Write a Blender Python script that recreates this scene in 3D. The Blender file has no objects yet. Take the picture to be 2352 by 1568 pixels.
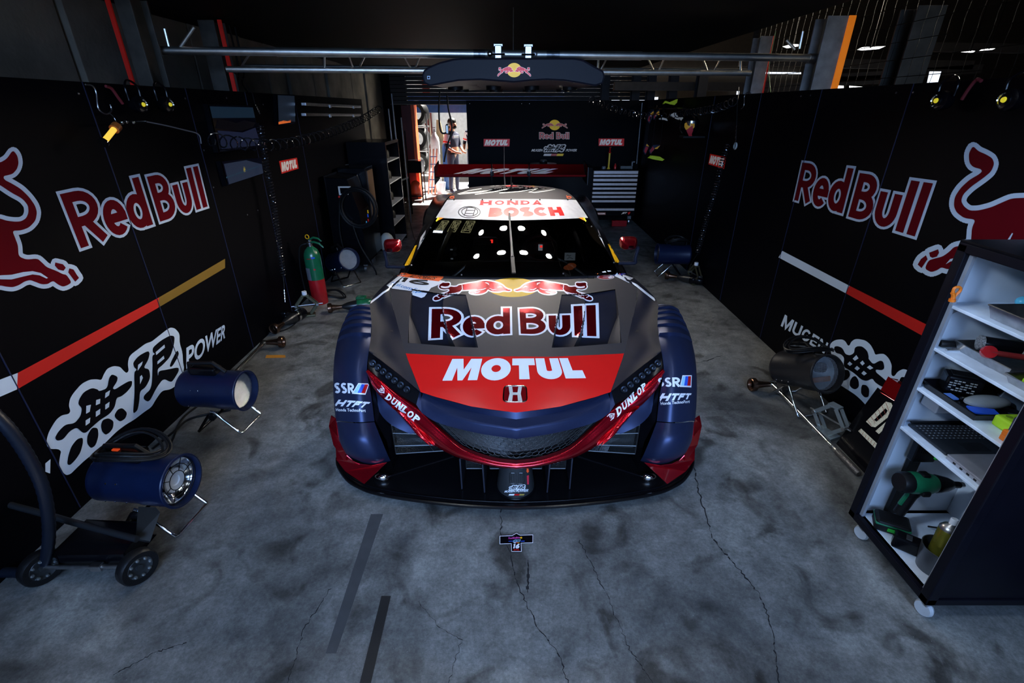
import bpy, math, random
import numpy as np
from mathutils import Vector, Matrix
from mathutils.bvhtree import BVHTree
from mathutils.geometry import tessellate_polygon, delaunay_2d_cdt
V = Vector
random.seed(7)
D = bpy.data
SC = bpy.context.scene
COL = SC.collection

# ---------------------------------------------------------------- camera, world, lights, exposure
FPX, CX, CY, PITCH, CAMH = 1101.0, 1176.0, 784.0, math.radians(25.9), 1.86
cam = D.objects.new('camera', D.cameras.new('camera'))
COL.objects.link(cam)
cam.location = (0, 0, CAMH)
cam.rotation_euler = (math.radians(90) - PITCH, 0, 0)
cam.data.sensor_width = 36
cam.data.lens = FPX * 36 / 2352
cam.data.clip_start = 0.02
SC.camera = cam
SC.view_settings.view_transform = 'Standard'
SC.view_settings.look = 'None'
SC.view_settings.gamma = 1
SC.view_settings.use_curve_mapping = False
SC.view_settings.exposure = 0.0
w = D.worlds.new('world'); SC.world = w; w.use_nodes = True
w.node_tree.nodes['Background'].inputs[0].default_value = (0.35, 0.5, 0.8, 1)
w.node_tree.nodes['Background'].inputs[1].default_value = 0.03

def light(name, typ, loc, energy, color=(1, 1, 1), size=1, size_y=None, target=None, shape=None, spread=None, spot=None, blend=.5):
    l = D.lights.new(name, typ)
    l.energy = energy; l.color = color
    if typ == 'AREA':
        l.size = size
        if size_y: l.shape = 'RECTANGLE'; l.size_y = size_y
        if shape: l.shape = shape
        if spread: l.spread = math.radians(spread)
    elif typ == 'SPOT':
        l.spot_size = math.radians(spot); l.spot_blend = blend; l.shadow_soft_size = size
    o = D.objects.new(name, l); COL.objects.link(o); o.location = loc
    if target is not None:
        o.rotation_euler = (V(target) - V(loc)).to_track_quat('-Z', 'Y').to_euler()
    return o

# sunlight on the yard behind the rear door
sun = D.lights.new('sun', 'SUN'); sun.energy = 42; sun.angle = 0.01; sun.color = (1, .97, .9)
so = D.objects.new('sun', sun); COL.objects.link(so)
so.rotation_euler = V((-0.35, -0.55, -1)).to_track_quat('-Z', 'Y').to_euler()
# blue daylight entering through the open pit-lane door behind the camera
light('daylight_front_door', 'AREA', (0, -2.2, 2.3), 66, (0.34, 0.56, 1.0), 3.6, 1.5, (0, 3.0, .35), spread=70)
# added unseen spots brightening the floor, cart and left wall, fading towards the corners
light('added_spot', 'SPOT', (0, .1, 2.85), 66, (.74, .85, 1.0), .35, target=(0, 3.3, .2), spot=84, blend=1)
light('added_spot', 'SPOT', (-1.3, .7, 2.7), 230, (.58, .76, 1.0), .18, target=(1.9, 1.5, .95), spot=44, blend=1)
light('added_spot', 'SPOT', (1.2, .7, 2.85), 40, (.70, .80, 1.0), .18, target=(-2.1, 2.6, .9), spot=60, blend=1)
# daylight spilling from the neighbouring hall over the right partition
light('daylight_side_hall', 'AREA', (6.5, 7.5, 3.6), 230, (1.0, .88, .70), 2.5, 1.0, (-2.6, 4.0, 2.3), spread=90)
# eight lamps under the overhead light boom
LAMPS = [(x, y) for y in (4.42, 5.02) for x in (-.46, -.15, .16, .47)]
LAMPZ = 2.004
for i, (x, y) in enumerate(LAMPS):
    light('boom_lamp', 'AREA', (x, y, LAMPZ - .012), 4.2, (1, .93, .82), .085, shape='DISK', target=(x * 1.15, y - .9, 0), spread=140)
# fluorescent battens on the ceiling near the camera
for x in (-.75, .75):
    light('ceiling_batten', 'AREA', (x, 1.9, 2.9), 7, (.85, .93, 1), .06, 1.3, (x, 1.9, 0), spread=150)

# ---------------------------------------------------------------- picture to world
SP, CP = math.sin(PITCH), math.cos(PITCH)
CAM = V((0, 0, CAMH))
def ray(x, y):
    u = (x - CX) / FPX; v = (y - CY) / FPX
    return V((u, CP - v * SP, -SP - v * CP))
def HZ(x, y, z=0.0):
    r = ray(x, y); return CAM + r * ((z - CAMH) / r.z)
def HY(x, y, Y):
    r = ray(x, y); return CAM + r * (Y / r.y)
def HX(x, y, X):
    r = ray(x, y); return CAM + r * (X / r.x)

# ---------------------------------------------------------------- materials
MATS = {}
def mat(name, col, rough=.5, metal=0., coat=0., emit=None, es=1., spec=None, noise=None, bump=None, trans=None, alpha=None):
    if name in MATS: return MATS[name]
    m = D.materials.new(name); m.use_nodes = True; MATS[name] = m
    nt = m.node_tree; b = nt.nodes['Principled BSDF']
    b.inputs['Base Color'].default_value = (*col, 1)
    b.inputs['Roughness'].default_value = rough
    b.inputs['Metallic'].default_value = metal
    b.inputs['Coat Weight'].default_value = coat
    b.inputs['Coat Roughness'].default_value = .04
    if spec is not None: b.inputs['Specular IOR Level'].default_value = spec
    if trans: b.inputs['Transmission Weight'].default_value = trans
    if alpha is not None: b.inputs['Alpha'].default_value = alpha
    if emit: b.inputs['Emission Color'].default_value = (*emit, 1); b.inputs['Emission Strength'].default_value = es
    tc = nt.nodes.new('ShaderNodeTexCoord')
    n = nt.nodes.new('ShaderNodeTexNoise')
    n.inputs['Scale'].default_value = noise[0] if noise else 14
    n.inputs['Detail'].default_value = 5
    nt.links.new(tc.outputs['Object'], n.inputs['Vector'])
    amt = noise[1] if noise else .12
    mr = nt.nodes.new('ShaderNodeMapRange')
    mr.inputs['From Min'].default_value = .3; mr.inputs['From Max'].default_value = .7
    mr.inputs['To Min'].default_value = 1 - amt; mr.inputs['To Max'].default_value = 1 + amt
    nt.links.new(n.outputs['Fac'], mr.inputs['Value'])
    mx = nt.nodes.new('ShaderNodeMix'); mx.data_type = 'RGBA'; mx.blend_type = 'MULTIPLY'
    mx.inputs[0].default_value = 1; mx.inputs[6].default_value = (*col, 1)
    cb = nt.nodes.new('ShaderNodeCombineXYZ')
    for i in range(3): nt.links.new(mr.outputs[0], cb.inputs[i])
    nt.links.new(cb.outputs[0], mx.inputs[7])
    nt.links.new(mx.outputs[2], b.inputs['Base Color'])
    if bump:
        n2 = nt.nodes.new('ShaderNodeTexNoise'); n2.inputs['Scale'].default_value = bump[0]
        nt.links.new(tc.outputs['Object'], n2.inputs['Vector'])
        bp = nt.nodes.new('ShaderNodeBump'); bp.inputs['Strength'].default_value = bump[1]; bp.inputs['Distance'].default_value = .01
        nt.links.new(n2.outputs['Fac'], bp.inputs['Height']); nt.links.new(bp.outputs[0], b.inputs['Normal'])
    return m

def glass_mat(name, tint, tr=.9):
    m = D.materials.new(name); m.use_nodes = True; nt = m.node_tree
    for n in list(nt.nodes): nt.nodes.remove(n)
    o = nt.nodes.new('ShaderNodeOutputMaterial'); mx = nt.nodes.new('ShaderNodeMixShader')
    t = nt.nodes.new('ShaderNodeBsdfTransparent'); g = nt.nodes.new('ShaderNodeBsdfGlossy')
    t.inputs[0].default_value = (*tint, 1); g.inputs['Roughness'].default_value = .015
    f = nt.nodes.new('ShaderNodeFresnel'); f.inputs[0].default_value = 1.5
    nt.links.new(f.outputs[0], mx.inputs[0]); nt.links.new(t.outputs[0], mx.inputs[1]); nt.links.new(g.outputs[0], mx.inputs[2])
    nt.links.new(mx.outputs[0], o.inputs[0]); MATS[name] = m
    return m

M_navy = mat('navy_satin_paint', (.022, .032, .085), .40, .55, noise=(60, .04))
M_winp = mat('wing_matt_navy', (.009, .010, .020), .62, 0, spec=.15)
M_hood = mat('navy_matt_paint', (.040, .037, .043), .56, .2, noise=(60, .04))
M_redc = mat('red_chrome_paint', (.55, .006, .02), .22, .85, coat=1, noise=(20, .03))
M_redd = mat('red_gloss_film', (.78, .012, .010), .28, 0, coat=.6, noise=(8, .03))
M_dred = mat('dark_red_foil', (.34, .006, .010), .12, .55, coat=.8, noise=(8, .05))
M_white = mat('white_film', (.80, .82, .88), .35, 0, noise=(8, .03))
M_foil = mat('red_foil_lettering', (.40, .004, .014), .15, .85, coat=.6)
M_yel = mat('yellow_film', (.80, .44, .006), .5, 0, spec=.2, noise=(8, .03))
M_blk = mat('black_plastic', (.006, .006, .007), .45, spec=.25, noise=(30, .2))
M_gblk = mat('black_gloss', (.003, .003, .0045), .22, 0, spec=.22, noise=(30, .2))
M_splat = mat('black_splitter_carbon', (.003, .003, .004), .25, 0, spec=.3, noise=(300, .4))
M_carbon = mat('carbon_weave', (.035, .037, .040), .3, .2, noise=(400, .5))
M_chrome = mat('chrome', (.75, .75, .75), .12, 1, noise=(20, .05))
M_steel = mat('brushed_steel', (.45, .45, .46), .32, 1, noise=(40, .15))
M_alu = mat('aluminium_tube', (.80, .76, .68), .38, 1, noise=(15, .12))
M_rub = mat('black_rubber', (.006, .006, .007), .45, spec=.3, noise=(40, .2), bump=(60, .2))
M_hbody = mat('blue_black_enamel', (.004, .011, .045), .38, .2, noise=(25, .1))
M_wall = mat('black_banner_board', (.0013, .0013, .0028), .5, spec=.06, noise=(3, .1))
M_wwhite = mat('banner_white_print', (.56, .68, .86), .5, spec=.1, noise=(3, .04))
M_wred = mat('banner_dark_red_print', (.12, .002, .007), .5, spec=.04, noise=(3, .06))
M_wbred = mat('banner_bright_red_print', (.55, .006, .004), .5, noise=(3, .04))
M_wgold = mat('banner_gold_print', (.19, .11, .010), .5, noise=(3, .06))
M_wblk = mat('banner_black_print', (.003, .003, .0055), .5, spec=.06, noise=(3, .1))
M_conc = mat('precast_concrete', (.21, .185, .145), .85, noise=(3, .35), bump=(30, .3))
M_black = mat('black_board', (.002, .002, .003), .7, spec=.1)
M_green = mat('green_tool_plastic', (.010, .16, .07), .35, noise=(30, .1))
M_exg = mat('green_enamel', (.010, .13, .055), .25, coat=.4, noise=(15, .12))
M_exr = mat('red_enamel', (.42, .010, .015), .25, coat=.4, noise=(15, .1))
M_lime = mat('lime_foam', (.42, .70, .02), .6, bump=(80, .2))
M_org = mat('orange_plastic', (.80, .18, .01), .4)
M_blue = mat('blue_print', (.02, .10, .65), .4)
M_lblue = mat('light_blue_print', (.35, .65, .9), .4)
M_cyan = mat('cyan_plastic', (.12, .55, .78), .35)
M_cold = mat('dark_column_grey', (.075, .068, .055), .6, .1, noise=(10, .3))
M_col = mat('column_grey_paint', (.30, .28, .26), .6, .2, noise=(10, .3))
M_brown = mat('brown_shutter', (.06, .042, .03), .6, .2)
M_door = mat('red_door_post', (.10, .004, .002), .5)
M_sock = mat('bronze_socket', (.16, .09, .06), .25, .95)
M_gold = mat('gold_tube', (.85, .55, .06), .2, 1)
M_skin = mat('skin', (.55, .28, .17), .5)
M_hair = mat('black_hair', (.01, .009, .008), .5)
M_shirt = mat('navy_team_shirt', (.012, .014, .04), .8)
M_trs = mat('navy_trousers', (.02, .022, .05), .8)
M_tan = mat('tan_cardboard', (.45, .34, .18), .7)
M_cart = mat('cart_white_panel', (.76, .82, .90), .4, noise=(6, .06))
M_shelf = mat('marbled_white_shelf', (.66, .74, .86), .35, noise=(9, .22))
M_cartf = mat('cart_black_frame', (.0035, .0035, .007), .4, 0, spec=.15)
M_emw = mat('daylight_panel', (.8, .8, .8), .5, emit=(1, 1, 1), es=2.6)
M_emb = mat('daylight_window', (.8, .8, .8), .5, emit=(.75, .85, 1), es=1.6)
M_lens = mat('lamp_lens', (.9, .9, .9), .2, emit=(1, .95, .85), es=14)
M_glass = glass_mat('windscreen_glass', (.42, .43, .45))
M_hlglass = glass_mat('clear_lens', (.6, .62, .65))

# ---------------------------------------------------------------- mesh builder
def basis(d):
    d = d.normalized(); a = V((0, 0, 1)) if abs(d.z) < .9 else V((1, 0, 0))
    x = d.cross(a).normalized(); return x, d.cross(x).normalized()

class MB:
    def __init__(s): s.v = []; s.f = []; s.m = None
    def tf(s, p): return (s.m @ V(p)) if s.m else V(p)
    def add(s, vs, fs):
        o = len(s.v); s.v += [s.tf(p) for p in vs]; s.f += [tuple(i + o for i in f) for f in fs]; return s
    def box(s, c, size, rot=None):
        c = V(c); h = V(size) / 2
        vs = [V((x * h.x, y * h.y, z * h.z)) for x in (-1, 1) for y in (-1, 1) for z in (-1, 1)]
        if rot is not None: vs = [rot @ p for p in vs]
        return s.add([c + p for p in vs], [(0, 1, 3, 2), (4, 6, 7, 5), (0, 4, 5, 1), (2, 3, 7, 6), (0, 2, 6, 4), (1, 5, 7, 3)])
    def bx(s, a, b):
        a = V(a); b = V(b); return s.box((a + b) / 2, [abs(b[i] - a[i]) for i in range(3)])
    def bar(s, a, b, w, h, up=(0, 0, 1)):
        a = V(a); b = V(b); d = (b - a); L = d.length; d.normalize()
        u = V(up); x = d.cross(u)
        if x.length < 1e-4: x = d.cross(V((1, 0, 0)))
        x.normalize(); u = x.cross(d)
        R = Matrix((x, d, u)).transposed()
        return s.box((a + b) / 2, (w, L, h), R)
    def tube(s, pts, r, seg=10, cap=True, closed=False):
        pts = [V(p) for p in pts]; n = len(pts); rr = r if isinstance(r, (list, tuple)) else [r] * n
        vs = []; fs = []; px = None
        for i, p in enumerate(pts):
            if closed: d = pts[(i + 1) % n] - pts[i - 1]
            else: d = pts[min(i + 1, n - 1)] - pts[max(i - 1, 0)]
            if d.length < 1e-9: d = V((0, 0, 1))
            d.normalize()
            if px is None: x, y = basis(d)
            else:
                x = px - d * px.dot(d)
                if x.length < 1e-6: x, _ = basis(d)
                x.normalize(); y = d.cross(x)
            px = x
            for k in range(seg):
                a = 2 * math.pi * k / seg
                vs.append(p + (x * math.cos(a) + y * math.sin(a)) * rr[i])
        for i in range(n if closed else n - 1):
            for k in range(seg):
                a = i * seg + k; b = i * seg + (k + 1) % seg; j = ((i + 1) % n) * seg
                fs.append((a, b, j + (k + 1) % seg, j + k))
        if cap and not closed:
            fs.append(tuple(reversed(range(seg)))); fs.append(tuple((n - 1) * seg + k for k in range(seg)))
        return s.add(vs, fs)
    def lathe(s, prof, base=(0, 0, 0), axis=(0, 0, 1), seg=28, cap=True):
        base = V(base); ax = V(axis).normalized(); x, y = basis(ax); vs = []; fs = []
        for r, h in prof:
            for k in range(seg):
                a = 2 * math.pi * k / seg
                vs.append(base + ax * h + (x * math.cos(a) + y * math.sin(a)) * max(r, 1e-5))
        n = len(prof)
        for i in range(n - 1):
            for k in range(seg):
                a = i * seg + k; b = i * seg + (k + 1) % seg
                fs.append((a, a + seg, b + seg, b))
        if cap:
            fs.append(tuple(range(seg))); fs.append(tuple((n - 1) * seg + k for k in reversed(range(seg))))
        return s.add(vs, fs)
    def grid(s, rows, flip=False):
        n = len(rows[0]); vs = [p for r in rows for p in r]; fs = []
        for i in range(len(rows) - 1):
            for j in range(n - 1):
                q = (i * n + j, i * n + j + 1, (i + 1) * n + j + 1, (i + 1) * n + j)
                fs.append(tuple(reversed(q)) if flip else q)
        return s.add(vs, fs)
    def prism(s, pts, d):
        pts = [V(p) for p in pts]; d = V(d); n = len(pts)
        tr = tessellate_polygon([pts]); vs = pts + [p + d for p in pts]; fs = [tuple(t) for t in tr]
        fs += [tuple(i + n for i in reversed(t)) for t in tr]
        fs += [(i, (i + 1) % n, (i + 1) % n + n, i + n) for i in range(n)]
        return s.add(vs, fs)
    def ball(s, c, r, seg=14, sc=(1, 1, 1)):
        n = seg // 2; prof = []
        c = V(c); vs = []; fs = []
        for i in range(n + 1):
            t = math.pi * i / n
            for k in range(seg):
                a = 2 * math.pi * k / seg
                vs.append(c + V((math.sin(t) * math.cos(a) * sc[0], math.sin(t) * math.sin(a) * sc[1], math.cos(t) * sc[2])) * r)
        for i in range(n):
            for k in range(seg):
                a = i * seg + k; b = i * seg + (k + 1) % seg; fs.append((a, a + seg, b + seg, b))
        return s.add(vs, fs)
    def build(s, name, m, parent=None, smooth=False, bevel=0, label=None, solid=0, ang=40, kind=None):
        me = D.meshes.new(name); me.from_pydata([tuple(p) for p in s.v], [], s.f); me.validate(); me.update()
        if m: me.materials.append(m)
        o = D.objects.new(name, me); COL.objects.link(o)
        if parent is not None: o.parent = parent
        if smooth: smooth_mesh(me, ang)
        if solid:
            md = o.modifiers.new('solid', 'SOLIDIFY'); md.thickness = solid; md.offset = 0
        if bevel:
            md = o.modifiers.new('bevel', 'BEVEL'); md.width = bevel; md.segments = 2; md.limit_method = 'ANGLE'; md.angle_limit = math.radians(40)
        if label: o['label'] = label
        if kind: o['kind'] = kind
        return o

def smooth_mesh(me, ang=40):
    import bmesh
    bm = bmesh.new(); bm.from_mesh(me)
    bmesh.ops.remove_doubles(bm, verts=bm.verts, dist=1e-5)
    bmesh.ops.recalc_face_normals(bm, faces=bm.faces)
    for f in bm.faces: f.smooth = True
    a = math.radians(ang)
    for e in bm.edges:
        if len(e.link_faces) == 2 and e.calc_face_angle(0) > a: e.smooth = False
    bm.to_mesh(me); bm.free()

def thing(name, label, cat, group=None, loc=(0, 0, 0), rz=0):
    o = D.objects.new(name, None); COL.objects.link(o); o.empty_display_size = .1
    o.location = loc; o.rotation_euler = (0, 0, rz)
    return tag(o, label, cat, group)
def tag(o, label, cat, group=None):
    o['label'] = label; o['category'] = cat
    if group: o['group'] = group
    return o
def struct(o): o['kind'] = 'structure'; return o
def copy_tree(o, parent=None):
    c = o.copy(); COL.objects.link(c); c.parent = parent
    if o.parent: c.matrix_parent_inverse = o.matrix_parent_inverse.copy()
    for ch in [q for q in D.objects if q.parent == o and q != c]: copy_tree(ch, c)
    return c

# ---------------------------------------------------------------- splines
def cr(pts, t):
    n = len(pts) - 1; x = min(max(t, 0), 1) * n; i = min(int(x), n - 1); u = x - i
    p1, p2 = pts[i], pts[i + 1]
    p0 = pts[i - 1] if i > 0 else p1 * 2 - p2
    p3 = pts[i + 2] if i + 2 <= n else p2 * 2 - p1
    return ((p1 * 2) + (p2 - p0) * u + (p0 * 2 - p1 * 5 + p2 * 4 - p3) * u * u + (p1 * 3 - p0 - p2 * 3 + p3) * u ** 3) * .5
def crs(pts, n): return [cr(pts, i / n) for i in range(n + 1)]
def patch(rows, nu, nv):
    """rows of control points -> dense rows (nv along rows list, nu along each row)"""
    rr = [crs(r, nu) for r in rows]
    cols = [crs([r[j] for r in rr], nv) for j in range(nu + 1)]
    return [[cols[j][i] for j in range(nu + 1)] for i in range(nv + 1)]

# ---------------------------------------------------------------- flat shapes: strokes, glyphs, text
def homog(q, src=((0, 1), (1, 1), (1, 0), (0, 0))):
    A = []; B = []
    for (x, y), (X, Y) in zip(src, q):
        A.append([x, y, 1, 0, 0, 0, -X * x, -X * y]); B.append(X)
        A.append([0, 0, 0, x, y, 1, -Y * x, -Y * y]); B.append(Y)
    h = np.linalg.solve(np.array(A, float), np.array(B, float)); 
    def f(p):
        w_ = h[6] * p[0] + h[7] * p[1] + 1
        return ((h[0] * p[0] + h[1] * p[1] + h[2]) / w_, (h[3] * p[0] + h[4] * p[1] + h[5]) / w_)
    return f

def stroke_polys(pts, wd, closed=False, rnd=False, ext=0):
    """polyline -> list of convex polygons (mitred)"""
    P = [np.array(p, float) for p in pts]; out = []
    P = [p for i, p in enumerate(P) if i == 0 or np.hypot(*(p - P[i - 1])) > 1e-6]; n = len(P)
    if n < 2: return []
    if closed: P = P + [P[0]]
    N = len(P); L = []; R = []
    for i in range(N):
        a = P[i - 1] if i > 0 else (P[-2] if closed else None)
        b = P[i + 1] if i < N - 1 else (P[1] if closed else None)
        d1 = (P[i] - a) if a is not None else None; d2 = (b - P[i]) if b is not None else None
        if d1 is not None and np.hypot(*d1) > 0: d1 = d1 / np.hypot(*d1)
        if d2 is not None and np.hypot(*d2) > 0: d2 = d2 / np.hypot(*d2)
        if d1 is None: d1 = d2
        if d2 is None: d2 = d1
        t = d1 + d2; k = np.hypot(*t)
        t = t / k if k > 1e-6 else d1
        nn = np.array([-t[1], t[0]]); c = max(.45, abs(nn @ np.array([-d1[1], d1[0]])))
        off = nn * wd / 2 / c
        p = P[i].copy()
        if ext and not closed:
            if i == 0: p -= d2 * ext
            if i == N - 1: p += d1 * ext
        L.append(p + off); R.append(p - off)
    for i in range(N - 1): out.append([tuple(L[i]), tuple(L[i + 1]), tuple(R[i + 1]), tuple(R[i])])
    if rnd:
        for p in ([P[0], P[-1]] if not closed else []): out.append([(p[0] + wd / 2 * math.cos(a * math.pi / 6), p[1] + wd / 2 * math.sin(a * math.pi / 6)) for a in range(12)])
    return out
def arc(cx, cy, rx, ry, a0, a1, n=10):
    return [(cx + rx * math.cos(math.radians(a0 + (a1 - a0) * i / n)), cy + ry * math.sin(math.radians(a0 + (a1 - a0) * i / n))) for i in range(n + 1)]

def glyph(ch, W, w, serif=0):
    """strokes in a W x 1 cell with stroke width w; returns list of (pts, closed)"""
    h = w / 2; S = []; s = lambda *p: S.append((list(p), False))
    if ch == 'R':
        m_ = .46; r_ = (1 - h - m_) / 2; k_ = max(W * .42, W - h - r_ * 1.25)
        s((h, 0), (h, 1)); S.append(([(0, 1 - h), (k_, 1 - h)] + arc(k_, m_ + r_, W - h - k_, r_, 90, -90, 12) + [(h, m_)], False)); s((W * .45, m_), (W - h * 1.0, .03))
    elif ch == 'B':
        m_ = .53; r1 = (1 - h - m_) / 2; r2 = (m_ - h) / 2; k_ = W * .42
        s((h, 0), (h, 1)); S.append(([(0, 1 - h), (k_, 1 - h)] + arc(k_, m_ + r1, W - h * 1.5 - k_, r1, 90, -90, 12) + [(h, m_)], False))
        S.append(([(h, m_), (k_, m_)] + arc(k_, h + r2, W - h - k_, r2, 90, -90, 12) + [(0, h)], False))
    elif ch == 'e':
        a = arc(W / 2, .35, W / 2 - h, .35 - h, 0, 318, 22); S.append((a, False)); s((w * .6, .35), (W, .35))
    elif ch == 'd':
        S.append((arc(W / 2, .35, W / 2 - h, .35 - h, 0, 360, 24)[:-1], True)); s((W - h, 0), (W - h, 1))
    elif ch == 'u':
        S.append(([(h, .7)] + arc(W / 2, .33, W / 2 - h, .33 - h, 180, 360, 14) + [(W - h, .7)], False))
    elif ch == 'l': s((h, 0), (h, 1))
    elif ch == 'O' or ch == '0': S.append((arc(W / 2, .5, W / 2 - h, .5 - h * .85, 0, 360, 28)[:-1], True))
    elif ch == 'M': s((h, 0), (h, 1)); s((W - h, 0), (W - h, 1)); s((h * 1.3, 1 - h * .4), (W / 2, h * .9), (W - h * 1.3, 1 - h * .4))
    elif ch == 'T': s((0, 1 - h), (W, 1 - h)); s((W / 2, 0), (W / 2, 1))
    elif ch == 'U': S.append(([(h, 1)] + arc(W / 2, W / 2 * .8, W / 2 - h, W / 2 * .8 - h * .9, 180, 360, 14) + [(W - h, 1)], False))
    elif ch == 'L': s((h, 0), (h, 1)); s((0, h), (W, h))
    elif ch == 'H': s((h, 0), (h, 1)); s((W - h, 0), (W - h, 1)); s((h, .5), (W - h, .5))
    elif ch == 'N': s((h, 0), (h, 1)); s((W - h, 0), (W - h, 1)); s((h, 1 - h * .2), (W - h, h * .2))
    elif ch == 'D': s((h, 0), (h, 1)); S.append(([(0, 1 - h), (W * .45, 1 - h)] + arc(W * .45, .5, W * .55 - h, .5 - h, 90, -90, 12) + [(0, h)], False))
    elif ch == 'A': s((h * .8, 0), (W / 2, 1 - h * .3), (W - h * .8, 0)); s((W * .22, .3), (W * .78, .3))
    elif ch == 'P': s((h, 0), (h, 1)); S.append(([(0, 1 - h), (W * .45, 1 - h)] + arc(W * .45, .7, W * .55 - h, .3 - h, 90, -90, 10) + [(0, .4 + h * .6)], False))
    elif ch == 'C': S.append((arc(W / 2, .5, W / 2 - h, .5 - h, 42, 318, 20), False))
    elif ch == 'S':
        S.append((arc(W / 2, .735, W / 2 - h, .265 - h * .8, 35, 270, 12) + arc(W / 2, .265, W / 2 - h, .265 - h * .8, 90, -145, 12), False))
    elif ch == '1': s((W * .6, 0), (W * .6, 1)); s((W * .6, .97), (W * .15, .72))
    elif ch == '6': S.append((arc(W / 2, .3, W / 2 - h, .3 - h * .8, 0, 360, 20)[:-1], True)); S.append((arc(W * .9, .33, W * .9 - h, .67 - h, 180, 95, 10), False))
    elif ch == 'F': s((h, 0), (h, 1)); s((0, 1 - h), (W, 1 - h)); s((h, .5), (W * .85, .5))
    elif ch == 'G': S.append((arc(W / 2, .5, W / 2 - h, .5 - h, 42, 345, 20), False)); s((W * .55, .45), (W, .45))
    elif ch == 'E': s((h, 0), (h, 1)); s((0, 1 - h), (W, 1 - h)); s((0, .5), (W * .9, .5)); s((0, h), (W, h))
    elif ch == 'W': s((h, 1), (W * .28, h * .6), (W / 2, 1 - h), (W * .72, h * .6), (W - h, 1))
    if serif:
        e = serif; q = w * .28
        feet = {'H': (h, W - h), 'N': (h, W - h), 'D': (h,), 'A': (h, W - h), 'U': (), 'L': (h,), 'P': (h,), 'O': ()}.get(ch, ())
        for x in feet: s((x - h - e, q / 2), (x + h + e, q / 2))
        top = {'H': (h, W - h), 'N': (h, W - h), 'D': (h,), 'U': (h, W - h), 'L': (h,), 'P': (h,)}.get(ch, ())
        for x in top: s((x - h - e, 1 - q / 2), (x + h + e, 1 - q / 2))
        if not serif: pass
    return S

def poly_glyph(ch, W, w):
    if ch != 'M' or w < .3: return None
    q = w * .86
    return [[(0, 0), (0, 1), (w * 1.15, 1), (W / 2, .46), (W - w * 1.15, 1), (W, 1), (W, 0), (W - q, 0), (W - q, .56), (W / 2 + w * .22, 0), (W / 2 - w * .22, 0), (q, .56), (q, 0)]]
def word(text, widths, w, gap, out=0, serif=0, shear=0):
    """polygons in unit box; out = outline growth"""
    x = 0; polys = []
    for ch, W in zip(text, widths):
        pg = poly_glyph(ch, W, w)
        if pg: polys += [[(a + x, b) for a, b in pl] for pl in pg]
        elif ch != ' ':
            for pts, cl in glyph(ch, W, w, serif):
                P = [(px + x, py) for px, py in pts]
                wd = w
                if serif and len(pts) == 2 and abs(pts[0][1] - pts[1][1]) < 1e-6 and (pts[0][1] < .15 or pts[0][1] > .85): wd = w * .28 if ch != 'L' else w * .5
                elif serif and ch in 'OUDAPHNC' and len(pts) > 2: wd = w * .72
                polys += stroke_polys(P, wd + 2 * out, cl, ext=out)
        x += W + gap
    T = x - gap
    return [[((px + shear * (py - .5)) / T, py) for px, py in pl] for pl in polys]

TXT = {}
def text_tris(s, offset=0., shear=0.):
    k = (s, offset, shear)
    if k in TXT: return TXT[k]
    c = D.curves.new('lettering', 'FONT'); c.body = s; c.size = 1; c.offset = offset; c.shear = shear; c.fill_mode = 'FRONT'; c.resolution_u = 4
    o = D.objects.new('lettering', c); COL.objects.link(o)
    dg = bpy.context.evaluated_depsgraph_get(); dg.update()
    me = o.evaluated_get(dg).to_mesh(); me.calc_loop_triangles()
    vs = [v.co.copy() for v in me.vertices]; tr = [[(vs[i].x, vs[i].y) for i in t.vertices] for t in me.loop_triangles]
    D.objects.remove(o); D.curves.remove(c)
    xs = [p[0] for t in tr for p in t]; ys = [p[1] for t in tr for p in t]
    x0, x1, y0, y1 = min(xs), max(xs), min(ys), max(ys)
    tr = [[((x - x0) / (x1 - x0), (y - y0) / (y1 - y0)) for x, y in t] for t in tr]
    TXT[k] = tr
    return tr

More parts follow.
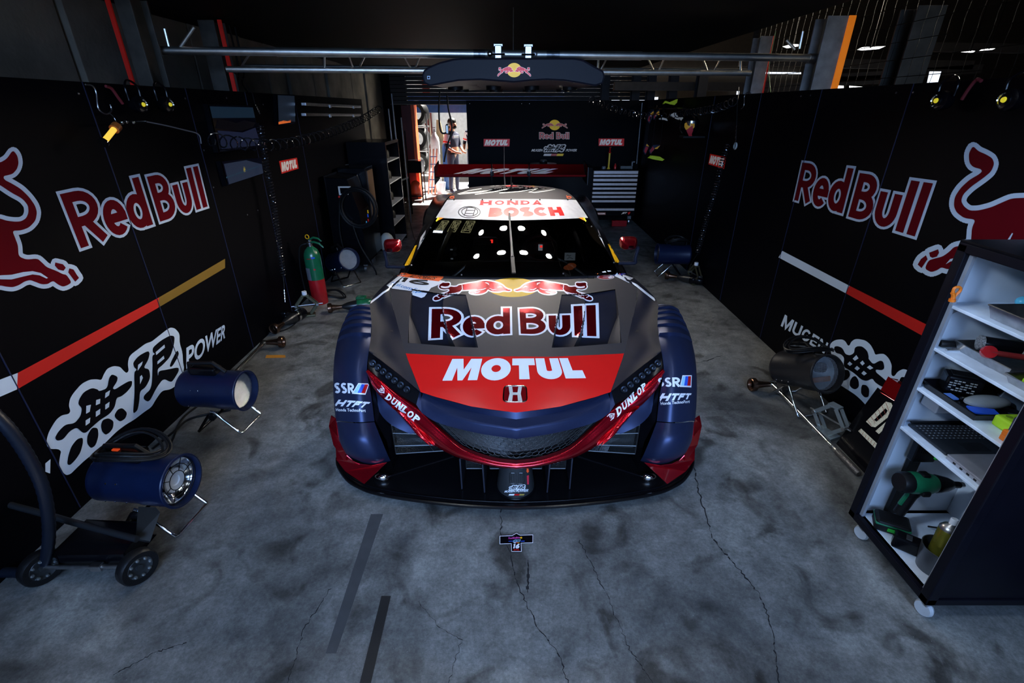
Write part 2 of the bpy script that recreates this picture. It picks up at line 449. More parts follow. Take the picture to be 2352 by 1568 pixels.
def mapp(polys, quad):
    """unit polygons -> picture quad TL,TR,BR,BL"""
    f = homog(quad); return [[f(p) for p in pl] for pl in polys]
def tri2(pl):
    if len(pl) == 3: return [pl]
    if len(pl) == 4: return [[pl[0], pl[1], pl[2]], [pl[0], pl[2], pl[3]]]
    t = tessellate_polygon([[V((x, y, 0)) for x, y in pl]])
    return [[pl[i] for i in q] for q in t]
def refine(tris, mx):
    out = []; st = list(tris)
    while st:
        t = st.pop(); e = [math.dist(t[i], t[(i + 1) % 3]) for i in range(3)]; k = e.index(max(e))
        if e[k] <= mx or len(st) > 60000: out.append(t); continue
        a, b, c = t[k], t[(k + 1) % 3], t[(k + 2) % 3]; m = ((a[0] + b[0]) / 2, (a[1] + b[1]) / 2)
        st.append([a, m, c]); st.append([m, b, c])
    return out
def union(polys):
    vs = []; fs = []
    for p in polys:
        q = [p[i] for i in range(len(p)) if math.dist(p[i], p[i - 1]) > 1e-5]
        if len(q) < 3: continue
        if sum(q[i - 1][0] * q[i][1] - q[i][0] * q[i - 1][1] for i in range(len(q))) < 0: q = q[::-1]
        fs.append(list(range(len(vs), len(vs) + len(q)))); vs += q
    if not fs: return []
    if len(fs) == 1: return tri2(vs)
    cx_ = sum(v[0] for v in vs) / len(vs); cy_ = sum(v[1] for v in vs) / len(vs)
    r = delaunay_2d_cdt([V((x - cx_, y - cy_)) for x, y in vs], [], fs, 0, 1e-3, False)
    W_ = np.array([(v.x, v.y) for v in r[0]]); F_ = [f for f in r[2] if len(f) == 3]
    if not F_: return []
    C = W_[np.array(F_)].mean(axis=1); ins = np.zeros(len(F_), bool); A_ = np.array(vs) - (cx_, cy_)
    for f in fs:
        P = A_[f]; lo = P.min(axis=0); hi = P.max(axis=0)
        k = np.where(~ins & (C[:, 0] >= lo[0]) & (C[:, 0] <= hi[0]) & (C[:, 1] >= lo[1]) & (C[:, 1] <= hi[1]))[0]
        if not len(k): continue
        x, y = C[k, 0], C[k, 1]; c = np.zeros(len(k), bool)
        for i in range(len(P)):
            (x0, y0), (x1, y1) = P[i - 1], P[i]
            if y0 == y1: continue
            c ^= ((y0 > y) != (y1 > y)) & (x < (x1 - x0) * (y - y0) / (y1 - y0) + x0)
        ins[k[c]] = True
    return [[(W_[i][0] + cx_, W_[i][1] + cy_) for i in f] for f, o in zip(F_, ins) if o]
def sticker(name, polys, surf, m, parent=None, mx=6, label=None, far=.45):
    """surf(px,py)->point or None"""
    tr = refine(union(polys), mx); mb = MB(); idx = {}
    def get(p):
        k = (round(p[0], 2), round(p[1], 2))
        if k not in idx:
            q = surf(*p)
            if q is None: idx[k] = None
            else: idx[k] = len(mb.v); mb.v.append(q)
        return idx[k]
    for t in tr:
        a = [get(p) for p in t]
        if None in a or len(set(a)) < 3: continue
        A, B, C = (mb.v[i] for i in a)
        if max((A - B).length, (B - C).length, (A - C).length) > .45: continue
        if (B - A).cross(C - A).dot(CAM - A) < 0: a.reverse()
        mb.f.append(tuple(a))
    return mb.build(name, m, parent, label=label)
def chai(pl, n=2):
    for _ in range(n):
        o = []
        for i in range(len(pl)):
            a, b = pl[i], pl[(i + 1) % len(pl)]
            o += [(a[0] * .8 + b[0] * .2, a[1] * .8 + b[1] * .2), (a[0] * .2 + b[0] * .8, a[1] * .2 + b[1] * .8)]
        pl = o
    return pl
def planeX(X): return lambda x, y: HX(x, y, X)
def planeY(Y): return lambda x, y: HY(x, y, Y)
def planeZ(z): return lambda x, y: HZ(x, y, z)
def T(pl, ox, oy, s): return [(ox + x * s, oy + y * s) for x, y in pl]
# ================================================================ THE SETTING
WL, WR, WT = -2.23, 2.23, 1.985
def floor_mat():
    m = D.materials.new('worn_concrete_floor'); m.use_nodes = True; nt = m.node_tree; b = nt.nodes['Principled BSDF']
    N = nt.nodes.new; Lk = nt.links.new
    tc = N('ShaderNodeTexCoord')
    def noise(sc, det=8, rough=.6, dist=0):
        n = N('ShaderNodeTexNoise'); n.inputs['Scale'].default_value = sc; n.inputs['Detail'].default_value = det
        n.inputs['Roughness'].default_value = rough; n.inputs['Distortion'].default_value = dist
        Lk(tc.outputs['Object'], n.inputs['Vector']); return n
    def ramp(src, p0, c0, p1, c1):
        r = N('ShaderNodeValToRGB'); r.color_ramp.elements[0].position = p0; r.color_ramp.elements[0].color = (*c0, 1)
        r.color_ramp.elements[1].position = p1; r.color_ramp.elements[1].color = (*c1, 1); Lk(src, r.inputs[0]); return r
    def mul(a, b_, f=1):
        x = N('ShaderNodeMix'); x.data_type = 'RGBA'; x.blend_type = 'MULTIPLY'; x.inputs[0].default_value = f
        Lk(a, x.inputs[6]); Lk(b_, x.inputs[7]); return x.outputs[2]
    a = ramp(noise(1.3, 9, .62, .6).outputs['Fac'], .34, (.075, .078, .08), .68, (.34, .34, .325))
    c = ramp(noise(9, 10, .75).outputs['Fac'], .3, (.42, .42, .42), .65, (1.15, 1.15, 1.15))
    d = ramp(noise(70, 6, .8).outputs['Fac'], .3, (.55, .55, .55), .7, (1.3, 1.3, 1.3))
    e = ramp(noise(3.6, 4, .5, 1.2).outputs['Fac'], .32, (.30, .29, .28), .46, (1, 1, 1))
    o = mul(mul(mul(a.outputs[0], c.outputs[0]), d.outputs[0]), e.outputs[0])
    sp = ramp(noise(160, 2, .5).outputs['Fac'], .73, (0, 0, 0), .78, (.30, .32, .34))
    ad = N('ShaderNodeMix'); ad.data_type = 'RGBA'; ad.blend_type = 'ADD'; ad.inputs[0].default_value = 1; Lk(o, ad.inputs[6]); Lk(sp.outputs[0], ad.inputs[7])
    Lk(ad.outputs[2], b.inputs['Base Color'])
    r = ramp(noise(5, 6).outputs['Fac'], .3, (.38,) * 3, .7, (.7,) * 3); Lk(r.outputs[0], b.inputs['Roughness'])
    bp = N('ShaderNodeBump'); bp.inputs['Strength'].default_value = .35; bp.inputs['Distance'].default_value = .004
    Lk(noise(45, 8, .7).outputs['Fac'], bp.inputs['Height']); Lk(bp.outputs[0], b.inputs['Normal'])
    return m
fl = MB().bx((-3.2, -3, -.1), (6, 11.6, 0)).build('floor', floor_mat()); struct(fl)
yard = MB().bx((-6, 11.6, -.1), (6, 30, -.002)).build('floor_yard', mat('bright_yard_paving', (.55, .54, .52), .7)); struct(yard)
M_stain = mat('dark_tape', (.012, .012, .014), .5); M_crack = mat('crack_dirt', (.012, .012, .014), .9); M_scuff = mat('tyre_scuff', (.055, .057, .062), .7)
fz = planeZ(.0015)
sticker('floor_tape', [[(876, 1368), (898, 1368), (852, 1568), (826, 1568)]], fz, M_stain, fl)
sticker('floor_scuff', [[(852, 1180), (880, 1180), (772, 1500), (748, 1500)]], planeZ(.0010), M_scuff, fl)
def cracks(pts, wd, amp=3.2):
    out = []; rnd = random.Random(len(pts) + int(pts[0][0]))
    P = []
    for a, b in zip(pts, pts[1:]):
        n = max(2, int(math.dist(a, b) / 6.5))
        for i in range(n): P.append((a[0] + (b[0] - a[0]) * i / n + rnd.uniform(-amp, amp), a[1] + (b[1] - a[1]) * i / n + rnd.uniform(-amp, amp) * .5))
    P.append(pts[-1])
    for i in range(len(P) - 1): out += stroke_polys([P[i], P[i + 1]], wd * .75 * rnd.uniform(.2, 1.35), ext=.4)
    return out
CR = []
CR += cracks([(1150, 1170), (1152, 1230), (1170, 1262), (1181, 1320), (1210, 1390), (1235, 1440), (1282, 1500), (1305, 1568)], 3.2)
CR += cracks([(1590, 1060), (1605, 1130), (1640, 1240), (1700, 1310), (1748, 1370), (1772, 1440), (1790, 1568)], 3.4)
CR += cracks([(1213, 1285), (1212, 1360)], 7, 2)
CR += cracks([(760, 1350), (700, 1440), (660, 1568)], 2.2)
CR += cracks([(1585, 835), (1625, 828), (1660, 815)], 2)
CR += cracks([(430, 1475), (350, 1500), (260, 1550)], 2.6)
CR += cracks([(1330, 1240), (1400, 1380), (1440, 1480), (1500, 1568)], 2)
CR += cracks([(960, 1380), (1010, 1440), (1060, 1470), (1030, 1568)], 1.6)
sticker('floor_crack', CR, planeZ(.002), M_crack, fl, mx=40)
sticker('floor_paint_mark', [[(612, 815), (655, 815), (656, 821), (609, 822)]], fz, mat('orange_floor_paint', (.55, .22, .02), .6), fl)

def wall(name, a, b): return struct(MB().bx(a, b).build(name, M_wall))
wall_l = wall('wall_left', (WL - .05, -.4, 0), (WL, 7.95, WT))
wall_r = wall('wall_right', (WR, -.4, 0), (WR + .05, 9.0, WT))
wall_b = wall('wall_back', (-.77, 9.0, 0), (2.28, 9.05, WT))
# joints between the boards, with slim edge strips and screws
M_seam = mat('board_edge_strip', (.012, .016, .05), .4)
for px, py in ((330, 600), (540, 640), (8, 830), (650, 620), (735, 560)):
    Y = HX(px, py, WL).y; MB().bx((WL, Y - .002, .01), (WL + .004, Y + .002, WT)).build('board_joint', M_seam, wall_l)
for px, py in ((1790, 600), (1968, 600), (1680, 560), (1600, 480)):
    Y = HX(px, py, WR).y; MB().bx((WR - .004, Y - .002, .01), (WR, Y + .002, WT)).build('board_joint', M_seam, wall_r)
def screws(parent, pts, pl):
    for x, y in pts:
        p = pl(x, y); n = V((1, 0, 0)) if p.x < -2 else (V((-1, 0, 0)) if p.x > 2.1 else V((0, -1, 0)))
        MB().lathe([(.006, 0), (.006, .003), (.003, .005)], p, n, 8).build('screw', M_steel, parent)
screws(wall_l, [(180, 215), (425, 226), (520, 225), (604, 240), (468, 345), (490, 430), (592, 483), (568, 493)], planeX(WL))
screws(wall_r, [(1840, 221), (1862, 219), (2059, 213), (2098, 212), (1732, 768)], planeX(WR))
screws(wall_b, [(1079, 238), (1198, 238), (1216, 238), (1470, 240)], planeY(9.0))

# ---- printed graphics on the side walls
wlp, wlp2, wlp3 = planeX(WL + .002), planeX(WL + .0035), planeX(WL + .005)
wrp, wrp2, wrp3 = planeX(WR - .002), planeX(WR - .0035), planeX(WR - .005)
RB = ('Red', [.66, .54, .56]); BU = ('Bull', [.60, .52, .178, .178])
def redbull(prefix, qR, qB, s1, s2, mw, mr, par, mx=12, w=.178, o=.055):
    sticker(prefix + '_outline', mapp(word(*RB, w, .03, out=o), qR) + mapp(word(*BU, w, .075, out=o), qB), s1, mw, par, mx)
    sticker(prefix, mapp(word(*RB, w, .03), qR) + mapp(word(*BU, w, .075), qB), s2, mr, par, mx)
# left wall: words traced from the corners of the lettering (TL,TR,BR,BL)
redbull('sponsor_lettering', [(137, 446), (318, 406), (352, 515), (186, 570)], [(337, 406), (454, 381), (477, 474), (368, 509)], wlp, wlp2, M_wwhite, M_wred, wall_l)
redbull('sponsor_lettering', [(1843, 373), (1961, 387), (1934, 490), (1824, 459)], [(1975, 397), (2143, 421), (2101, 543), (1948, 497)], wrp, wrp2, M_wwhite, M_wred, wall_r)

bl = [(110, 165), (150, 215), (160, 280), (145, 330), (110, 370), (60, 383), (35, 388), (30, 405), (45, 425), (100, 452), (180, 500), (250, 570), (300, 640), (318, 700), (305, 770), (250, 830), (180, 855), (105, 857), (130, 920), (155, 985), (158, 1060), (175, 1085), (230, 1105), (320, 1095), (360, 1130), (400, 1170), (480, 1200), (540, 1230), (570, 1235), (615, 1300), (580, 1325), (540, 1338), (500, 1320), (460, 1290), (440, 1295), (410, 1315), (360, 1318), (300, 1295), (260, 1280), (215, 1290), (160, 1325), (110, 1342), (60, 1338), (0, 1325), (-160, 1330), (-160, 745), (0, 752), (50, 770), (120, 780), (180, 778), (225, 750), (245, 700), (240, 640), (190, 580), (95, 530), (0, 465), (-80, 430), (-160, 400), (-160, 300), (0, 275), (60, 240)]
bl = chai(bl[:45], 0) if False else chai(bl)
toes_l = [[(475, 1130), (540, 1145), (565, 1175), (545, 1200), (500, 1190), (470, 1155)], [(595, 1180), (630, 1190), (655, 1230), (678, 1262), (645, 1295), (585, 1215)]]
def outl(pl, wd): return [q for i in range(len(pl)) for q in stroke_polys([pl[i], pl[(i + 1) % len(pl)]], wd) if math.dist(pl[i], pl[(i + 1) % len(pl)]) > .01] + [[(p[0] + wd / 2 * math.cos(a * math.pi / 4), p[1] + wd / 2 * math.sin(a * math.pi / 4)) for a in range(8)] for p in pl]
TL_ = lambda pl: T(pl, 0, 300, 560 / 2091)
TR_ = lambda pl: T(pl, 1760, 300, 592 / 2018)
sticker('bull_emblem_outline', outl(TL_(bl), 20) + outl(TL_(toes_l[0]), 20) + outl(TL_(toes_l[1]), 20) + [TL_(bl)], wlp, M_wwhite, wall_l, 20)
sticker('bull_emblem', [TL_(bl)] + [TL_(t) for t in toes_l], wlp2, M_wred, wall_l, 20)
sticker('bull_emblem_crease', [TL_([(-160, 1255), (0, 1240), (100, 1235), (200, 1212), (280, 1204), (350, 1220), (412, 1262), (400, 1268), (340, 1240), (280, 1232), (200, 1250), (100, 1275), (0, 1274), (-160, 1280)])], wlp3, M_wwhite, wall_l, 20)
br = [(1618, 118), (1585, 180), (1590, 250), (1620, 285), (1680, 300), (1690, 320), (1660, 345), (1590, 385), (1520, 450), (1475, 520), (1468, 590), (1490, 640), (1550, 685), (1640, 695), (1610, 760), (1605, 840), (1600, 880), (1520, 900), (1470, 910), (1430, 950), (1380, 985), (1320, 1000), (1270, 1015), (1240, 1080), (1290, 1108), (1340, 1090), (1370, 1068), (1420, 1085), (1500, 1080), (1600, 1110), (1800, 1130), (2150, 1130), (2150, 530), (2018, 525), (1920, 530), (1850, 560), (1760, 600), (1660, 625), (1590, 625), (1545, 590), (1525, 550), (1540, 500), (1600, 440), (1700, 370), (1760, 320), (1785, 260), (1770, 215), (1720, 185), (1660, 160)]
br = chai(br)
toes_r = [[(1275, 955), (1345, 928), (1352, 955), (1335, 985), (1300, 995), (1282, 985)], [(1185, 1048), (1210, 1005), (1250, 975), (1262, 1005), (1215, 1075)]]
sticker('bull_emblem_outline', outl(TR_(br), 23) + [TR_(br)] + outl(TR_(toes_r[0]), 23) + outl(TR_(toes_r[1]), 23), wrp, M_wwhite, wall_r, 20)
sticker('bull_emblem', [TR_(br)] + [TR_(t) for t in toes_r], wrp2, M_wred, wall_r, 20)
sticker('bull_emblem_crease', [TR_([(1925, 800), (1932, 806), (1905, 860), (1870, 930), (1845, 930), (1885, 860)]), TR_([(1405, 1045), (1440, 1005), (1490, 992), (1560, 985), (1560, 1000), (1480, 1012), (1440, 1025)])], wrp3, M_wwhite, wall_r, 20)
sticker('white_stripe', [[(-30, 883), (41, 856), (39, 894), (-30, 924)]], wlp, M_wwhite, wall_l)
sticker('red_stripe', [[(41, 856), (365, 683), (364, 706), (39, 894)]], wlp, M_wbred, wall_l, 30)
sticker('gold_stripe', [[(365, 683), (517, 594), (517, 615), (364, 706)]], wlp, M_wgold, wall_l, 30)
sticker('white_stripe', [[(1797, 576), (1951, 656), (1942, 673), (1788, 591)]], wrp, M_wwhite, wall_r, 30)
sticker('red_stripe', [[(1951, 656), (2138, 750), (2128, 776), (1942, 673)]], wrp, M_wbred, wall_r, 30)

KO = [(420, 1160), (400, 1230), (400, 1280), (430, 1310), (500, 1310), (525, 1330), (515, 1370), (505, 1440), (520, 1490), (565, 1535), (605, 1525), (660, 1470), (740, 1395), (830, 1330), (900, 1260), (1000, 1160), (1080, 1100), (1150, 1060), (1240, 990), (1300, 950), (1340, 880), (1390, 810), (1460, 800), (1520, 760), (1560, 690), (1580, 620), (1570, 570), (1565, 480), (1540, 400), (1540, 320), (1500, 275), (1460, 268), (1420, 295), (1350, 350), (1300, 390), (1250, 405), (1190, 450), (1110, 510), (1095, 580), (1105, 640), (1085, 660), (1060, 640), (1030, 605), (975, 598), (920, 620), (890, 670), (870, 720), (830, 712), (770, 715), (700, 750), (630, 830), (600, 880), (590, 940), (605, 985), (590, 1010), (530, 1020), (480, 1060)]
KB = [[(470, 1215), (500, 1160), (560, 1100), (640, 1090), (690, 1030), (705, 960), (670, 925), (680, 880), (720, 820), (790, 785), (840, 800), (850, 815), (920, 790), (935, 700), (960, 668), (1010, 690), (1005, 730), (965, 790), (985, 800), (1040, 765), (1100, 730), (1135, 725), (1130, 770), (1090, 820), (1040, 860), (1000, 870), (985, 950), (940, 1010), (860, 1060), (790, 1120), (740, 1170), (710, 1172), (660, 1125), (600, 1155), (540, 1230), (490, 1240)],
      [(575, 1440), (585, 1370), (610, 1290), (660, 1225), (710, 1210), (712, 1260), (690, 1340), (650, 1400), (600, 1450)], [(745, 1260), (750, 1190), (790, 1125), (840, 1130), (845, 1200), (820, 1280), (780, 1305)],
      [(865, 1110), (880, 1060), (930, 1045), (975, 1070), (970, 1130), (940, 1170), (905, 1190), (875, 1160)], [(980, 1020), (1010, 970), (1050, 957), (1092, 1000), (1075, 1050), (1030, 1077), (995, 1050)],
      [(1140, 570), (1190, 510), (1270, 468), (1285, 490), (1270, 550), (1230, 615), (1280, 625), (1290, 700), (1250, 780), (1200, 815), (1195, 900), (1180, 980), (1140, 1010), (1150, 900), (1155, 800), (1150, 650), (1175, 630), (1150, 610)],
      [(1310, 440), (1380, 380), (1460, 335), (1500, 345), (1490, 430), (1460, 520), (1395, 590), (1350, 625), (1355, 690), (1362, 640), (1430, 630), (1530, 608), (1535, 640), (1500, 700), (1470, 740), (1400, 705), (1340, 790), (1290, 890), (1265, 905), (1230, 880), (1235, 850), (1300, 790), (1310, 600), (1305, 510), (1330, 495), (1310, 480)],
      [(1450, 600), (1520, 455), (1538, 500), (1475, 608)]]
KH = [[(740, 940), (780, 930), (770, 990), (738, 1008)], [(825, 890), (860, 880), (858, 920), (822, 935)], [(905, 830), (945, 805), (935, 850), (900, 875)], [(735, 1065), (775, 1040), (770, 1085), (735, 1110)], [(822, 990), (860, 965), (858, 1010), (822, 1035)], [(903, 930), (940, 905), (935, 950), (903, 972)],
      [(1200, 690), (1215, 675), (1226, 700), (1201, 755)], [(1335, 480), (1410, 415), (1415, 440), (1340, 505)], [(1350, 560), (1404, 510), (1410, 535), (1350, 585)], [(1185, 588), (1225, 558), (1215, 590), (1180, 640)]]
KO = chai(KO); KB = [chai(p) for p in KB]
TK = lambda pl: T(pl, 0, 680, 560 / 2091)
# the characters in wall coordinates (along, up), so the same artwork can be reused everywhere
def wallc(pl): return [(HX(x, y, WL).y, HX(x, y, WL).z) for x, y in TK(pl)]
KOw, KBw, KHw = wallc(KO), [wallc(p) for p in KB], [wallc(p) for p in KH]
kx0, kx1 = min(p[0] for p in KOw), max(p[0] for p in KOw); kz0, kz1 = min(p[1] for p in KOw), max(p[1] for p in KOw)
kn = lambda pl: [((a - kx0) / (kx1 - kx0), (b - kz0) / (kz1 - kz0)) for a, b in pl]
KOn, KBn, KHn = kn(KOw), [kn(p) for p in KBw], [kn(p) for p in KHw]
def kanji(quad, s1, s2, s3, mw, mb, par, mx=14):
    sticker('brush_characters_outline', mapp([KOn], quad), s1, mw, par, mx)
    sticker('brush_characters', mapp(KBn, quad), s2, mb, par, mx)
    sticker('brush_characters_gap', mapp(KHn, quad), s3, mw, par, mx)
sticker('brush_characters_outline', [TK(KO)], wlp, M_wwhite, wall_l, 30)
sticker('brush_characters', [TK(p) for p in KB], wlp2, M_wblk, wall_l, 30)
sticker('brush_characters_gap', [TK(p) for p in KH], wlp3, M_wwhite, wall_l, 30)
# right wall copy, placed with its own left edge at picture x 1905 and its ends hidden by the cart
Yr = HX(1908, 790, WR).y; zr = HX(1908, 790, WR).z
def rk(pl): return lambda: None
sc_k = 1.0; zc = HX(1955, 762, WR).z
def kr(pl):
    out = []
    for a, b in pl:
        y = Yr - (a - kx0) * sc_k; z = zc + (b - (HX(*TK([(790, 785)])[0], WL).z + .045)) * sc_k
        out.append(V((0, y, z)))
    return out
def kmesh(name, pls, X, m):
    mb = MB()
    for pl in pls:
        P = [V((X, p.y, p.z)) for p in kr(pl)]
        o = len(mb.v); mb.v += P; mb.f += [tuple(i + o for i in t) for t in tessellate_polygon([P])]
    return mb.build(name, m, wall_r)
kmesh('brush_characters_outline', [KOw], WR - .002, M_wwhite); kmesh('brush_characters', KBw, WR - .0035, M_wblk); kmesh('brush_characters_gap', KHw, WR - .005, M_wwhite)
TX = lambda s, q, o=.03, sh=.15: mapp(text_tris(s, o, sh), q)
sticker('power_lettering', TX('POWER', [(428, 798), (520, 742), (517, 776), (428, 848)], .025, 0), wlp, M_wwhite, wall_l)
sticker('tuner_lettering', mapp(word('MUGEN', [.95, .8, .85, .7, .85], .2, .12), [(1803, 722), (1903, 788), (1893, 812), (1793, 748)]), wrp, M_wwhite, wall_r)
sticker('tuner_lettering', [[(104, 1064), (116, 1054), (115, 1087), (104, 1083)]], wlp, M_wwhite, wall_l)

MOT = ('MOTUL', [1.12, 1.06, .86, .92, .74])
def motul_sign(par, q, s1, s2, mr, mw, name='oil_sponsor_plate', inset=.12):
    f = homog(q); sticker(name, [list(q)], s1, mr, par, 20)
    qq = [f(p) for p in ((inset * .5, 1 - inset), (1 - inset * .5, 1 - inset), (1 - inset * .5, inset), (inset * .5, inset))]
    sticker(name + '_lettering', mapp(word(*MOT, .36, .06, shear=.35), qq), s2, mw, par, 8)
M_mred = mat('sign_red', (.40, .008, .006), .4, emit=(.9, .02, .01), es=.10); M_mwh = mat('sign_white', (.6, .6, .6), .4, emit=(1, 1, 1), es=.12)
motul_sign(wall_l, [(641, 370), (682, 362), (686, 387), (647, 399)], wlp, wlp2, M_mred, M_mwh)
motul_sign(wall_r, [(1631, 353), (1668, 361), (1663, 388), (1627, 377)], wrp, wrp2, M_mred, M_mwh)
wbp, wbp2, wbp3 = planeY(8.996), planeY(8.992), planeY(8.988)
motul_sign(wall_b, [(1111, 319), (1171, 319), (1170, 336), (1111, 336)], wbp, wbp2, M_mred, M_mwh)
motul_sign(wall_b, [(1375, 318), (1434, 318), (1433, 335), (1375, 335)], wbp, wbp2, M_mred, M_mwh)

# charging bull artwork (unit: crop pixels of the bonnet logo), facing right
BO = [(1045, 300), (1000, 272), (930, 252), (850, 238), (790, 240), (720, 256), (620, 270), (545, 285), (500, 292), (480, 310), (440, 314), (400, 308), (372, 328), (320, 330), (285, 322), (276, 306), (290, 300), (330, 310), (372, 304), (392, 284), (386, 262), (335, 264), (284, 258), (262, 268), (268, 290), (256, 312), (275, 335), (320, 345), (378, 336), (392, 358), (360, 382), (325, 392), (255, 408), (240, 425), (200, 440), (190, 468), (215, 480), (262, 470), (300, 440), (322, 442), (360, 425), (430, 400), (500, 388), (530, 352), (600, 350), (680, 345), (735, 338), (700, 362), (640, 370), (632, 385), (665, 398), (720, 405), (790, 395), (840, 372), (858, 342), (880, 355), (930, 370), (1000, 372), (1055, 355), (1110, 365), (1150, 354), (1105, 345), (1062, 322)]
BO = chai(BO)
BLINES = [[(540, 290), (548, 340), (520, 372), (450, 392), (380, 405), (325, 428)], [(832, 262), (862, 270), (868, 288)], [(700, 362), (740, 352), (800, 345), (830, 330)], [(760, 372), (720, 380), (700, 392)], [(985, 318), (1010, 305), (1030, 318)], [(232, 428), (262, 445)], [(880, 330), (915, 350), (950, 345)]]
def bulls(par, tfm, s0, s1, s2, my, mr, mw, far=.45, lw=15, sun=(1172, 325, 300, 118), mx=8, half=None, name='bull_logo'):
    """tfm maps art coords to picture coords; mirrored copy about the sun's centre"""
    ell = [(sun[0] + sun[2] * math.cos(a * math.pi / 24), sun[1] + sun[3] * math.sin(a * math.pi / 24)) for a in range(48)]
    mir = lambda pl: [(2 * sun[0] - x, y) for x, y in pl]
    sticker(name + '_sun', [[tfm(p) for p in ell]], s0, my, par, mx, far=far)
    A = []; B = []; Cc = []
    for fn in ((lambda p: p), mir):
        if half == 'L' and fn is mir: continue
        b = [tfm(p) for p in fn(BO)]; k = abs(tfm((100, 0))[0] - tfm((0, 0))[0]) / 100
        A += outl(b, 2 * lw * k) + [b]; B += [b]
        for l in BLINES: Cc += stroke_polys([tfm(p) for p in fn(l)], 9 * k, ext=2 * k)
    sticker(name + '_outline', A, s1, mw, par, mx, far=far); sticker(name, B, s2[0], mr, par, mx, far=far); sticker(name + '_creases', Cc, s2[1], mw, par, mx, far=far)
# logos on the back partition
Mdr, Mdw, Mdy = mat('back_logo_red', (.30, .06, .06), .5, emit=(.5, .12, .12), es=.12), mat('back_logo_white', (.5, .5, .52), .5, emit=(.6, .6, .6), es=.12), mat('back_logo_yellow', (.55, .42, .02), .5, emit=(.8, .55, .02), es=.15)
bt = lambda ox, oy, sx, sy: (lambda p: (ox + (p[0] - 1172) * sx, oy + (p[1] - 325) * sy))
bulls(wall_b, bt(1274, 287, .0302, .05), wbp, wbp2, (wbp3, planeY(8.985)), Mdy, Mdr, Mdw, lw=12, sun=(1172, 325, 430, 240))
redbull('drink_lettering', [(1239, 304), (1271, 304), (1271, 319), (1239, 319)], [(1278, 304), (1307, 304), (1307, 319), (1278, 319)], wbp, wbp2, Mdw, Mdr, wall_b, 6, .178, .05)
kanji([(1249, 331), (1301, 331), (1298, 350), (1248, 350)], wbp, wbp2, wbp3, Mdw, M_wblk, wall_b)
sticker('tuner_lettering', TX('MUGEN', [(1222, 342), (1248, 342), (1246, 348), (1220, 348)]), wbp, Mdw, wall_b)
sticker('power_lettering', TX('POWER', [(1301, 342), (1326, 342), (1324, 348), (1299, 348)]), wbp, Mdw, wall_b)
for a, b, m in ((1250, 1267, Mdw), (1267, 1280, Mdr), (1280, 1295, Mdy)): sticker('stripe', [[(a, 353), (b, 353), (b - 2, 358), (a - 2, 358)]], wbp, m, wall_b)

# ---- upper shell: ceiling, concrete side wall, columns, rear shutter, neighbouring hall
struct(MB().bx((-3.2, -3, 2.95), (2.3, 2.2, 3.0)).build('ceiling', M_black))
struct(MB().bx((-3.2, 2.2, 2.52), (2.3, 11.9, 2.6)).build('ceiling_lintel', M_black))
struct(MB().bx((-3.2, -.4, 0), (-3.1, 11.6, 3.0)).build('wall_concrete_left', M_conc))
xw = -2.8
pan = thing('precast_panel_row', 'grey precast concrete panels standing behind the left partition', 'wall panels'); pan['kind'] = 'structure'; del pan['category'], pan['label']; pan.name = 'wall_panels_left'
ys = [-.4, 1.5, 2.15, 2.75, 3.55, 4.15, 4.9, 5.3, 5.75, 6.3, 6.8, 7.25, 7.7, 8.2, 8.8, 9.5, 10.3, 11.5]
for i in range(len(ys) - 1): MB().bx((xw - .06, ys[i] + .012, 0), (xw + (.03 if i % 3 == 1 else 0), ys[i + 1] - .012, 2.52)).build('concrete_panel', M_conc, pan, bevel=.006)
def column(px0, py0, px1, py1, Y, wdt, name, label, m=M_col, strip=None):
    b = HX(px1, py1, Y) if Y < 3 and Y > -3 else HY(px1, py1, Y); Y = b.y
    t = thing(name, label, 'column'); X = b.x
    MB().bx((X - wdt / 2, Y - .09, 0), (X + wdt / 2, Y - .075, 2.5)).build('flange', m, t, bevel=.003)
    MB().bx((X - wdt / 2, Y + .075, 0), (X + wdt / 2, Y + .09, 2.5)).build('flange', m, t, bevel=.003)
    MB().bx((X - .01, Y - .075, 0), (X + .01, Y + .075, 2.5)).build('web', m, t)
    if strip: MB().bx((X + strip[0], Y - .1, 0), (X + strip[0] + strip[1], Y - .088, 2.5)).build('painted_strip', strip[2], t, label=strip[3])
    return t
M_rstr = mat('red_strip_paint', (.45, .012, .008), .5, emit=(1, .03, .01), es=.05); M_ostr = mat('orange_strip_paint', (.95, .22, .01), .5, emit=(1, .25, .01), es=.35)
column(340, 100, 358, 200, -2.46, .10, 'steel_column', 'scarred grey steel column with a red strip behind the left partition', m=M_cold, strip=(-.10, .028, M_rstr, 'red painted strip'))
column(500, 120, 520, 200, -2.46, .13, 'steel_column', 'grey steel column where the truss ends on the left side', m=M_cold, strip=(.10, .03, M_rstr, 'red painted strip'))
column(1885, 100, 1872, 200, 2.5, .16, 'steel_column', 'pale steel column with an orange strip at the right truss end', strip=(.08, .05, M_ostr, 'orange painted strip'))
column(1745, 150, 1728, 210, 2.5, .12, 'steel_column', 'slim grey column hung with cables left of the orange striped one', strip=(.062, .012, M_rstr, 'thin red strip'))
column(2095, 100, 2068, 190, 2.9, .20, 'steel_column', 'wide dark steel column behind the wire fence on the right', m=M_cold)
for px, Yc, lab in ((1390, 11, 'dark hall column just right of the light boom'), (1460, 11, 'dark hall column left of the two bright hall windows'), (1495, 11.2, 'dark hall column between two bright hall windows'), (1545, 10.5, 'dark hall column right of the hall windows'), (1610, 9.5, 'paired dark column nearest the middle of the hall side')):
    column(px, 200, px, 200, Yc, .16, 'hall_column', lab, m=mat('dark_column_paint', (.05, .05, .055), .6))
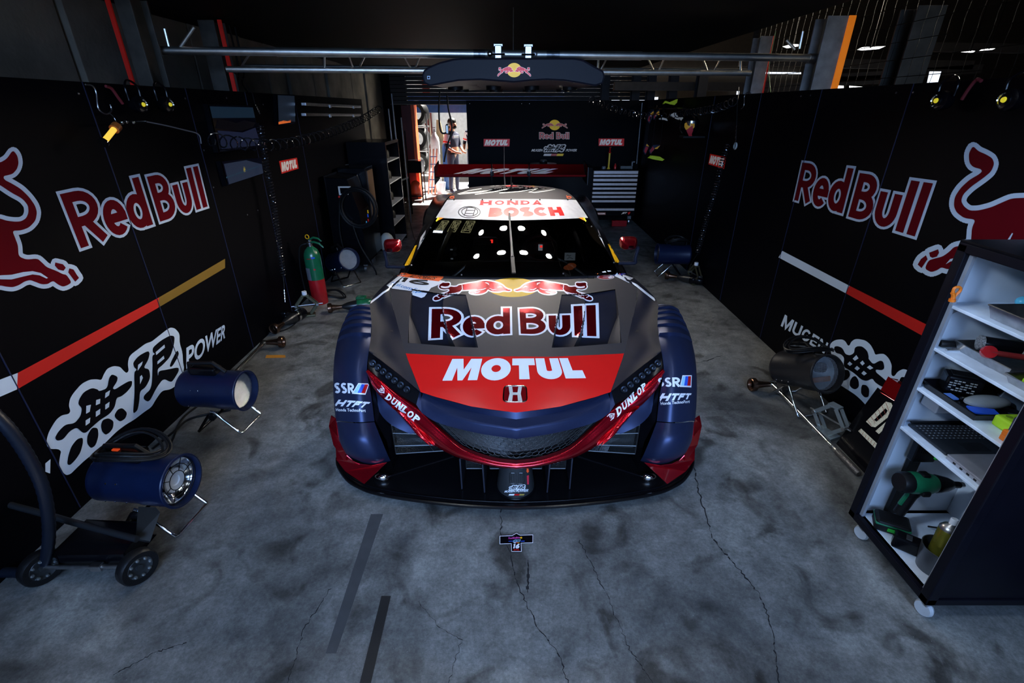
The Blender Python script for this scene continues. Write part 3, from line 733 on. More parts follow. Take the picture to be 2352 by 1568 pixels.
# rear wall with roller shutter and door opening
struct(MB().bx((-3.2, 11.6, 0), (-2.28, 11.75, 3)).build('wall_rear_left', M_black))
struct(MB().bx((-.9, 11.6, 0), (2.6, 11.75, 2.0)).build('wall_rear', M_black))
sh = MB()
for i in range(9): sh.bx((-2.6, 11.55, 1.95 + i * .075), (2.9, 11.58, 2.015 + i * .075))
sh.build('roller_shutter', M_brown); tag(D.objects['roller_shutter'], 'rolled brown slatted shutter above the rear doorway', 'shutter')
rl = MB().bx((-2.6, 11.45, 1.935), (2.6, 11.58, 1.95)).build('shutter_rail', mat('shutter_rail_metal', (.22, .17, .10), .5), D.objects['roller_shutter'])
dj = thing('door_post', 'tall dark red door post at the left of the rear doorway', 'door post')
MB().bx((-2.36, 11.3, 0), (-2.15, 11.6, 1.93)).build('post', M_door, dj, bevel=.01)
MB().bx((-2.15, 11.3, 0), (-2.08, 11.6, 1.93)).build('lit_edge', mat('lit_edge_colour', (.85, .12, .03), .5), dj, bevel=.004)  # lit edge of the same red post, its brightness painted into the colour
# neighbouring hall, over the right partition
Mh = mat('hall_dark_cladding', (.05, .036, .022), .8)
struct(MB().bx((2.9, 14.5, 0), (16, 14.7, 6)).build('wall_hall_far', Mh))
struct(MB().bx((2.3, 11.6, 1.9), (16, 11.7, 2.02)).build('trim_1', M_black))
struct(MB().bx((2.3, 2, 4.6), (16, 15, 4.7)).build('ceiling_hall', Mh))
struct(MB().bx((15.9, 2, 0), (16, 14.6, 6)).build('wall_hall_right', Mh))
def winq(name, q, Y, m, kind='structure'):
    P = [HY(x, y, Y) for x, y in q]; mb = MB().prism(P, (0, .02, 0)); o = mb.build(name, m)
    o['kind'] = kind; return o
k = 1
for q, Y, m in (([(1405, 222), (1423, 223), (1423, 232), (1405, 232)], 14.4, M_emb), ([(1429, 223), (1452, 223), (1452, 233), (1429, 233)], 14.4, M_emb), ([(1459, 222), (1491, 223), (1491, 233), (1459, 233)], 14.4, M_emb), ([(1497, 223), (1512, 223), (1511, 231), (1497, 231)], 14.4, M_emb), ([(1892, 195), (1938, 197), (1938, 205), (1889, 208)], 11, M_emw), ([(1952, 197), (1992, 200), (1990, 204), (1952, 205)], 11, M_emw), ([(2137, 164), (2162, 164), (2154, 190), (2130, 196)], 9, M_emb), ([(1415, 162), (1840, 166), (1840, 170), (1415, 166)], 14.4, M_emb), ([(2011, 200), (2028, 199), (2028, 202), (2011, 203)], 11, M_emw), ([(1694, 200), (1700, 200), (1697, 218), (1692, 218)], 14.3, M_emb)):
    winq('window_%d' % k, q, Y, m); k += 1
for q, lab in (([(1972, 113), (1985, 108), (2034, 106), (2020, 112), (1985, 115)], 'long bright hall lamp just right of the orange striped column'), ([(2214, 119), (2226, 116), (2240, 117), (2236, 120)], 'short bright hall lamp above the far right partition'), ([(2256, 116), (2262, 112), (2286, 111), (2280, 114)], 'narrow hall lamp at the far right above the partition'), ([(1801, 106), (1820, 101), (1835, 102), (1834, 106), (1812, 110)], 'bright hall lamp seen behind the right truss braces')):
    P = [HY(x, y, 8) for x, y in q]; o = thing('hall_lamp', lab, 'lamp'); MB().prism(P, (0, .05, 0)).build('lamp_panel', M_emw, o); c_ = sum(P, V()) / len(P); MB().tube([c_, V((c_.x, c_.y, 4.6))], .008, 6).build('suspension_rod', M_black, o)
# roof beams of the hall
for i, (a, b, lab) in enumerate((((2120, 108), (2352, 112), 'upper purlin crossing the hall behind the wire fence'), ((1900, 146), (2230, 150), 'middle purlin crossing the hall behind the wire fence'), ((1890, 182), (2250, 158), 'sloping beam crossing the hall behind the wire fence'), ((1880, 188), (2100, 180), 'low beam just above the bright hall windows'), ((1410, 198), (1850, 200), 'long brown beam above the hall windows'), ((1700, 142), (1850, 142), 'short beam seen between the right truss and column'))):
    P0, P1 = HY(*a, 10), HY(*b, 10)
    if P1.x > 15: P1.x = 15
    o = MB().bar(P0, P1, .12, .14).build('roof_beam', mat('beam_paint', (.12, .10, .08), .7)); tag(o, lab, 'beam')
# wire fence on top of the right partition line
wf = thing('wire_fence', 'tall crimped wire mesh fence rising behind the right partition', 'fence')
mb = MB()
for i in range(60):
    y = -.2 + i * .11; mb.tube([(2.72, y + .008 * (j % 2), 1.9 + j * .09) for j in range(16)], .0017, 4)
for j in range(12): mb.tube([(2.72, -.2, 1.95 + j * .11), (2.72, 6.3, 1.95 + j * .11)], .0022, 4)
mb.build('wire_mesh', mat('dark_galvanised_wire', (.006, .005, .004), .7, spec=.1), wf)
MB().bar((2.72, 6.3, 0), (2.72, 6.3, 3.2), .04, .04).build('fence_post', M_blk, wf)
# ================================================================ THE RACE CAR
def xc(Y): return .02 - .0085 * (Y - 1.9)
def mirror(p): return V((2 * xc(p.y) - p.x, p.y, p.z))
def interp(x, xs, ys): return float(np.interp(x, xs, ys))
def hoodz(X, Y):
    a = abs(X - xc(Y)); z = interp(Y, [1.9, 1.99, 2.10, 2.29, 2.45, 2.67, 2.9, 3.14, 3.4], [.505, .55, .598, .66, .703, .75, .788, .82, .85])
    k = interp(Y, [1.9, 2.2, 3.1], [.20, .13, .045])
    return z - k * a * a
def HS(px, py, dz=0):
    z = .7
    for _ in range(40):
        P = HZ(px, py, z + dz); z = .5 * z + .5 * hoodz(P.x, P.y)
    return HZ(px, py, z + dz)
car = thing('race_car', 'dark navy racing coupe with red nose panel parked in the centre of the garage', 'car', loc=(0, 0, 0))
BV = []   # meshes that stickers may be cast on
def reg(mb): BV.append((list(mb.v), list(mb.f))); return mb
def both(rows, name, m, smooth=True, label=None, sep=True, cast=True, parent=car, solid=0, ang=35, names=None):
    """a left-half patch and its mirror image; sep -> two parts, else one"""
    if sep:
        a = MB().grid(rows); b = MB().grid([[mirror(p) for p in r] for r in rows], flip=True)
        if cast: reg(a); reg(b)
        return a.build(name, m, parent, smooth, solid=solid, ang=ang, label=label), b.build(name, m, parent, smooth, solid=solid, ang=ang, label=label)
    full = [[mirror(p) for p in reversed(r[1:])] + list(r) if abs(r[0].x - xc(r[0].y)) < 1e-3 else [mirror(p) for p in reversed(r)] + list(r) for r in rows]
    a = MB().grid(full)
    if cast: reg(a)
    return a.build(name, m, parent, smooth, solid=solid, ang=ang, label=label)
def pz(*t): return HZ(*t)
def cz(py, z):
    p = HZ(1183, py, z); p.x = xc(p.y); return p

# ---- bonnet, from knot rows in the picture laid on the bonnet surface
K = [[(1183, 637), (1075, 637), (1030, 635), (960, 631), (934, 628)],
     [(1183, 676), (1070, 676), (1019, 675), (946, 664), (896, 664)],
     [(1183, 710), (1078, 710), (1016, 702), (942, 702), (902, 705)],
     [(1183, 748), (1087, 748), (1027, 746), (939, 745), (914, 748)],
     [(1183, 800), (1098, 798), (1060, 797), (937, 787), (926, 793)],
     [(1183, 818), (1098, 819), (1052, 817), (942, 812), (931, 811)],
     [(1184, 947), (1128, 940), (1082, 933), (1000, 911), (966, 900)]]
SUB = [14, 8, 8, 3]
def seg(row, j, n):
    a, b = row[j], row[j + 1]; return [(a[0] + (b[0] - a[0]) * i / n, a[1] + (b[1] - a[1]) * i / n) for i in range(n + 1)]
def rowpts(row, j0, j1):
    out = []
    for j in range(j0, j1):
        s_ = seg(row, j, SUB[j]); out += s_ if j == j0 else s_[1:]
    return out
def krows(k0, k1, j0, j1, n, depth=None):
    """depth(s, t) metres below the bonnet; s 0 at k0 to 1 at k1"""
    rows = []; kk = list(range(k0, k1))
    for q, k_ in enumerate(kk):
        A = rowpts(K[k_], j0, j1); B = rowpts(K[k_ + 1], j0, j1)
        for i in range(n + 1):
            if q and i == 0: continue
            t = i / n; s = (q + t) / len(kk); r = []
            for c, (a, b) in enumerate(zip(A, B)):
                x = a[0] + (b[0] - a[0]) * t; y = a[1] + (b[1] - a[1]) * t
                P = HS(x, y)
                if j0 == 0 and c == 0: P.x = xc(P.y)
                if depth: P = V((P.x, P.y, hoodz(P.x, P.y) - depth(s, c / (len(A) - 1))))
                r.append(P)
            rows.append(r)
    return rows
A1 = krows(0, 1, 0, 4, 6); A2 = krows(1, 4, 0, 1, 5); A3 = krows(1, 4, 3, 4, 5); A4 = krows(4, 5, 0, 4, 3)
hood = MB()
for R in (A1, A4, A2):
    hood.grid([[mirror(p) for p in reversed(r[1:])] + r for r in R])
hood.grid(A3); hood.grid([[mirror(p) for p in r] for r in A3], flip=True)
reg(hood); hood.build('bonnet', M_hood, car, True, ang=50)
dv = lambda s, t: .10 * s ** 1.6 * (1 - .25 * t) + .004 + .03 * s * math.sin(math.pi * t)
df = lambda s, t: .006 + .17 * s ** 1.1
vane = krows(1, 4, 1, 2, 6, dv); floor_ = krows(1, 4, 2, 3, 6, df)
both(vane, 'bonnet_duct_vane', M_winp, ang=50); both(floor_, 'bonnet_duct_floor', M_winp, ang=50)
# duct walls
hk = krows(1, 4, 0, 4, 6); o1 = SUB[0]; o2 = o1 + SUB[1]; o3 = o2 + SUB[2]
wA = [[hk[i][o1], V((vane[i][0].x, vane[i][0].y, vane[i][0].z))] for i in range(len(hk))]
wB = [[vane[i][-1], floor_[i][0]] for i in range(len(hk))]
wC = [[floor_[i][-1], hk[i][o3]] for i in range(len(hk))]
for w_ in (wA, wB, wC): both(w_, 'bonnet_duct_wall', M_hood, cast=False)
lipr = [krows(4, 5, 1, 3, 1)[0], [p - V((0, -.0, .19)) for p in krows(4, 5, 1, 3, 1)[0]]]
both(lipr, 'bonnet_duct_wall', M_gblk, cast=False)
# small curved scoop at the outer side of each duct
sc_rows = [[HS(941 + 18 * i / 6 * 0, 716, -.01)] for i in range(1)]
scp = []
for i in range(9):
    t = i / 8; y = 716 + 70 * t; x0 = 939 + 0 * t; x1 = 942 + 30 * math.sin(t * math.pi / 2)
    a = HS(x0, y); b = HS(x1, y)
    scp.append([V((a.x, a.y, hoodz(a.x, a.y) - .002)), V(((a.x + b.x) / 2, (a.y + b.y) / 2, hoodz(a.x, a.y) - .012 - .05 * t)), V((b.x, b.y, hoodz(b.x, b.y) - .03 - .14 * t))])
both(patch(scp, 6, 12), 'bonnet_duct_scoop', M_hood, cast=False)
# red nose panel
A5 = krows(5, 6, 0, 4, 14)
both(A5, 'nose_panel', M_redd, sep=False, label='red panel across the front of the bonnet')
# recessed strip and bumper lip
k4 = [(1184, 947), (1130, 941), (1082, 933), (1045, 924), (1005, 913), (966, 900)]
B0 = [HS(*p) for p in k4]; B0[0].x = xc(B0[0].y)
S1 = [cz(966, .50), pz(1130, 958, .50), pz(1082, 948, .50), pz(1030, 933, .505), pz(998, 921, .512), pz(968, 903, .53)]
for p in S1: p.y += .012
L0 = [cz(983, .487), pz(1130, 974, .487), pz(1082, 964, .487), pz(1028, 947, .49), pz(993, 929, .50), pz(971, 905, .525)]
L1 = [cz(990, .475), pz(1130, 981, .475), pz(1082, 972, .475), pz(1025, 956, .476), pz(986, 938, .485), pz(967, 918, .51)]
L2 = [cz(1008, .43), pz(1150, 1003, .43), pz(1100, 995, .43), pz(1036, 980, .432), pz(996, 966, .445), pz(969, 948, .465)]
L3 = [p + V((0, .04, 0)) for p in L2]
both([crs(r, 20) for r in (B0, S1, L0)], 'bumper_recess', M_navy, sep=False, ang=30)
both(patch([L0, L1, L2, L3], 24, 9), 'bumper_lip', M_navy, sep=False)
# headlights
HT = [(847, 807, .685), (880, 832, .655), (920, 862, .605), (964, 899, .545)]; HB = [(845, 846, .635), (880, 876, .580), (916, 905, .535), (956, 929, .495)]
ht = [pz(*p) for p in HT]; hb = [pz(*p) for p in HB]
for q in both(patch([ht, hb], 12, 4), 'headlight', M_gblk): pass
lens = MB(); hm = [(a + b) / 2 for a, b in zip(ht, hb)]
lc = MB(); lc2 = MB()
for i in range(7):
    p = cr(hm, .12 + i * .115) + V((0, -.006, .006))
    q = mirror(p)
    for c, mb in ((p, lc), (q, lc2)):
        mb.lathe([(.008, 0), (.017, .006), (.019, .012)], c + V((0, .008, -.002)), V((0, -.8, .55)), 10, cap=False); mb.ball(c, .006, 8)
lc.build('headlight_lamp_row', mat('smoked_lamp_metal', (.10, .11, .13), .22, .9), car, True); lc2.build('headlight_lamp_row', mat('smoked_lamp_metal', (.10, .11, .13)), car, True)
# side piece between headlight and lip
both(patch([[pz(964, 899, .545), pz(968, 903, .53)], [pz(960, 914, .52), pz(967, 918, .51)], [pz(956, 929, .495), pz(969, 948, .465)]], 2, 6), 'bumper_corner', M_navy)
# moustache (red chrome)
MT = [(845, 849, .633), (879, 877, .580), (916, 909, .528), (943, 929, .495), (969, 948, .465), (995, 974, .425), (1031, 1007, .375), (1069, 1035, .345), (1133, 1057, .322)]
MBt = [(842, 853, .615), (857, 890, .55), (888, 925, .48), (912, 947, .43), (940, 978, .375), (985, 1012, .33), (1016, 1034, .30), (1060, 1053, .288), (1130, 1070, .278)]
mt = [pz(*p) for p in MT] + [cz(1064, .318)]; mbm = [pz(*p) for p in MBt] + [cz(1077, .272)]
mm = [(a * .5 + b * .5) + V((0, -.020, .006)) for a, b in zip(mt, mbm)]
m1 = [(a * .82 + b * .18) + V((0, -.006, .004)) for a, b in zip(mt, mbm)]
mb_ = [p + V((.0, .05, .012)) for p in mbm]; mt_ = [p + V((0, .03, -.004)) for p in mt]
rows = [mt_, mt, m1, mm, mbm, mb_]
rows = [list(reversed(r)) for r in rows]
both(patch(rows, 44, 20), 'grille_surround', M_redc, sep=False, label='red chrome grille surround', ang=60)
# fang at the lower outer side
fg = [[pz(900, 935, .47), pz(929, 962, .41), pz(962, 997, .36), pz(1004, 1026, .30)], [pz(915, 940, .465), pz(945, 972, .405), pz(975, 1004, .352), pz(1006, 1020, .31)], [pz(935, 950, .45), pz(962, 972, .40), pz(990, 1002, .345), pz(1008, 1014, .33)]]
fg[1] = [p + V((0, -.022, .004)) for p in fg[1]]
fl_ = [[p + V((.0, .03, .0)) for p in fg[0]], [p.copy() for p in fg[0]]]
both(patch([fl_[0]] + fg, 14, 10), 'grille_surround_fang', M_redc, cast=False, ang=60)
for t0 in (-.3, .3):
    pts = [pz(945 + 12 * t0, 965, .41) + V((0, -.03, 0)), pz(968 + 12 * t0, 992, .365) + V((0, -.03, 0)), pz(994 + 12 * t0, 1018, .325) + V((0, -.018, 0))]
    for fn in ((lambda p: p), mirror): MB().tube(crs([fn(p) for p in pts], 8), [.001] + [.004] * 7 + [.001], 6).build('fang_ridge', M_redc, car, True)
# grille: honeycomb wire and radiator behind
gt = [cz(1010, .425), pz(1100, 998, .425), pz(1036, 983, .428), pz(1000, 970, .44)]; gb = [cz(1062, .322), pz(1133, 1055, .326), pz(1069, 1033, .349), pz(1003, 974, .43)]
gt = [p + V((0, .03, 0)) for p in gt]; gb = [p + V((0, .02, 0)) for p in gb]
both(patch([[p + V((0, .06, 0)) for p in gt], [p + V((0, .06, 0)) for p in gb]], 12, 4), 'radiator_core', mat('radiator_dark', (.012, .013, .014), .5), sep=False, cast=False)
GT, GB = crs(gt, 40), crs(gb, 40)
def gpt(u, v):
    s = abs(u); i = min(int(s * 40), 39); f = s * 40 - i
    a = GT[i] * (1 - f) + GT[i + 1] * f; b = GB[i] * (1 - f) + GB[i + 1] * f; p = a * (1 - v) + b * v
    return mirror(p) if u < 0 else p
hexm = MB(); fine = MB()
du = .085; dvv = .185
for r in range(8):
    for c in range(-13, 14):
        cu = c * du + (du / 2 if r % 2 else 0); cv = r * dvv * .75
        P = [(cu + du * .5 * math.sin(a * math.pi / 3), cv + dvv * .5 * math.cos(a * math.pi / 3)) for a in range(4)]
        for (u0, v0), (u1, v1) in zip(P, P[1:]):
            if max(abs(u0), abs(u1)) <= .99 and 0 <= min(v0, v1) and max(v0, v1) <= 1: hexm.tube([gpt(u0, v0), gpt(u1, v1)], .0013, 4, cap=False)
hexm.build('grille_mesh', mat('grille_wire', (.05, .053, .057), .35, .7), car, label='honeycomb grille mesh')
for c in range(-60, 61):
    u = c / 61; fine.tube([gpt(u, .0) + V((0, .03, 0)), gpt(u, 1) + V((0, .03, 0))], .0007, 3, cap=False)
for r in range(1, 16): fine.tube([gpt(-.98 + i * .196, r / 16) + V((0, .03, 0)) for i in range(11)], .0007, 3, cap=False)
fine.build('fine_grille_screen', mat('dark_wire', (.06, .062, .065), .4, .7), car)
MB().bx((-.012, 2.0, .32), (.032, 2.01, .425)).build('tow_strap_plate', mat('dull_brass_plate', (.28, .25, .18), .5, .5), car)
# ---- fender and side surfaces
def hs(x, y): return HS(x, y)
S = [[hs(934, 628), pz(925, 629, .80), pz(915, 631, .78), pz(905, 634, .755)],
     [hs(896, 664), pz(886, 665, .778), pz(877, 667, .77), pz(868, 669, .745)],
     [hs(902, 705), pz(886, 703, .735), pz(866, 701, .735), pz(849, 699, .755)],
     [hs(914, 748), pz(895, 748, .69), pz(873, 747, .705), pz(854, 746, .735)],
     [hs(926, 793), pz(900, 793, .665), pz(872, 793, .672), pz(849, 795, .695)],
     [hs(946, 850), pz(918, 838, .625), pz(885, 822, .650), pz(848, 805, .69)],
     [hs(966, 900), pz(925, 866, .60), pz(884, 834, .652), pz(847, 807, .685)]]
both(patch(S, 12, 26), 'wing_inner_panel', M_winp)
F = [[pz(849, 699, .755), pz(835, 699, .77), pz(818, 701, .76), pz(806, 712, .70), pz(804, 722, .60)],
     [pz(852, 722, .742), pz(832, 719, .765), pz(812, 720, .75), pz(793, 733, .69), pz(792, 745, .58)],
     [pz(854, 752, .725), pz(830, 750, .752), pz(803, 753, .735), pz(779, 768, .66), pz(780, 785, .55)],
     [pz(848, 800, .69), pz(824, 800, .70), pz(795, 802, .685), pz(770, 812, .62), pz(771, 830, .50)],
     [pz(843, 850, .62), pz(820, 850, .635), pz(792, 851, .62), pz(767, 858, .565), pz(768, 880, .45)],
     [pz(852, 905, .52), pz(826, 905, .545), pz(798, 905, .53), pz(768, 908, .475), pz(769, 925, .38)],
     [pz(860, 967, .40), pz(834, 969, .425), pz(806, 969, .415), pz(773, 967, .375), pz(774, 985, .28)]]
both(patch(F, 16, 30), 'front_wing', M_navy)
Ft = [[pz(860, 969, .395), pz(834, 971, .42), pz(806, 971, .41), pz(774, 969, .37), pz(776, 985, .27)],
      [pz(878, 998, .33), pz(850, 1000, .365), pz(815, 1002, .36), pz(784, 1000, .31), pz(784, 1015, .2)],
      [pz(893, 1032, .235), pz(862, 1040, .26), pz(825, 1038, .255), pz(799, 1030, .23), pz(799, 1042, .14)],
      [pz(897, 1058, .145), pz(868, 1066, .15), pz(838, 1064, .15), pz(806, 1052, .14), pz(805, 1060, .08)]]
Ft[1] = [p + V((0, -.03, 0)) if i < 4 else p for i, p in enumerate(Ft[1])]; Ft[2] = [p + V((0, -.035, 0)) if i < 4 else p for i, p in enumerate(Ft[2])]
both(patch(Ft, 14, 14), 'lower_wing_bulge', M_navy)
Ch = [[pz(845, 852, .615), pz(850, 880, .555), pz(857, 905, .50), pz(862, 965, .395), pz(880, 998, .32), pz(895, 1030, .235), pz(903, 1076, .075)],
      [pz(850, 862, .60), pz(862, 895, .53), pz(873, 925, .46), pz(884, 965, .38), pz(893, 990, .345), pz(903, 1020, .26), pz(908, 1074, .075)]]
for p in Ch[1]: p.y += .09
both(patch(Ch, 4, 18), 'wing_inner_wall', M_gblk, cast=False)
Ck = [[pz(850, 862, .60), pz(866, 902, .53), pz(893, 928, .47), pz(929, 962, .41), pz(962, 999, .35)], [pz(853, 875, .57), pz(862, 920, .48), pz(868, 955, .41), pz(896, 985, .37), pz(940, 1006, .33)]]
for r in Ck:
    for p in r: p.y += .035
both(patch(Ck, 12, 4), 'bumper_cheek', M_navy, cast=False)
# louvres on the wing tops
Fp = patch(F, 16, 30)
for k_ in range(5):
    i0 = .5 + k_ * 2.3; rows = []
    for t, dz in ((0, .000), (.35, .009), (.7, .016), (1, .021), (1.02, -.006)):
        fi = i0 + t * 2.5; i = int(fi); f = fi - i; r = []
        for c in range(0, 13):
            p = Fp[i][c].lerp(Fp[i + 1][c], f); e_ = 1 if 0 < c < 11 else (.5 if c == 11 else 0) if c else 1
            r.append(p + V((0, -dz * .3, dz * e_ + .002)))
        rows.append(r)
    side_ = [[r[0] for r in rows], [r[0] + V((.002, 0, -.022)) for r in rows]]
    both(rows, 'wing_louvre', M_navy, cast=False, ang=40)
# canards
CU = [(765, 950, .385), (775, 957, .38), (781, 999, .31), (793, 1014, .27), (807, 1025, .25), (796, 1054, .17), (770, 1017, .235), (760, 974, .32)]
CLo = [(774, 1012, .22), (799, 1040, .21), (812, 1052, .18), (828, 1060, .165), (856, 1063, .165), (891, 1056, .17), (839, 1105, .085), (796, 1076, .11), (776, 1050, .15)]
def plate(pts, name, m, off=.004, parent=car):
    for fn in ((lambda p: p), mirror):
        P = [fn(p) for p in pts]; o = len(P); mb = MB(); mb.v = [p for p in P]; mb.f = [tuple(t) for t in tessellate_polygon([P])]
        mb.build(name, m, parent, solid=off)
plate([pz(*p) + V((-.004, -.015, 0)) for p in CU], 'canard', M_redc); plate([pz(*p) + V((0, -.02, 0)) for p in CLo], 'canard', M_redc)
# splitter
SPL = [(774, 1052), (776, 1068), (785, 1085), (801, 1104), (823, 1117), (852, 1129), (908, 1141), (979, 1151), (1056, 1159), (1120, 1163), (1184, 1165)]
e = [HZ(x, y, .055) for x, y in SPL]; e[-1].x = xc(e[-1].y)
e = crs(e, 40); edge = [V((e[0].x, 3.0, .055))] + e
out = edge + [mirror(p) for p in reversed(edge[:-1])]
MB().prism([V((p.x, p.y, .040)) for p in out], (0, 0, .016)).build('front_splitter', M_splat, car)
MB().tube([V((p.x, p.y, .052)) for p in out], .009, 8).build('splitter_edge_lip', M_splat, car, True)
MB().tube([V((p.x, p.y + .03, .060)) for p in out[2:-2]], .003, 6).build('splitter_bead', M_gblk, car, True)
# undertray bulkhead behind the mesh
MB().bx((-.72, 2.32, .05), (.74, 2.36, .42)).build('front_bulkhead', M_gblk, car)
# side mesh intakes
for fn in ((lambda p: p), mirror):
    q = [fn(pz(894, 989, .36)), fn(pz(1000, 1012, .32)), fn(pz(1043, 1047, .22)), fn(pz(905, 1056, .195))]
    q = [p + V((0, .05, 0)) for p in q]
    def bq(u, v): return (q[0] * (1 - u) + q[1] * u) * (1 - v) + (q[3] * (1 - u) + q[2] * u) * v + V((0, .03 * math.sin(v * 3) * u, .012 * math.sin(v * 6) * u))
    f_ = MB(); fr = MB()
    for i in range(47): f_.tube([bq(i / 46, j / 4) for j in range(5)], .0008, 3, cap=False)
    for j in range(25): f_.tube([bq(i / 6, j / 24) for i in range(7)], .0008, 3, cap=False)
    f_.build('side_intake_mesh', mat('intake_wire', (.08, .085, .09), .35, .8), car)
    for v_ in (.0, .28, .72, 1): fr.tube([bq(i / 6, v_) for i in range(7)], .0035, 6)
    for u_ in (0, 1): fr.tube([bq(u_, j / 4) for j in range(5)], .0035, 6)
    fr.tube([bq(.62, .72), bq(.64, 1)], .003, 6)
    fr.build('side_intake_frame', mat('dark_metal_frame', (.045, .048, .052), .35, .8), car, True)
    bk = MB().grid([[bq(i / 4, j / 3) + V((0, .05, 0)) for i in range(5)] for j in range(4)]).build('side_radiator', mat('radiator_dark', (.01, .01, .01), .5), car)
    # struts, fences, duct lens
    MB().tube([fn(pz(1043, 1048, .27)), fn(pz(893, 1094, .07))], .0045, 8).build('splitter_stay', M_gblk, car, True)
    for (xa, ya), (xb, yb) in (((1056, 1054), (1061, 1122)), ((1108, 1066), (1113, 1130))):
        a = fn(pz(xa, ya, .285)); b = fn(pz(xb, yb, .062)); c = V((b.x, b.y + .28, .062)); d_ = V((a.x, a.y + .2, .30))
        MB().prism([a, b, c, d_], (.004, 0, 0)).build('splitter_fence', mat('dark_fence_carbon', (.03, .032, .045), .3, .3), car)
        MB().tube([a, b], .0035, 6).build('fence_edge', mat('worn_metal_edge', (.16, .17, .24), .3, .8), car)
    p = fn(pz(877, 1102, .06)); mb = MB().ball(p + V((0, .01, .012)), .032, 14, (1.3, .8, .75)); mb.build('brake_duct_lens', M_chrome, car, True)
    for xo, z_ in ((1062, .20), (1118, .18)):
        c = fn(pz(xo + 24, 1092, z_)); mb = MB()
        c = c + V((0, .1, 0))
        for i in range(13): mb.tube([c + V((-.04 + i * .0067, 0, -.035)), c + V((-.04 + i * .0067, 0, .045))], .0007, 3)
        for i in range(13): mb.tube([c + V((-.04, 0, -.035 + i * .0067)), c + V((.04, 0, -.035 + i * .0067))], .0007, 3)
        mb.tube([c + V((-.043, -.002, -.038)), c + V((.043, -.002, -.038)), c + V((.043, -.002, .05)), c + V((-.043, -.002, .05))], .003, 6, closed=True)
        mb.build('lower_intake_mesh', mat('intake_wire', (.08, .085, .09), .35, .8), car)
# carbon nose box in the middle
nb = MB(); cb = V((xc(1.95), 1.965, 0)); prof = [(.062, .108), (.10, .104), (.14, .098), (.2, .09), (.26, .086), (.31, .084)]
rows = [[cb + V((-r * .92 * math.cos(math.pi * i / 16), -r * math.sin(math.pi * i / 16), z)) for i in range(17)] for z, r in prof]
nb.grid(rows); reg(nb); nb.build('nose_box', M_carbon, car, True)
MB().tube([cb + V((-.11 * .94 * math.cos(math.pi * i / 16), -.11 * math.sin(math.pi * i / 16), .062)) for i in range(17)], .005, 6).build('nose_box_flange', M_gblk, car, True)
# ---- windscreen, roof, pillars
W = [[cz(636, .828), pz(1080, 635, .828), pz(1000, 631, .826), pz(936, 626, .82)],
     [cz(570, .935), pz(1085, 569, .93), pz(1020, 566, .915), pz(968, 562, .885)],
     [cz(506, 1.045), pz(1100, 504, 1.04), pz(1045, 502, 1.02), pz(1001, 500, .985)],
     [cz(457, 1.135), pz(1115, 457, 1.13), pz(1065, 458, 1.11), pz(1027, 459, 1.08)]]
wr = patch(W, 16, 24)   # row 16 is the lower edge of the banner
glass_rows = wr[:17]; ban_rows = wr[16:]
both(glass_rows, 'windscreen', M_glass, sep=False)
both(ban_rows, 'windscreen_banner', mat('banner_film_white', (.52, .54, .60), .3, coat=.4), sep=False, label='white sun strip with red lettering')
RF = [W[3], [cz(440, 1.155), pz(1120, 441, 1.15), pz(1074, 444, 1.135), pz(1036, 449, 1.105)], [cz(426, 1.165), pz(1124, 428, 1.16), pz(1086, 431, 1.14), pz(1052, 437, 1.105)]]
last = [p + V((0, .5, -.07)) for p in RF[-1]]; RF.append(last); RF.append([p + V((0 if i == 0 else .03 * i, .6, -.16)) for i, p in enumerate(last)]); RF.append([p + V((0, .45, -.06)) for p in RF[-1]])
for r in RF[1:]: r[0].x = xc(r[0].y)
both(patch(RF, 16, 40), 'roof', M_hood, sep=False)
ge = [glass_rows[i][-1] for i in range(0, 17, 2)] + [ban_rows[i][-1] for i in range(2, 9, 2)] + [r[-1] for r in RF[1:]]
def pout(i):  # outer edge of the pillar
    p = ge[i]; return p + V((-.035, .02, -.035))
def shl(p):
    Y = p.y; x = interp(Y, [3.1, 3.5, 4.1, 4.8, 5.3, 6, 6.8], [.80, .835, .84, .86, .90, .93, .90]); z = interp(Y, [3.1, 3.5, 4.1, 4.8, 5.4, 6.2, 6.9], [.77, .78, .80, .83, .87, .88, .80])
    return V((xc(Y) - x, Y, z))
side = []
for i, p in enumerate(ge):
    o = pout(i); s_ = shl(o)
    side.append([p.copy(), (p + o) / 2 + V((-.006, 0, .006)), o, (o * .45 + s_ * .55) + V((.01, 0, -.01)), s_, s_ + V((-.03, 0, -.07)), V((s_.x - .03, s_.y, .42)), V((s_.x - .02, s_.y, .12))])
first = [pz(934, 628, .815), pz(925, 629, .80), pz(918, 630, .785), pz(912, 631, .775), pz(905, 634, .755), pz(903, 636, .68), V((-.83, 3.05, .42)), V((-.83, 3.05, .12))]
both(patch([first] + side, 14, 60), 'body_side', M_gblk)
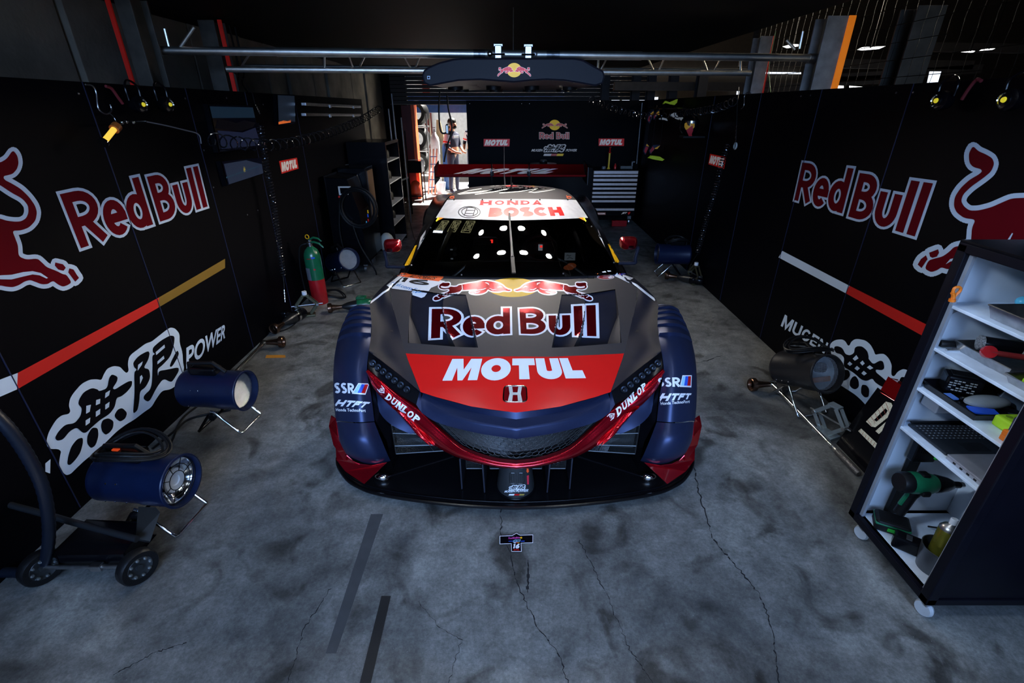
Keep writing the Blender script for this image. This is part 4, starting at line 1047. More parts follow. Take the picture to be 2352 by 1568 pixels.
# rear wheel arches and tyres, tail, underbody
for s in (-1, 1):
    X = xc(5.55) + s * .93
    for Y, nm in ((2.62, 'front_wheel'), (5.55, 'rear_wheel')):
        cx_ = xc(Y) + s * (.80 if Y < 3 else .84)
        wl_ = MB().lathe([(.22, -.14), (.31, -.15), (.34, -.12), (.345, 0), (.34, .12), (.31, .15), (.22, .14)], (cx_, Y, .345), (1, 0, 0), 36).build(nm, M_rub, car, True)
        MB().lathe([(.0, .1 * s), (.21, .09 * s), (.225, .14 * s)], (cx_, Y, .345), (1, 0, 0), 24, cap=False).build('wheel_rim', M_gblk, wl_, True)
    arch = [[V((X + s * .03 * math.sin(math.pi * i / 12), 5.55 - .52 * math.cos(math.pi * i / 12), .40 + .44 * math.sin(math.pi * i / 12) ** .8)) + V((-s * o * .28, 0, .02 * math.sin(o * 3))) for o in (0, .5, 1)] for i in range(13)]
    mb = MB().grid(arch); reg(mb); mb.build('rear_wing_arch', M_gblk, car, True)
    MB().bx((xc(4) + s * .60, 3.1, .06), (xc(4) + s * .93, 5.0, .13)).build('side_skirt', M_gblk, car, bevel=.01)
MB().bx((-.78, 2.9, .05), (.76, 6.6, .08)).build('floor_tray', M_gblk, car)
MB().bx((-.86, 6.5, .35), (.80, 6.62, .80)).build('tail_panel', M_gblk, car, bevel=.03)
# ---- cockpit seen through the glass
Mck = mat('cockpit_black', (.010, .010, .012), .6)
MB().grid([[V((x, 3.28, .74)), V((x, 3.55, .80)), V((x, 3.75, .74)), V((x, 3.8, .55))] for x in (-.66, -.3, .1, .4, .66)]).build('dashboard', Mck, car, True, solid=.02)
MB().bx((-.66, 3.8, .1), (.66, 5.1, .12)).build('cockpit_floor', Mck, car)
MB().bx((-.62, 5.1, .1), (.60, 5.15, 1.0)).build('rear_bulkhead', Mck, car)
cage = [[(-.60, 3.5, .5), (-.57, 3.6, .80), (-.52, 4.5, .93), (-.5, 5.0, .98)], [(-.50, 4.6, .95), (.50, 4.6, .95)], [(-.48, 4.9, .2), (-.48, 4.9, .98), (.48, 4.9, .98), (.48, 4.9, .2)], [(-.45, 4.9, .9), (.45, 4.9, .4)], [(-.55, 3.6, .77), (0, 3.6, .80), (.55, 3.6, .77)]]
cage += [[(-x, y, z) for x, y, z in cage[0]]]
for c in cage: MB().tube(crs([V(p) for p in c], 12) if len(c) > 2 else c, .019, 10).build('roll_cage_tube', mat('cage_grey', (.035, .035, .04), .4), car, True)
st = MB().box((.28, 4.5, .45), (.42, .12, .62)).box((.28, 4.3, .18), (.42, .45, .12)).box((.08, 4.42, .62), (.05, .26, .34)).box((.48, 4.42, .62), (.05, .26, .34)).box((.28, 4.52, .86), (.26, .1, .2))
st.build('racing_seat', mat('seat_black', (.012, .012, .016), .7), car, bevel=.02)
for x in (.18, .36): MB().bar((x, 4.42, .80), (x + .01, 4.40, .5), .05, .01, (0, 1, 0)).build('harness_strap', mat('dull_red_webbing', (.16, .012, .02), .7), car)
for x, z in ((.14, .86), (.42, .86)): MB().box((x, 4.44, z), (.045, .03, .10)).build('harness_pad', mat('rust_pad', (.30, .06, .025), .7), car)
swc = HY(1241, 570, 3.95)
sw = MB().tube([swc + V((.135 * math.cos(a * math.pi / 12) * (1 if abs(math.sin(a * math.pi / 12)) < .8 else .9), .03 * math.sin(a * math.pi / 12), .10 * math.sin(a * math.pi / 12))) for a in range(24)], .014, 8, closed=True)
sw.box(swc, (.22, .02, .10)); sw.build('steering_wheel', mat('wheel_grey', (.03, .03, .035), .5), car, True)
MB().box(swc + V((0, -.02, .012)), (.035, .01, .05)).build('steering_display', mat('pale_display', (.3, .35, .4), .3, emit=(.7, .8, .9), es=.3), car)
MB().box(HY(1243, 566, 3.88), (.02, .01, .015)).build('shift_light', mat('red_led', (.9, .02, .02), .4, emit=(1, .03, .02), es=2.0), car)
led = mat('red_led', (.9, .02, .02))
pc = HY(1115, 554, 4.0)
MB().tube([pc + V((-.09, 0, -.02)), pc + V((-.08, 0, .025)), pc + V((-.04, 0, .035)), pc + V((.09, 0, .033)), pc + V((.1, 0, .02))], .003, 6).build('display_rim', M_steel, car)
MB().box(pc, (.2, .012, .065)).build('gear_display', Mck, car, bevel=.004)
sticker('gear_digit', mapp(word('1', [.5], .28, .1), [(1126, 550), (1133, 550), (1133, 558), (1126, 558)]), planeY(3.985), led, car)
MB().box(HY(1309, 589, 3.72), (.085, .004, .062)).build('note_card', mat('pale_card', (.5, .62, .72), .5, emit=(.5, .62, .72), es=.10), car)
sticker('handwriting', [q for l in ([(1301, 587), (1304, 585), (1307, 588), (1312, 586)], [(1303, 594), (1308, 591), (1316, 594)]) for q in stroke_polys(l, 1)], planeY(3.715), M_blk, car)
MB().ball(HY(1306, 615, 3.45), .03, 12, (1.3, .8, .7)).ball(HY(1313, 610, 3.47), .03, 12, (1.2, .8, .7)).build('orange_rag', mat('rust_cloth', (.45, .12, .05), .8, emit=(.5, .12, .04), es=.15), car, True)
for x, y in ((1045, 571), (1045, 584), (1268, 588)): MB().lathe([(.016, 0), (.016, .01), (.012, .012), (.012, .006), (.004, .006)], HY(x, y, 3.8), (0, -1, .3), 14).build('dash_knob', mat('grey_knob', (.15, .18, .22), .4), car)
for x, y, w_ in ((1037, 573, 10), (1038, 594, 10)): MB().box(HY(x, y, 3.8), (.02, .004, .01)).build('switch_label', mat('pale_switch', (.3, .36, .42), .5, emit=(.3, .36, .42), es=.3), car)
MB().bx(HY(996, 618, 3.6), HY(1001, 570, 3.9)).build('lever_rod', mat('rod_grey', (.2, .2, .2), .4), car) if False else MB().tube([HY(999, 622, 3.55), HY(1012, 572, 3.8)], .012, 8).build('inner_door_bar', mat('rod_grey', (.22, .2, .18), .4), car, True)
# LED number panel behind the glass: three patterned digits and a white light bar
pq = [(1013, 505), (1100, 505), (1086, 538), (994, 532)]
pf = homog(pq); YP = 4.22
MB().prism([HY(*pf((u, v)), YP + .01) for u, v in ((0, 0), (1, 0), (1, 1), (0, 1))], (0, .02, 0)).build('number_light_panel', Mck, car)
dots = []
for k_ in range(3):
    for pts, cl in [([(.12, .05), (.12, .95), (.88, .95), (.88, .05)], True), ([(.3, .2), (.3, .8), (.7, .8), (.7, .2)], True), ([(.15, .1), (.85, .9)], False), ([(.15, .9), (.85, .1)], False), ([(.3, .1), (.95, .85)], False), ([(.3, .9), (.85, .25)], False)]:
        P = pts + ([pts[0]] if cl else [])
        for a, b in zip(P, P[1:]):
            L = math.dist(a, b); n = int(L / .075)
            for i in range(n):
                u = a[0] + (b[0] - a[0]) * (i + .5) / n; v = a[1] + (b[1] - a[1]) * (i + .5) / n
                c = pf(((k_ + .08 + u * .8) / 3, .04 + v * .92)); dots.append([(c[0] - .75, c[1] - .5), (c[0] + .75, c[1] - .5), (c[0] + .75, c[1] + .5), (c[0] - .75, c[1] + .5)])
sticker('led_digits', dots, planeY(YP), mat('led_yellow', (.6, .55, .3), .5, emit=(.75, .7, .35), es=.9), car, label='yellow green dotted light digits')
sticker('led_bar', [[(996, 529), (1017, 530), (1016, 535), (994, 534)]], planeY(YP - .005), mat('led_white', (.8, .9, 1), .5, emit=(.8, .9, 1), es=5), car)
# ---- sticker casting on the body
allv = []; allf = []
for v, f in BV:
    o = len(allv); allv += [tuple(p) for p in v]; allf += [tuple(i + o for i in q) for q in f]
bvh = BVHTree.FromPolygons(allv, allf)
def on(lift=.002):
    def f(x, y):
        d = ray(x, y).normalized(); h = bvh.ray_cast(CAM, d)
        return h[0] - d * lift if h[0] is not None else None
    return f
s0, s1_, s2_, s3_ = on(.0012), on(.0024), on(.0036), on(.0048)
bulls(car, lambda p: (960 + p[0] * .18707, 600 + p[1] * .18707), s0, s1_, (s2_, s3_), M_yel, M_foil, M_white, lw=15, sun=(1165, 320, 310, 118), mx=3, name='bonnet_bulls', far=.032)
sticker('bonnet_lettering_outline', mapp(word('Red', [.66, .53, .64], .19, .035, out=.06), [(992, 709), (1171, 707), (1172, 766), (990, 777)]) + mapp(word('Bull', [.74, .53, .19, .19], .19, .085, out=.06), [(1193, 709), (1368, 700), (1370, 772), (1196, 766)]), s1_, M_white, car, 3, far=.028)
sticker('bonnet_lettering', mapp(word('Red', [.66, .53, .64], .19, .035), [(992, 709), (1171, 707), (1172, 766), (990, 777)]) + mapp(word('Bull', [.74, .53, .19, .19], .19, .085), [(1193, 709), (1368, 700), (1370, 772), (1196, 766)]), s2_, M_foil, car, 3, far=.028)
sticker('nose_lettering', mapp(word(*MOT, .36, .05, shear=.0), [(1039, 824), (1325, 822), (1346, 868), (1016, 874)]), s1_, M_white, car, 6)
# chrome H badge
bq = [(1158, 886), (1209, 886), (1211, 923), (1155, 923)]
bf = homog(bq)
rr_ = [(.5 + .5 * (abs(math.cos(a)) ** .35) * (1 if math.cos(a) > 0 else -1), .5 + .5 * (abs(math.sin(a)) ** .35) * (1 if math.sin(a) > 0 else -1)) for a in [i * math.pi / 16 for i in range(32)]]
badge = sticker('nose_badge', [[bf(p) for p in rr_]], s1_, M_dred, car, 6)
rim = [on(.006)(*bf(p)) for p in rr_]
MB().tube(rim, .004, 8, closed=True).build('badge_rim', M_chrome, badge, True)
Hs = [[(.20, .95), (.36, .95), (.40, .58), (.60, .58), (.64, .95), (.80, .95), (.74, .5), (.80, .05), (.62, .05), (.60, .42), (.40, .42), (.38, .05), (.20, .05), (.26, .5)]]
sticker('badge_letter', [[bf(p) for p in q] for q in Hs], on(.007), mat('badge_silver', (.8, .78, .72), .35, .5), badge, 6)
# banner lettering
sticker('banner_lettering', mapp(word('HONDA', [1.25, 1.15, 1.3, 1.15, 1.2], .34, .30, serif=.12), [(1104, 460), (1244, 460), (1245, 470), (1102, 471)]), s1_, mat('print_red', (.30, .004, .01), .35), car, 5)
sticker('banner_lettering', mapp(word('BOSCH', [.92, 1.05, .92, 1.0, .98], .34, .06), [(1125, 477), (1288, 475), (1297, 495), (1121, 498)]), s1_, mat('print_bright_red', (.50, .006, .008), .35), car, 5)
def ring(cx_, cy_, rx, ry, wd, n=30): return stroke_polys([(cx_ + rx * math.cos(i * 2 * math.pi / n), cy_ + ry * math.sin(i * 2 * math.pi / n)) for i in range(n)], wd, closed=True)
sticker('banner_ring_emblem', ring(1078, 487, 25, 13, 1.6) + ring(1079, 486, 18.5, 10, 1.6) + stroke_polys([(1073, 478), (1066, 495)], 1.6) + stroke_polys([(1092, 478), (1086, 496)], 1.6) + stroke_polys([(1070, 483), (1090, 483)], 1.4) + stroke_polys([(1068, 490), (1087, 490)], 1.4), s1_, M_blk, car, 5)
for x0, x1, sgn in ((1001, 1019, 1), (1347, 1329, -1)):
    sticker('banner_corner_flash', [[(x0 + 4 * sgn, 499), (x1, 500), (x0 + 1 * sgn, 508)]], s1_, mat('orange_film', (.95, .25, .02), .4, emit=(1, .3, .02), es=.2), car)
    sticker('banner_corner_flash', [[(x0, 507), (x0 + 5 * sgn, 499), (x0 + 8 * sgn, 500), (x0 + 2 * sgn, 509)]], s2_, mat('yellow_green_film', (.8, .8, .05), .4, emit=(.8, .8, .05), es=.2), car)
for x in (1043, 1108, 1174, 1240, 1304): MB().ball(s2_(x, 459), .008, 8).build('banner_screw', M_blk, car)
for x, y in ((1060, 631), (1294, 628), (945, 609), (1410, 603), (989, 523), (1359, 520)):
    p = s2_(x, y)
    if p: MB().ball(p, .006, 8).build('windscreen_screw', M_steel, car)
# signature scrawl on the roof, race marshal arrows
sg = [(1058, 443), (1090, 441), (1130, 435), (1105, 441), (1056, 446), (1052, 445), (1075, 438), (1105, 433)]
sg2 = [(1092, 446), (1130, 441), (1165, 434)]; sg3 = [(1148, 443), (1190, 440), (1235, 433), (1215, 441), (1228, 442), (1262, 437), (1286, 432), (1282, 430), (1250, 427), (1220, 424), (1150, 425), (1125, 427)]
sticker('roof_scrawl', stroke_polys(sg, 1.6, ext=1) + stroke_polys(sg2, 1.8, ext=1) + stroke_polys(sg3, 1.6, ext=1), s1_, mat('white_line_film', (.85, .85, .8), .35), car, 5)
sticker('roof_number_patch', [[(1105, 438), (1150, 428), (1230, 426), (1270, 431), (1225, 438), (1165, 441)]], s0, M_gblk, car, 5)
sticker('roof_red_mark', ring(1220, 426.5, 17, 2.2, 1.6) + [[(1160, 426), (1195, 425), (1190, 428), (1160, 428)]], s1_, mat('red_film', (.6, .01, .01), .4), car, 5)
sticker('roof_yellow_mark', [[(1214, 425.5), (1228, 425), (1227, 427), (1215, 427.4)]], s2_, M_yel, car, 5)
for c in (1038, 1307): sticker('roof_hook_mark', ring(c, 453, 5, 2.2, 1.3, 12) + stroke_polys([(c + (4 if c < 1100 else -4), 452), (c + (5 if c < 1100 else -6), 448.5)], 1.3), s1_, mat('orange_red_film', (.9, .12, .03), .4, emit=(1, .1, .02), es=.2), car, 5)
# yellow side flashes and white strokes
sticker('side_flash', [[(953, 564), (958, 562), (941, 608), (928, 611)]], on(.010), M_yel, car, 6, label='yellow side flash')
sticker('side_flash', [[(1400, 560), (1396, 560), (1413, 602), (1425, 604)]], on(.010), M_yel, car, 6, label='yellow side flash')
sticker('pillar_stroke', [[(978, 528), (975, 545), (959, 574), (966, 545)]], s1_, M_white, car, 6)
sticker('pillar_stroke', [[(1373, 525), (1381, 545), (1390, 568), (1376, 543)]], s1_, M_white, car, 6)
sticker('shoulder_stripe', stroke_polys([(893, 664), (880, 672), (868, 682), (848, 697)], 4) + [[(896, 657), (905, 655), (895, 664), (888, 668)]], on(.005), M_white, car, 5)
sticker('shoulder_stripe', stroke_polys([(1412, 631), (1435, 642), (1462, 655), (1478, 668), (1505, 689)], 5) + [[(1418, 626), (1455, 638), (1448, 643), (1412, 632)]], on(.005), M_white, car, 5)
# left side: orange band, number and address patch
sticker('number_patch', [[(921, 629), (1022, 645), (1012, 652), (1000, 657), (990, 661), (975, 681), (968, 684), (946, 677), (944, 668), (898, 662), (888, 655)]], on(.006), M_white, car, 3, far=.04, label='white patch with the race number')
sticker('orange_band', [[(922, 626), (1022, 634), (1008, 646), (960, 640), (912, 633)]], on(.0075), mat('orange_band_film', (.95, .13, .02), .35), car, 5)
sticker('number_digits', mapp(word('16', [.5, 1.1], .24, .14, shear=-.3), [(930, 637), (1000, 645), (975, 655), (912, 645)]), on(.009), M_blk, car, 4)
sticker('band_lettering', TX('AUTOBACS', [(943, 631), (1005, 637), (998, 642), (935, 636)], .03, .3), on(.009), M_blk, car, 5)
sticker('address_lettering', TX('zf.com/jp', [(913, 650), (970, 665), (964, 676), (908, 657)], .01, .2), on(.009), mat('print_blue', (.02, .22, .55), .4), car, 5)
sticker('address_lettering', ring(903, 652, 5, 4, 1, 14), on(.009), mat('print_blue', (.02, .22, .55)), car, 5)
# right side small marks
sticker('tow_disc', [[(1391 + 20 * math.cos(a * math.pi / 12), 636 + 5.5 * math.sin(a * math.pi / 12)) for a in range(24)]], s1_, M_white, car, 5)
sticker('tow_ring', ring(1391, 636, 17, 4.2, 1), s2_, mat('print_red', (.5, .01, .02)), car, 4)
sticker('tow_letter', mapp(word('E', [.7], .26, .1), [(1378, 632), (1401, 633), (1398, 640), (1375, 639)]), s2_, mat('print_red', (.5, .01, .02)), car, 4)
sticker('flag_mark', [[(1404, 627), (1444, 627), (1420, 634), (1412, 634)]], s2_, mat('deep_blue_film', (.03, .04, .35), .4), car, 5)
sticker('flag_mark', [[(1416, 629), (1424, 627), (1426, 631), (1418, 632)]], s3_, mat('red_film', (.6, .01, .01)), car, 5)
sticker('marker_squares', [[(1382, 624), (1390, 622), (1393, 625), (1385, 626)], [(1394, 621), (1402, 621), (1404, 623), (1397, 624)]], s2_, M_white, car, 5)
sticker('marker_square', [[(1366, 627), (1383, 626), (1384, 630), (1370, 631)]], s1_, M_gblk, car, 5); sticker('marker_dot', [[(1371, 628), (1378, 627), (1376, 630), (1372, 630)]], s2_, M_org, car, 5)
sticker('bonnet_catch', stroke_polys([(1350, 631), (1350, 639), (1364, 639), (1362, 631)], .9), s1_, M_gblk, car, 5)
# front wing sponsors
for x0, dx, yo in ((768, 1, 0), (1510, 1, -16)):
    a = x0
    q = [(a - 2 + 2, 879 + yo), (a + 44, 880 + yo), (a + 46, 903 + yo), (a, 902 + yo)] if x0 < 1000 else [(1512, 868), (1561, 866), (1563, 888), (1511, 887)]
    sticker('wheel_sponsor_lettering', mapp(word('SSR', [.62, .62, .66], .20, .10, out=.01), q), s1_, M_white, car, 4)
    sticker('wheel_sponsor_stroke', mapp(word('SSR', [.62, .62, .66], .10, .19, out=.0), [(q[0][0] + 2, q[0][1] + 2), (q[1][0] - 2, q[1][1] + 2), (q[2][0] - 2, q[2][1] - 3), (q[3][0] + 2, q[3][1] - 3)]) if False else [], s2_, M_gblk, car, 4)
    fq = [(823, 881), (847, 882), (839, 904), (811, 902)] if x0 < 1000 else [(1568, 863), (1588, 863), (1587, 887), (1563, 886)]
    ff = homog(fq)
    sticker('flag_patch', [[ff(p) for p in ((-.06, -.08), (1.04, -.08), (1.04, 1.08), (-.04, 1.08))]], s1_, M_white, car, 4)
    for i, m_ in enumerate((M_lblue, M_blue, mat('print_bright_red', (.72, .012, .015)))):
        sticker('flag_band', [[ff(p) for p in ((.04 + i * .31, .04), (.04 + (i + 1) * .31, .04), (.04 + (i + 1) * .31, .96), (.04 + i * .31, .96))]], s2_, m_, car, 4)
    hq = [(775, 917), (849, 923), (840, 936), (770, 932)] if x0 < 1000 else [(1518, 903), (1587, 903), (1585, 916), (1513, 922)]
    sticker('engine_sponsor_lettering', mapp(word('HTFT', [1.1, 1, .9, 1], .30, .10, shear=.3), hq), s1_, M_white, car, 4)
    tq = [(771, 937), (840, 939), (840, 946), (772, 944)] if x0 < 1000 else [(1517, 923), (1585, 918), (1584, 925), (1518, 930)]
    sticker('small_sponsor_lettering', TX('Honda TechnoFort', tq, .02, 0), s1_, M_white, car, 5)
# tyre sponsor on the grille surround
DU = ('DUNLOP', [.95, .92, 1.0, .8, .95, .9])
dl = homog([(893, 903), (968, 960), (957, 973), (884, 915)]); dr = homog([(1415, 938), (1481, 876), (1486, 892), (1419, 957)])
for f_ in (dl, dr):
    sticker('tyre_sponsor_lettering', [[f_(p) for p in pl] for pl in word(*DU, .30, .16, serif=.10)], on(.003), M_white, car, 3)
for cx_, cy_, a0 in ((877, 896, 50), (1405, 955, -42)):
    r = math.radians(a0)
    rot = lambda x, y: (cx_ + x * math.cos(r) - y * math.sin(r), cy_ + x * math.sin(r) + y * math.cos(r))
    sticker('arrow_d_emblem', [[rot(*p) for p in q] for q in ring(0, 0, 5, 5, 1, 16) + stroke_polys([(-9, -6), (0, -6.5), (8, 0), (0, 6.5), (-9, 6)], 1.5) + mapp(word('D', [.8], .24, 0), [(-2.5, -2.5), (2.5, -2.5), (2.5, 2.5), (-2.5, 2.5)])], on(.003), M_white, car, 4)
# nose box marks
kanji([(1169, 1114), (1207, 1112), (1209, 1124), (1168, 1126)], s1_, s2_, s3_, M_white, M_gblk, car, 5)
sticker('nose_box_lettering', TX('MUGEN POWER', [(1159, 1126), (1214, 1123), (1213, 1129), (1158, 1131)], .03, .3), s1_, M_white, car, 5)
for a, b, m_ in ((1170, 1182, M_white), (1182, 1194, mat('print_bright_red', (.72, .012, .015))), (1194, 1205, mat('dull_gold_film', (.40, .28, .06), .4))): sticker('nose_box_stripe', [[(a, 1134), (b, 1134), (b - 2, 1137.5), (a - 2, 1137.5)]], s1_, m_, car)
mb = MB()
for i in range(9): mb.tube([on(.004)(1171 + i * 4, 1087), on(.004)(1171 + i * 4, 1109)], .0008, 3)
for i in range(6): mb.tube([on(.004)(1171, 1087 + i * 4.4), on(.004)(1203, 1087 + i * 4.4)], .0008, 3)
mb.tube([on(.004)(x, y) for x, y in ((1170, 1088), (1174, 1086), (1200, 1086), (1204, 1088), (1204, 1108), (1200, 1110), (1174, 1110), (1170, 1108))], .0018, 6, closed=True)
mb.build('nose_box_mesh', mat('intake_wire', (.16, .17, .18)), car)
sticker('tow_hook_tab', [[(1210, 1092), (1215, 1091), (1214.5, 1112), (1211, 1112)]], on(.004), mat('pink_red_strap', (.7, .03, .06), .5), car)
sticker('tow_arrow', [[(1210, 1076), (1214, 1076), (1214, 1081), (1216, 1081), (1212, 1086), (1208.5, 1081), (1210, 1081)]], on(.005), mat('orange_red_film', (.9, .12, .03)), car)
# ---- mirrors, wiper, aerials, rear wing
for s, c_, q0, q1, q2 in ((-1, (899, 566), (884, 580), (889, 611), (930, 613)), (1, (1446, 560), (1465, 572), (1459, 603), (1421, 604))):
    c = HY(*c_, 3.32); mr = MB()
    prof = []
    for j in range(9):
        t = j / 8; sc_ = math.sin(math.pi * (.12 + .88 * t) * .5) ** .7
        prof.append([c + V((.062 * sc_ * (abs(math.cos(a)) ** .5) * (1 if math.cos(a) > 0 else -1), -.06 + .11 * t, .041 * sc_ * (abs(math.sin(a)) ** .55) * (1 if math.sin(a) > 0 else -1) - .01 * (1 - t))) for a in [k_ * math.pi / 12 for k_ in range(25)]])
    mr.grid(prof, flip=True)
    o = mr.build('door_mirror', M_redc, car, True, label='red chrome door mirror', ang=60)
    MB().grid([[c + V((0, .05, 0))] * 25, prof[-1]]).build('mirror_glass', M_chrome, o)
    P = [HY(q0[0], q0[1] - 4, 3.34), HY(*q0, 3.33), HY(q1[0], q1[1] - 10, 3.32), HY(*q1, 3.32), HY(q1[0] - s * 10 * 1, q1[1] + 1, 3.32), HY(*q2, 3.34)]
    MB().tube(crs(P, 24), .013, 10)  .build('mirror_arm', M_winp, car, True)
pw = [s2_(1180, 634), s2_(1177, 600), s2_(1172, 530), s2_(1170, 492)]
MB().bar(pw[0] + V((0, 0, .02)), pw[1] + V((0, 0, .03)), .028, .012, (0, 0, 1)).build('wiper_base', mat('wiper_black', (.03, .03, .035), .35, .5), car, bevel=.003)
MB().tube([pw[1] + V((0, 0, .03)), pw[2] + V((0, 0, .025))], [.011, .007], 8).build('wiper_arm', mat('wiper_black', (.03, .03, .035)), car, True)
MB().tube([s2_(1176, 590) + V((0, 0, .008)), pw[2] + V((0, 0, .012)), pw[3] + V((0, 0, .006))], .008, 6).build('wiper_blade', M_rub, car, True)
MB().tube([HY(1160, 424, 5.0), HY(1158, 400, 5.0), HY(1158, 335, 5.0)], [.007, .004, .0015], 8).build('radio_aerial', M_steel, car, True)
MB().tube([HY(1174, 430, 4.9), HY(1174, 404, 4.9)], .006, 8).build('radio_aerial', M_blk, car, True)
MB().bar(HY(1176, 434, 4.9), HY(1176, 422, 5.1), .02, .02).build('aerial_foot', M_blk, car)
WY = 6.3
af = [V((0, -.12, -.035)), V((0, -.125, -.055)), V((0, -.1, -.065)), V((0, .05, -.02)), V((0, .15, .05)), V((0, .155, .062)), V((0, .03, .0)), V((0, -.08, -.03))]
cw = V((xc(WY), WY, HY(1172, 392, WY).z))
wl0 = HY(1004, 392, WY).x; wl1 = HY(1343, 392, WY).x
wg = MB().grid([[V((x, cw.y + p.y, cw.z + p.z)) for x in np.linspace(wl0, wl1, 14)] for p in af + [af[0]]], flip=True)
rwing = wg.build('rear_aerofoil', M_dred, car, True, ang=50, label='red rear wing blade')
wv = [tuple(p) for p in wg.v]; wbvh = BVHTree.FromPolygons(wv, wg.f)
def onw(x, y):
    d = ray(x, y).normalized(); h = wbvh.ray_cast(CAM, d); return h[0] - d * .004 if h[0] is not None else None
sticker('aerofoil_lettering', mapp(word('MOTUL', [1.3, 1.2, 1.1, 1.1, 1.0], .42, .12, shear=1.1), [(1075, 387), (1283, 387), (1272, 399), (1060, 399)]), onw, M_white, rwing, 6)
for x in (wl0 - .008, wl1 + .008):
    MB().prism([V((x, WY - .22, cw.z - .14)), V((x, WY - .2, cw.z + .06)), V((x, WY + .2, cw.z + .1)), V((x, WY + .22, cw.z - .12))], (.008, 0, 0)).build('aerofoil_end_plate', M_gblk, car)
for px in (1131, 1214):
    x = HY(px, 400, WY).x
    P = [V((x, WY - .2, .72)), V((x, WY - .22, 1.0)), V((x, WY - .22, cw.z + .04)), V((x, WY - .15, cw.z + .1)), V((x, WY, cw.z + .03))]
    mb = MB(); cp = crs(P, 20)
    for a, b in zip(cp, cp[1:]): mb.bar(a, b, .012, .03, (0, 1, 0))
    mb.build('aerofoil_support', M_gblk, car)
    MB().box(V((x, WY - .13, cw.z - .02)), (.045, .02, .05)).build('support_bracket', M_gblk, car)
# ================================================================ OVERHEAD TRUSS AND LIGHT BOOM
tr = thing('overhead_truss', 'long silver triangular truss spanning the garage above the car', 'truss')
TLp, TRp = HX(350, 125, -2.52), HX(1876, 125, 2.44)
TLp.z = TRp.z = (TLp.z + TRp.z) / 2
def tpt(px, dy=0, dz=0):
    # point on the truss axis seen at picture column px
    best = None
    for i in range(401):
        p = TLp.lerp(TRp, i / 400) + V((0, dy, dz)); d = p - CAM
        x = CX + FPX * d.x / (d.y * CP - d.z * SP)
        if best is None or abs(x - px) < best[0]: best = (abs(x - px), p)
    return best[1]
MB().tube([tpt(352), tpt(1876)], .027, 18).build('front_tube', M_alu, tr, True)
MB().tube([tpt(634), tpt(1475)], .030, 18).build('sleeve_tube', M_alu, tr, True)
lo1 = (.10, -.105); lo2 = (.34, -.075)
MB().tube([tpt(520, *lo1), tpt(1722, *lo1)], .021, 14).build('lower_tube', M_alu, tr, True)
MB().tube([tpt(560, *lo2), tpt(1715, *lo2)], .021, 14).build('rear_tube', M_alu, tr, True)
for a, b in ((570, 556), (800, 812), (838, 826), (930, 942), (966, 954), (1066, 1078), (1315, 1330), (1394, 1380), (1490, 1502), (1526, 1514), (1614, 1626), (1652, 1640)):
    MB().tube([tpt(a, .02, -.02), tpt(b, .30, -.075)], .007, 8).build('truss_brace', M_alu, tr, True)
for px in (746, 1373, 1702): MB().tube([tpt(px, .02, -.02), tpt(px, .10, -.09)], .008, 8).build('truss_brace', M_alu, tr, True)
for a, b in (((392, 122), (378, 66)), ((406, 120), (446, 62)), ((1826, 113), (1806, 92)), ((1836, 112), (1844, 72))):
    Y = tpt(a[0]).y; MB().tube([HY(*a, Y), HY(*b, Y)], .011, 8).build('hanger_tube', M_alu, tr, True)
for px in (362, 1865, 1107, 1262, 1095, 1275): MB().tube([tpt(px - 9), tpt(px + 9)], .031, 18).build('coupler', M_steel, tr, True)
for px in (354, 1876): MB().tube([tpt(px - 2), tpt(px + 2)], .04, 18).build('end_flange', M_steel, tr, True)
for px in (1143, 1213):
    c = tpt(px); mb = MB().box(c + V((0, -.02, .005)), (.05, .085, .095)).box(c + V((0, -.02, -.07)), (.05, .02, .08)).box(c + V((0, -.03, .055)), (.07, .03, .02))
    mb.build('pipe_clamp', M_steel, tr, bevel=.004)
    MB().tube([c + V((-.05, -.07, -.005)), c + V((.05, -.07, -.005))], .006, 8).build('clamp_bolt', M_chrome, tr, True)
for px, m in ((1127, M_chrome), (1228, M_steel)): MB().lathe([(.017, 0), (.019, .004), (.019, .02), (.013, .024)], tpt(px) + V((0, -.03, 0)), (0, -1, 0), 18).build('clamp_knob', m, tr, True)
MB().tube([tpt(1180, 0, .02), V((tpt(1180).x, tpt(1180).y, 2.52))], .003, 6).build('hanger_wire', M_steel, tr, True)

bo = thing('light_boom', 'dark rounded overhead light boom with bull emblem hanging from the truss', 'light boom')
BY = 3.80
face = [(1063, 135), (1318, 135), (1339, 139), (1369, 156), (1384, 164), (1388, 175), (1383, 190), (1367, 196), (1350, 193), (1334, 190), (1295, 184), (1257, 182), (1219, 184), (1181, 188), (1142, 185), (1104, 182), (1053, 184), (1015, 191), (988, 196), (975, 189), (971, 174), (975, 163), (984, 156), (1010, 145), (1042, 137)]
fp = [HY(x, y, BY) for x, y in face]
bz = LAMPZ + .03
zlo = min(p.z for p in fp)
def sect(Y, k_, zt, zb): return [V((xc0 + (p.x - xc0) * k_, Y, zb + (zt - zb) * (p.z - zlo) / (max(q_.z for q_ in fp) - zlo))) for p in fp]
xc0 = sum(p.x for p in fp) / len(fp)
secs = [fp, [p + V((0, .10, 0)) for p in fp], sect(BY + .24, .98, 2.075, 2.012), sect(BY + .8, .96, 2.07, 2.012), sect(BY + 1.42, .90, 2.06, 2.012)]
mb = MB(); n = len(fp); mb.v = [p for s_ in secs for p in s_]
mb.f = [(j * n + i, j * n + (i + 1) % n, (j + 1) * n + (i + 1) % n, (j + 1) * n + i) for j in range(len(secs) - 1) for i in range(n)] + [tuple(t) for t in tessellate_polygon([secs[0]])] + [tuple(i + n * (len(secs) - 1) for i in t) for t in tessellate_polygon([secs[-1]])]
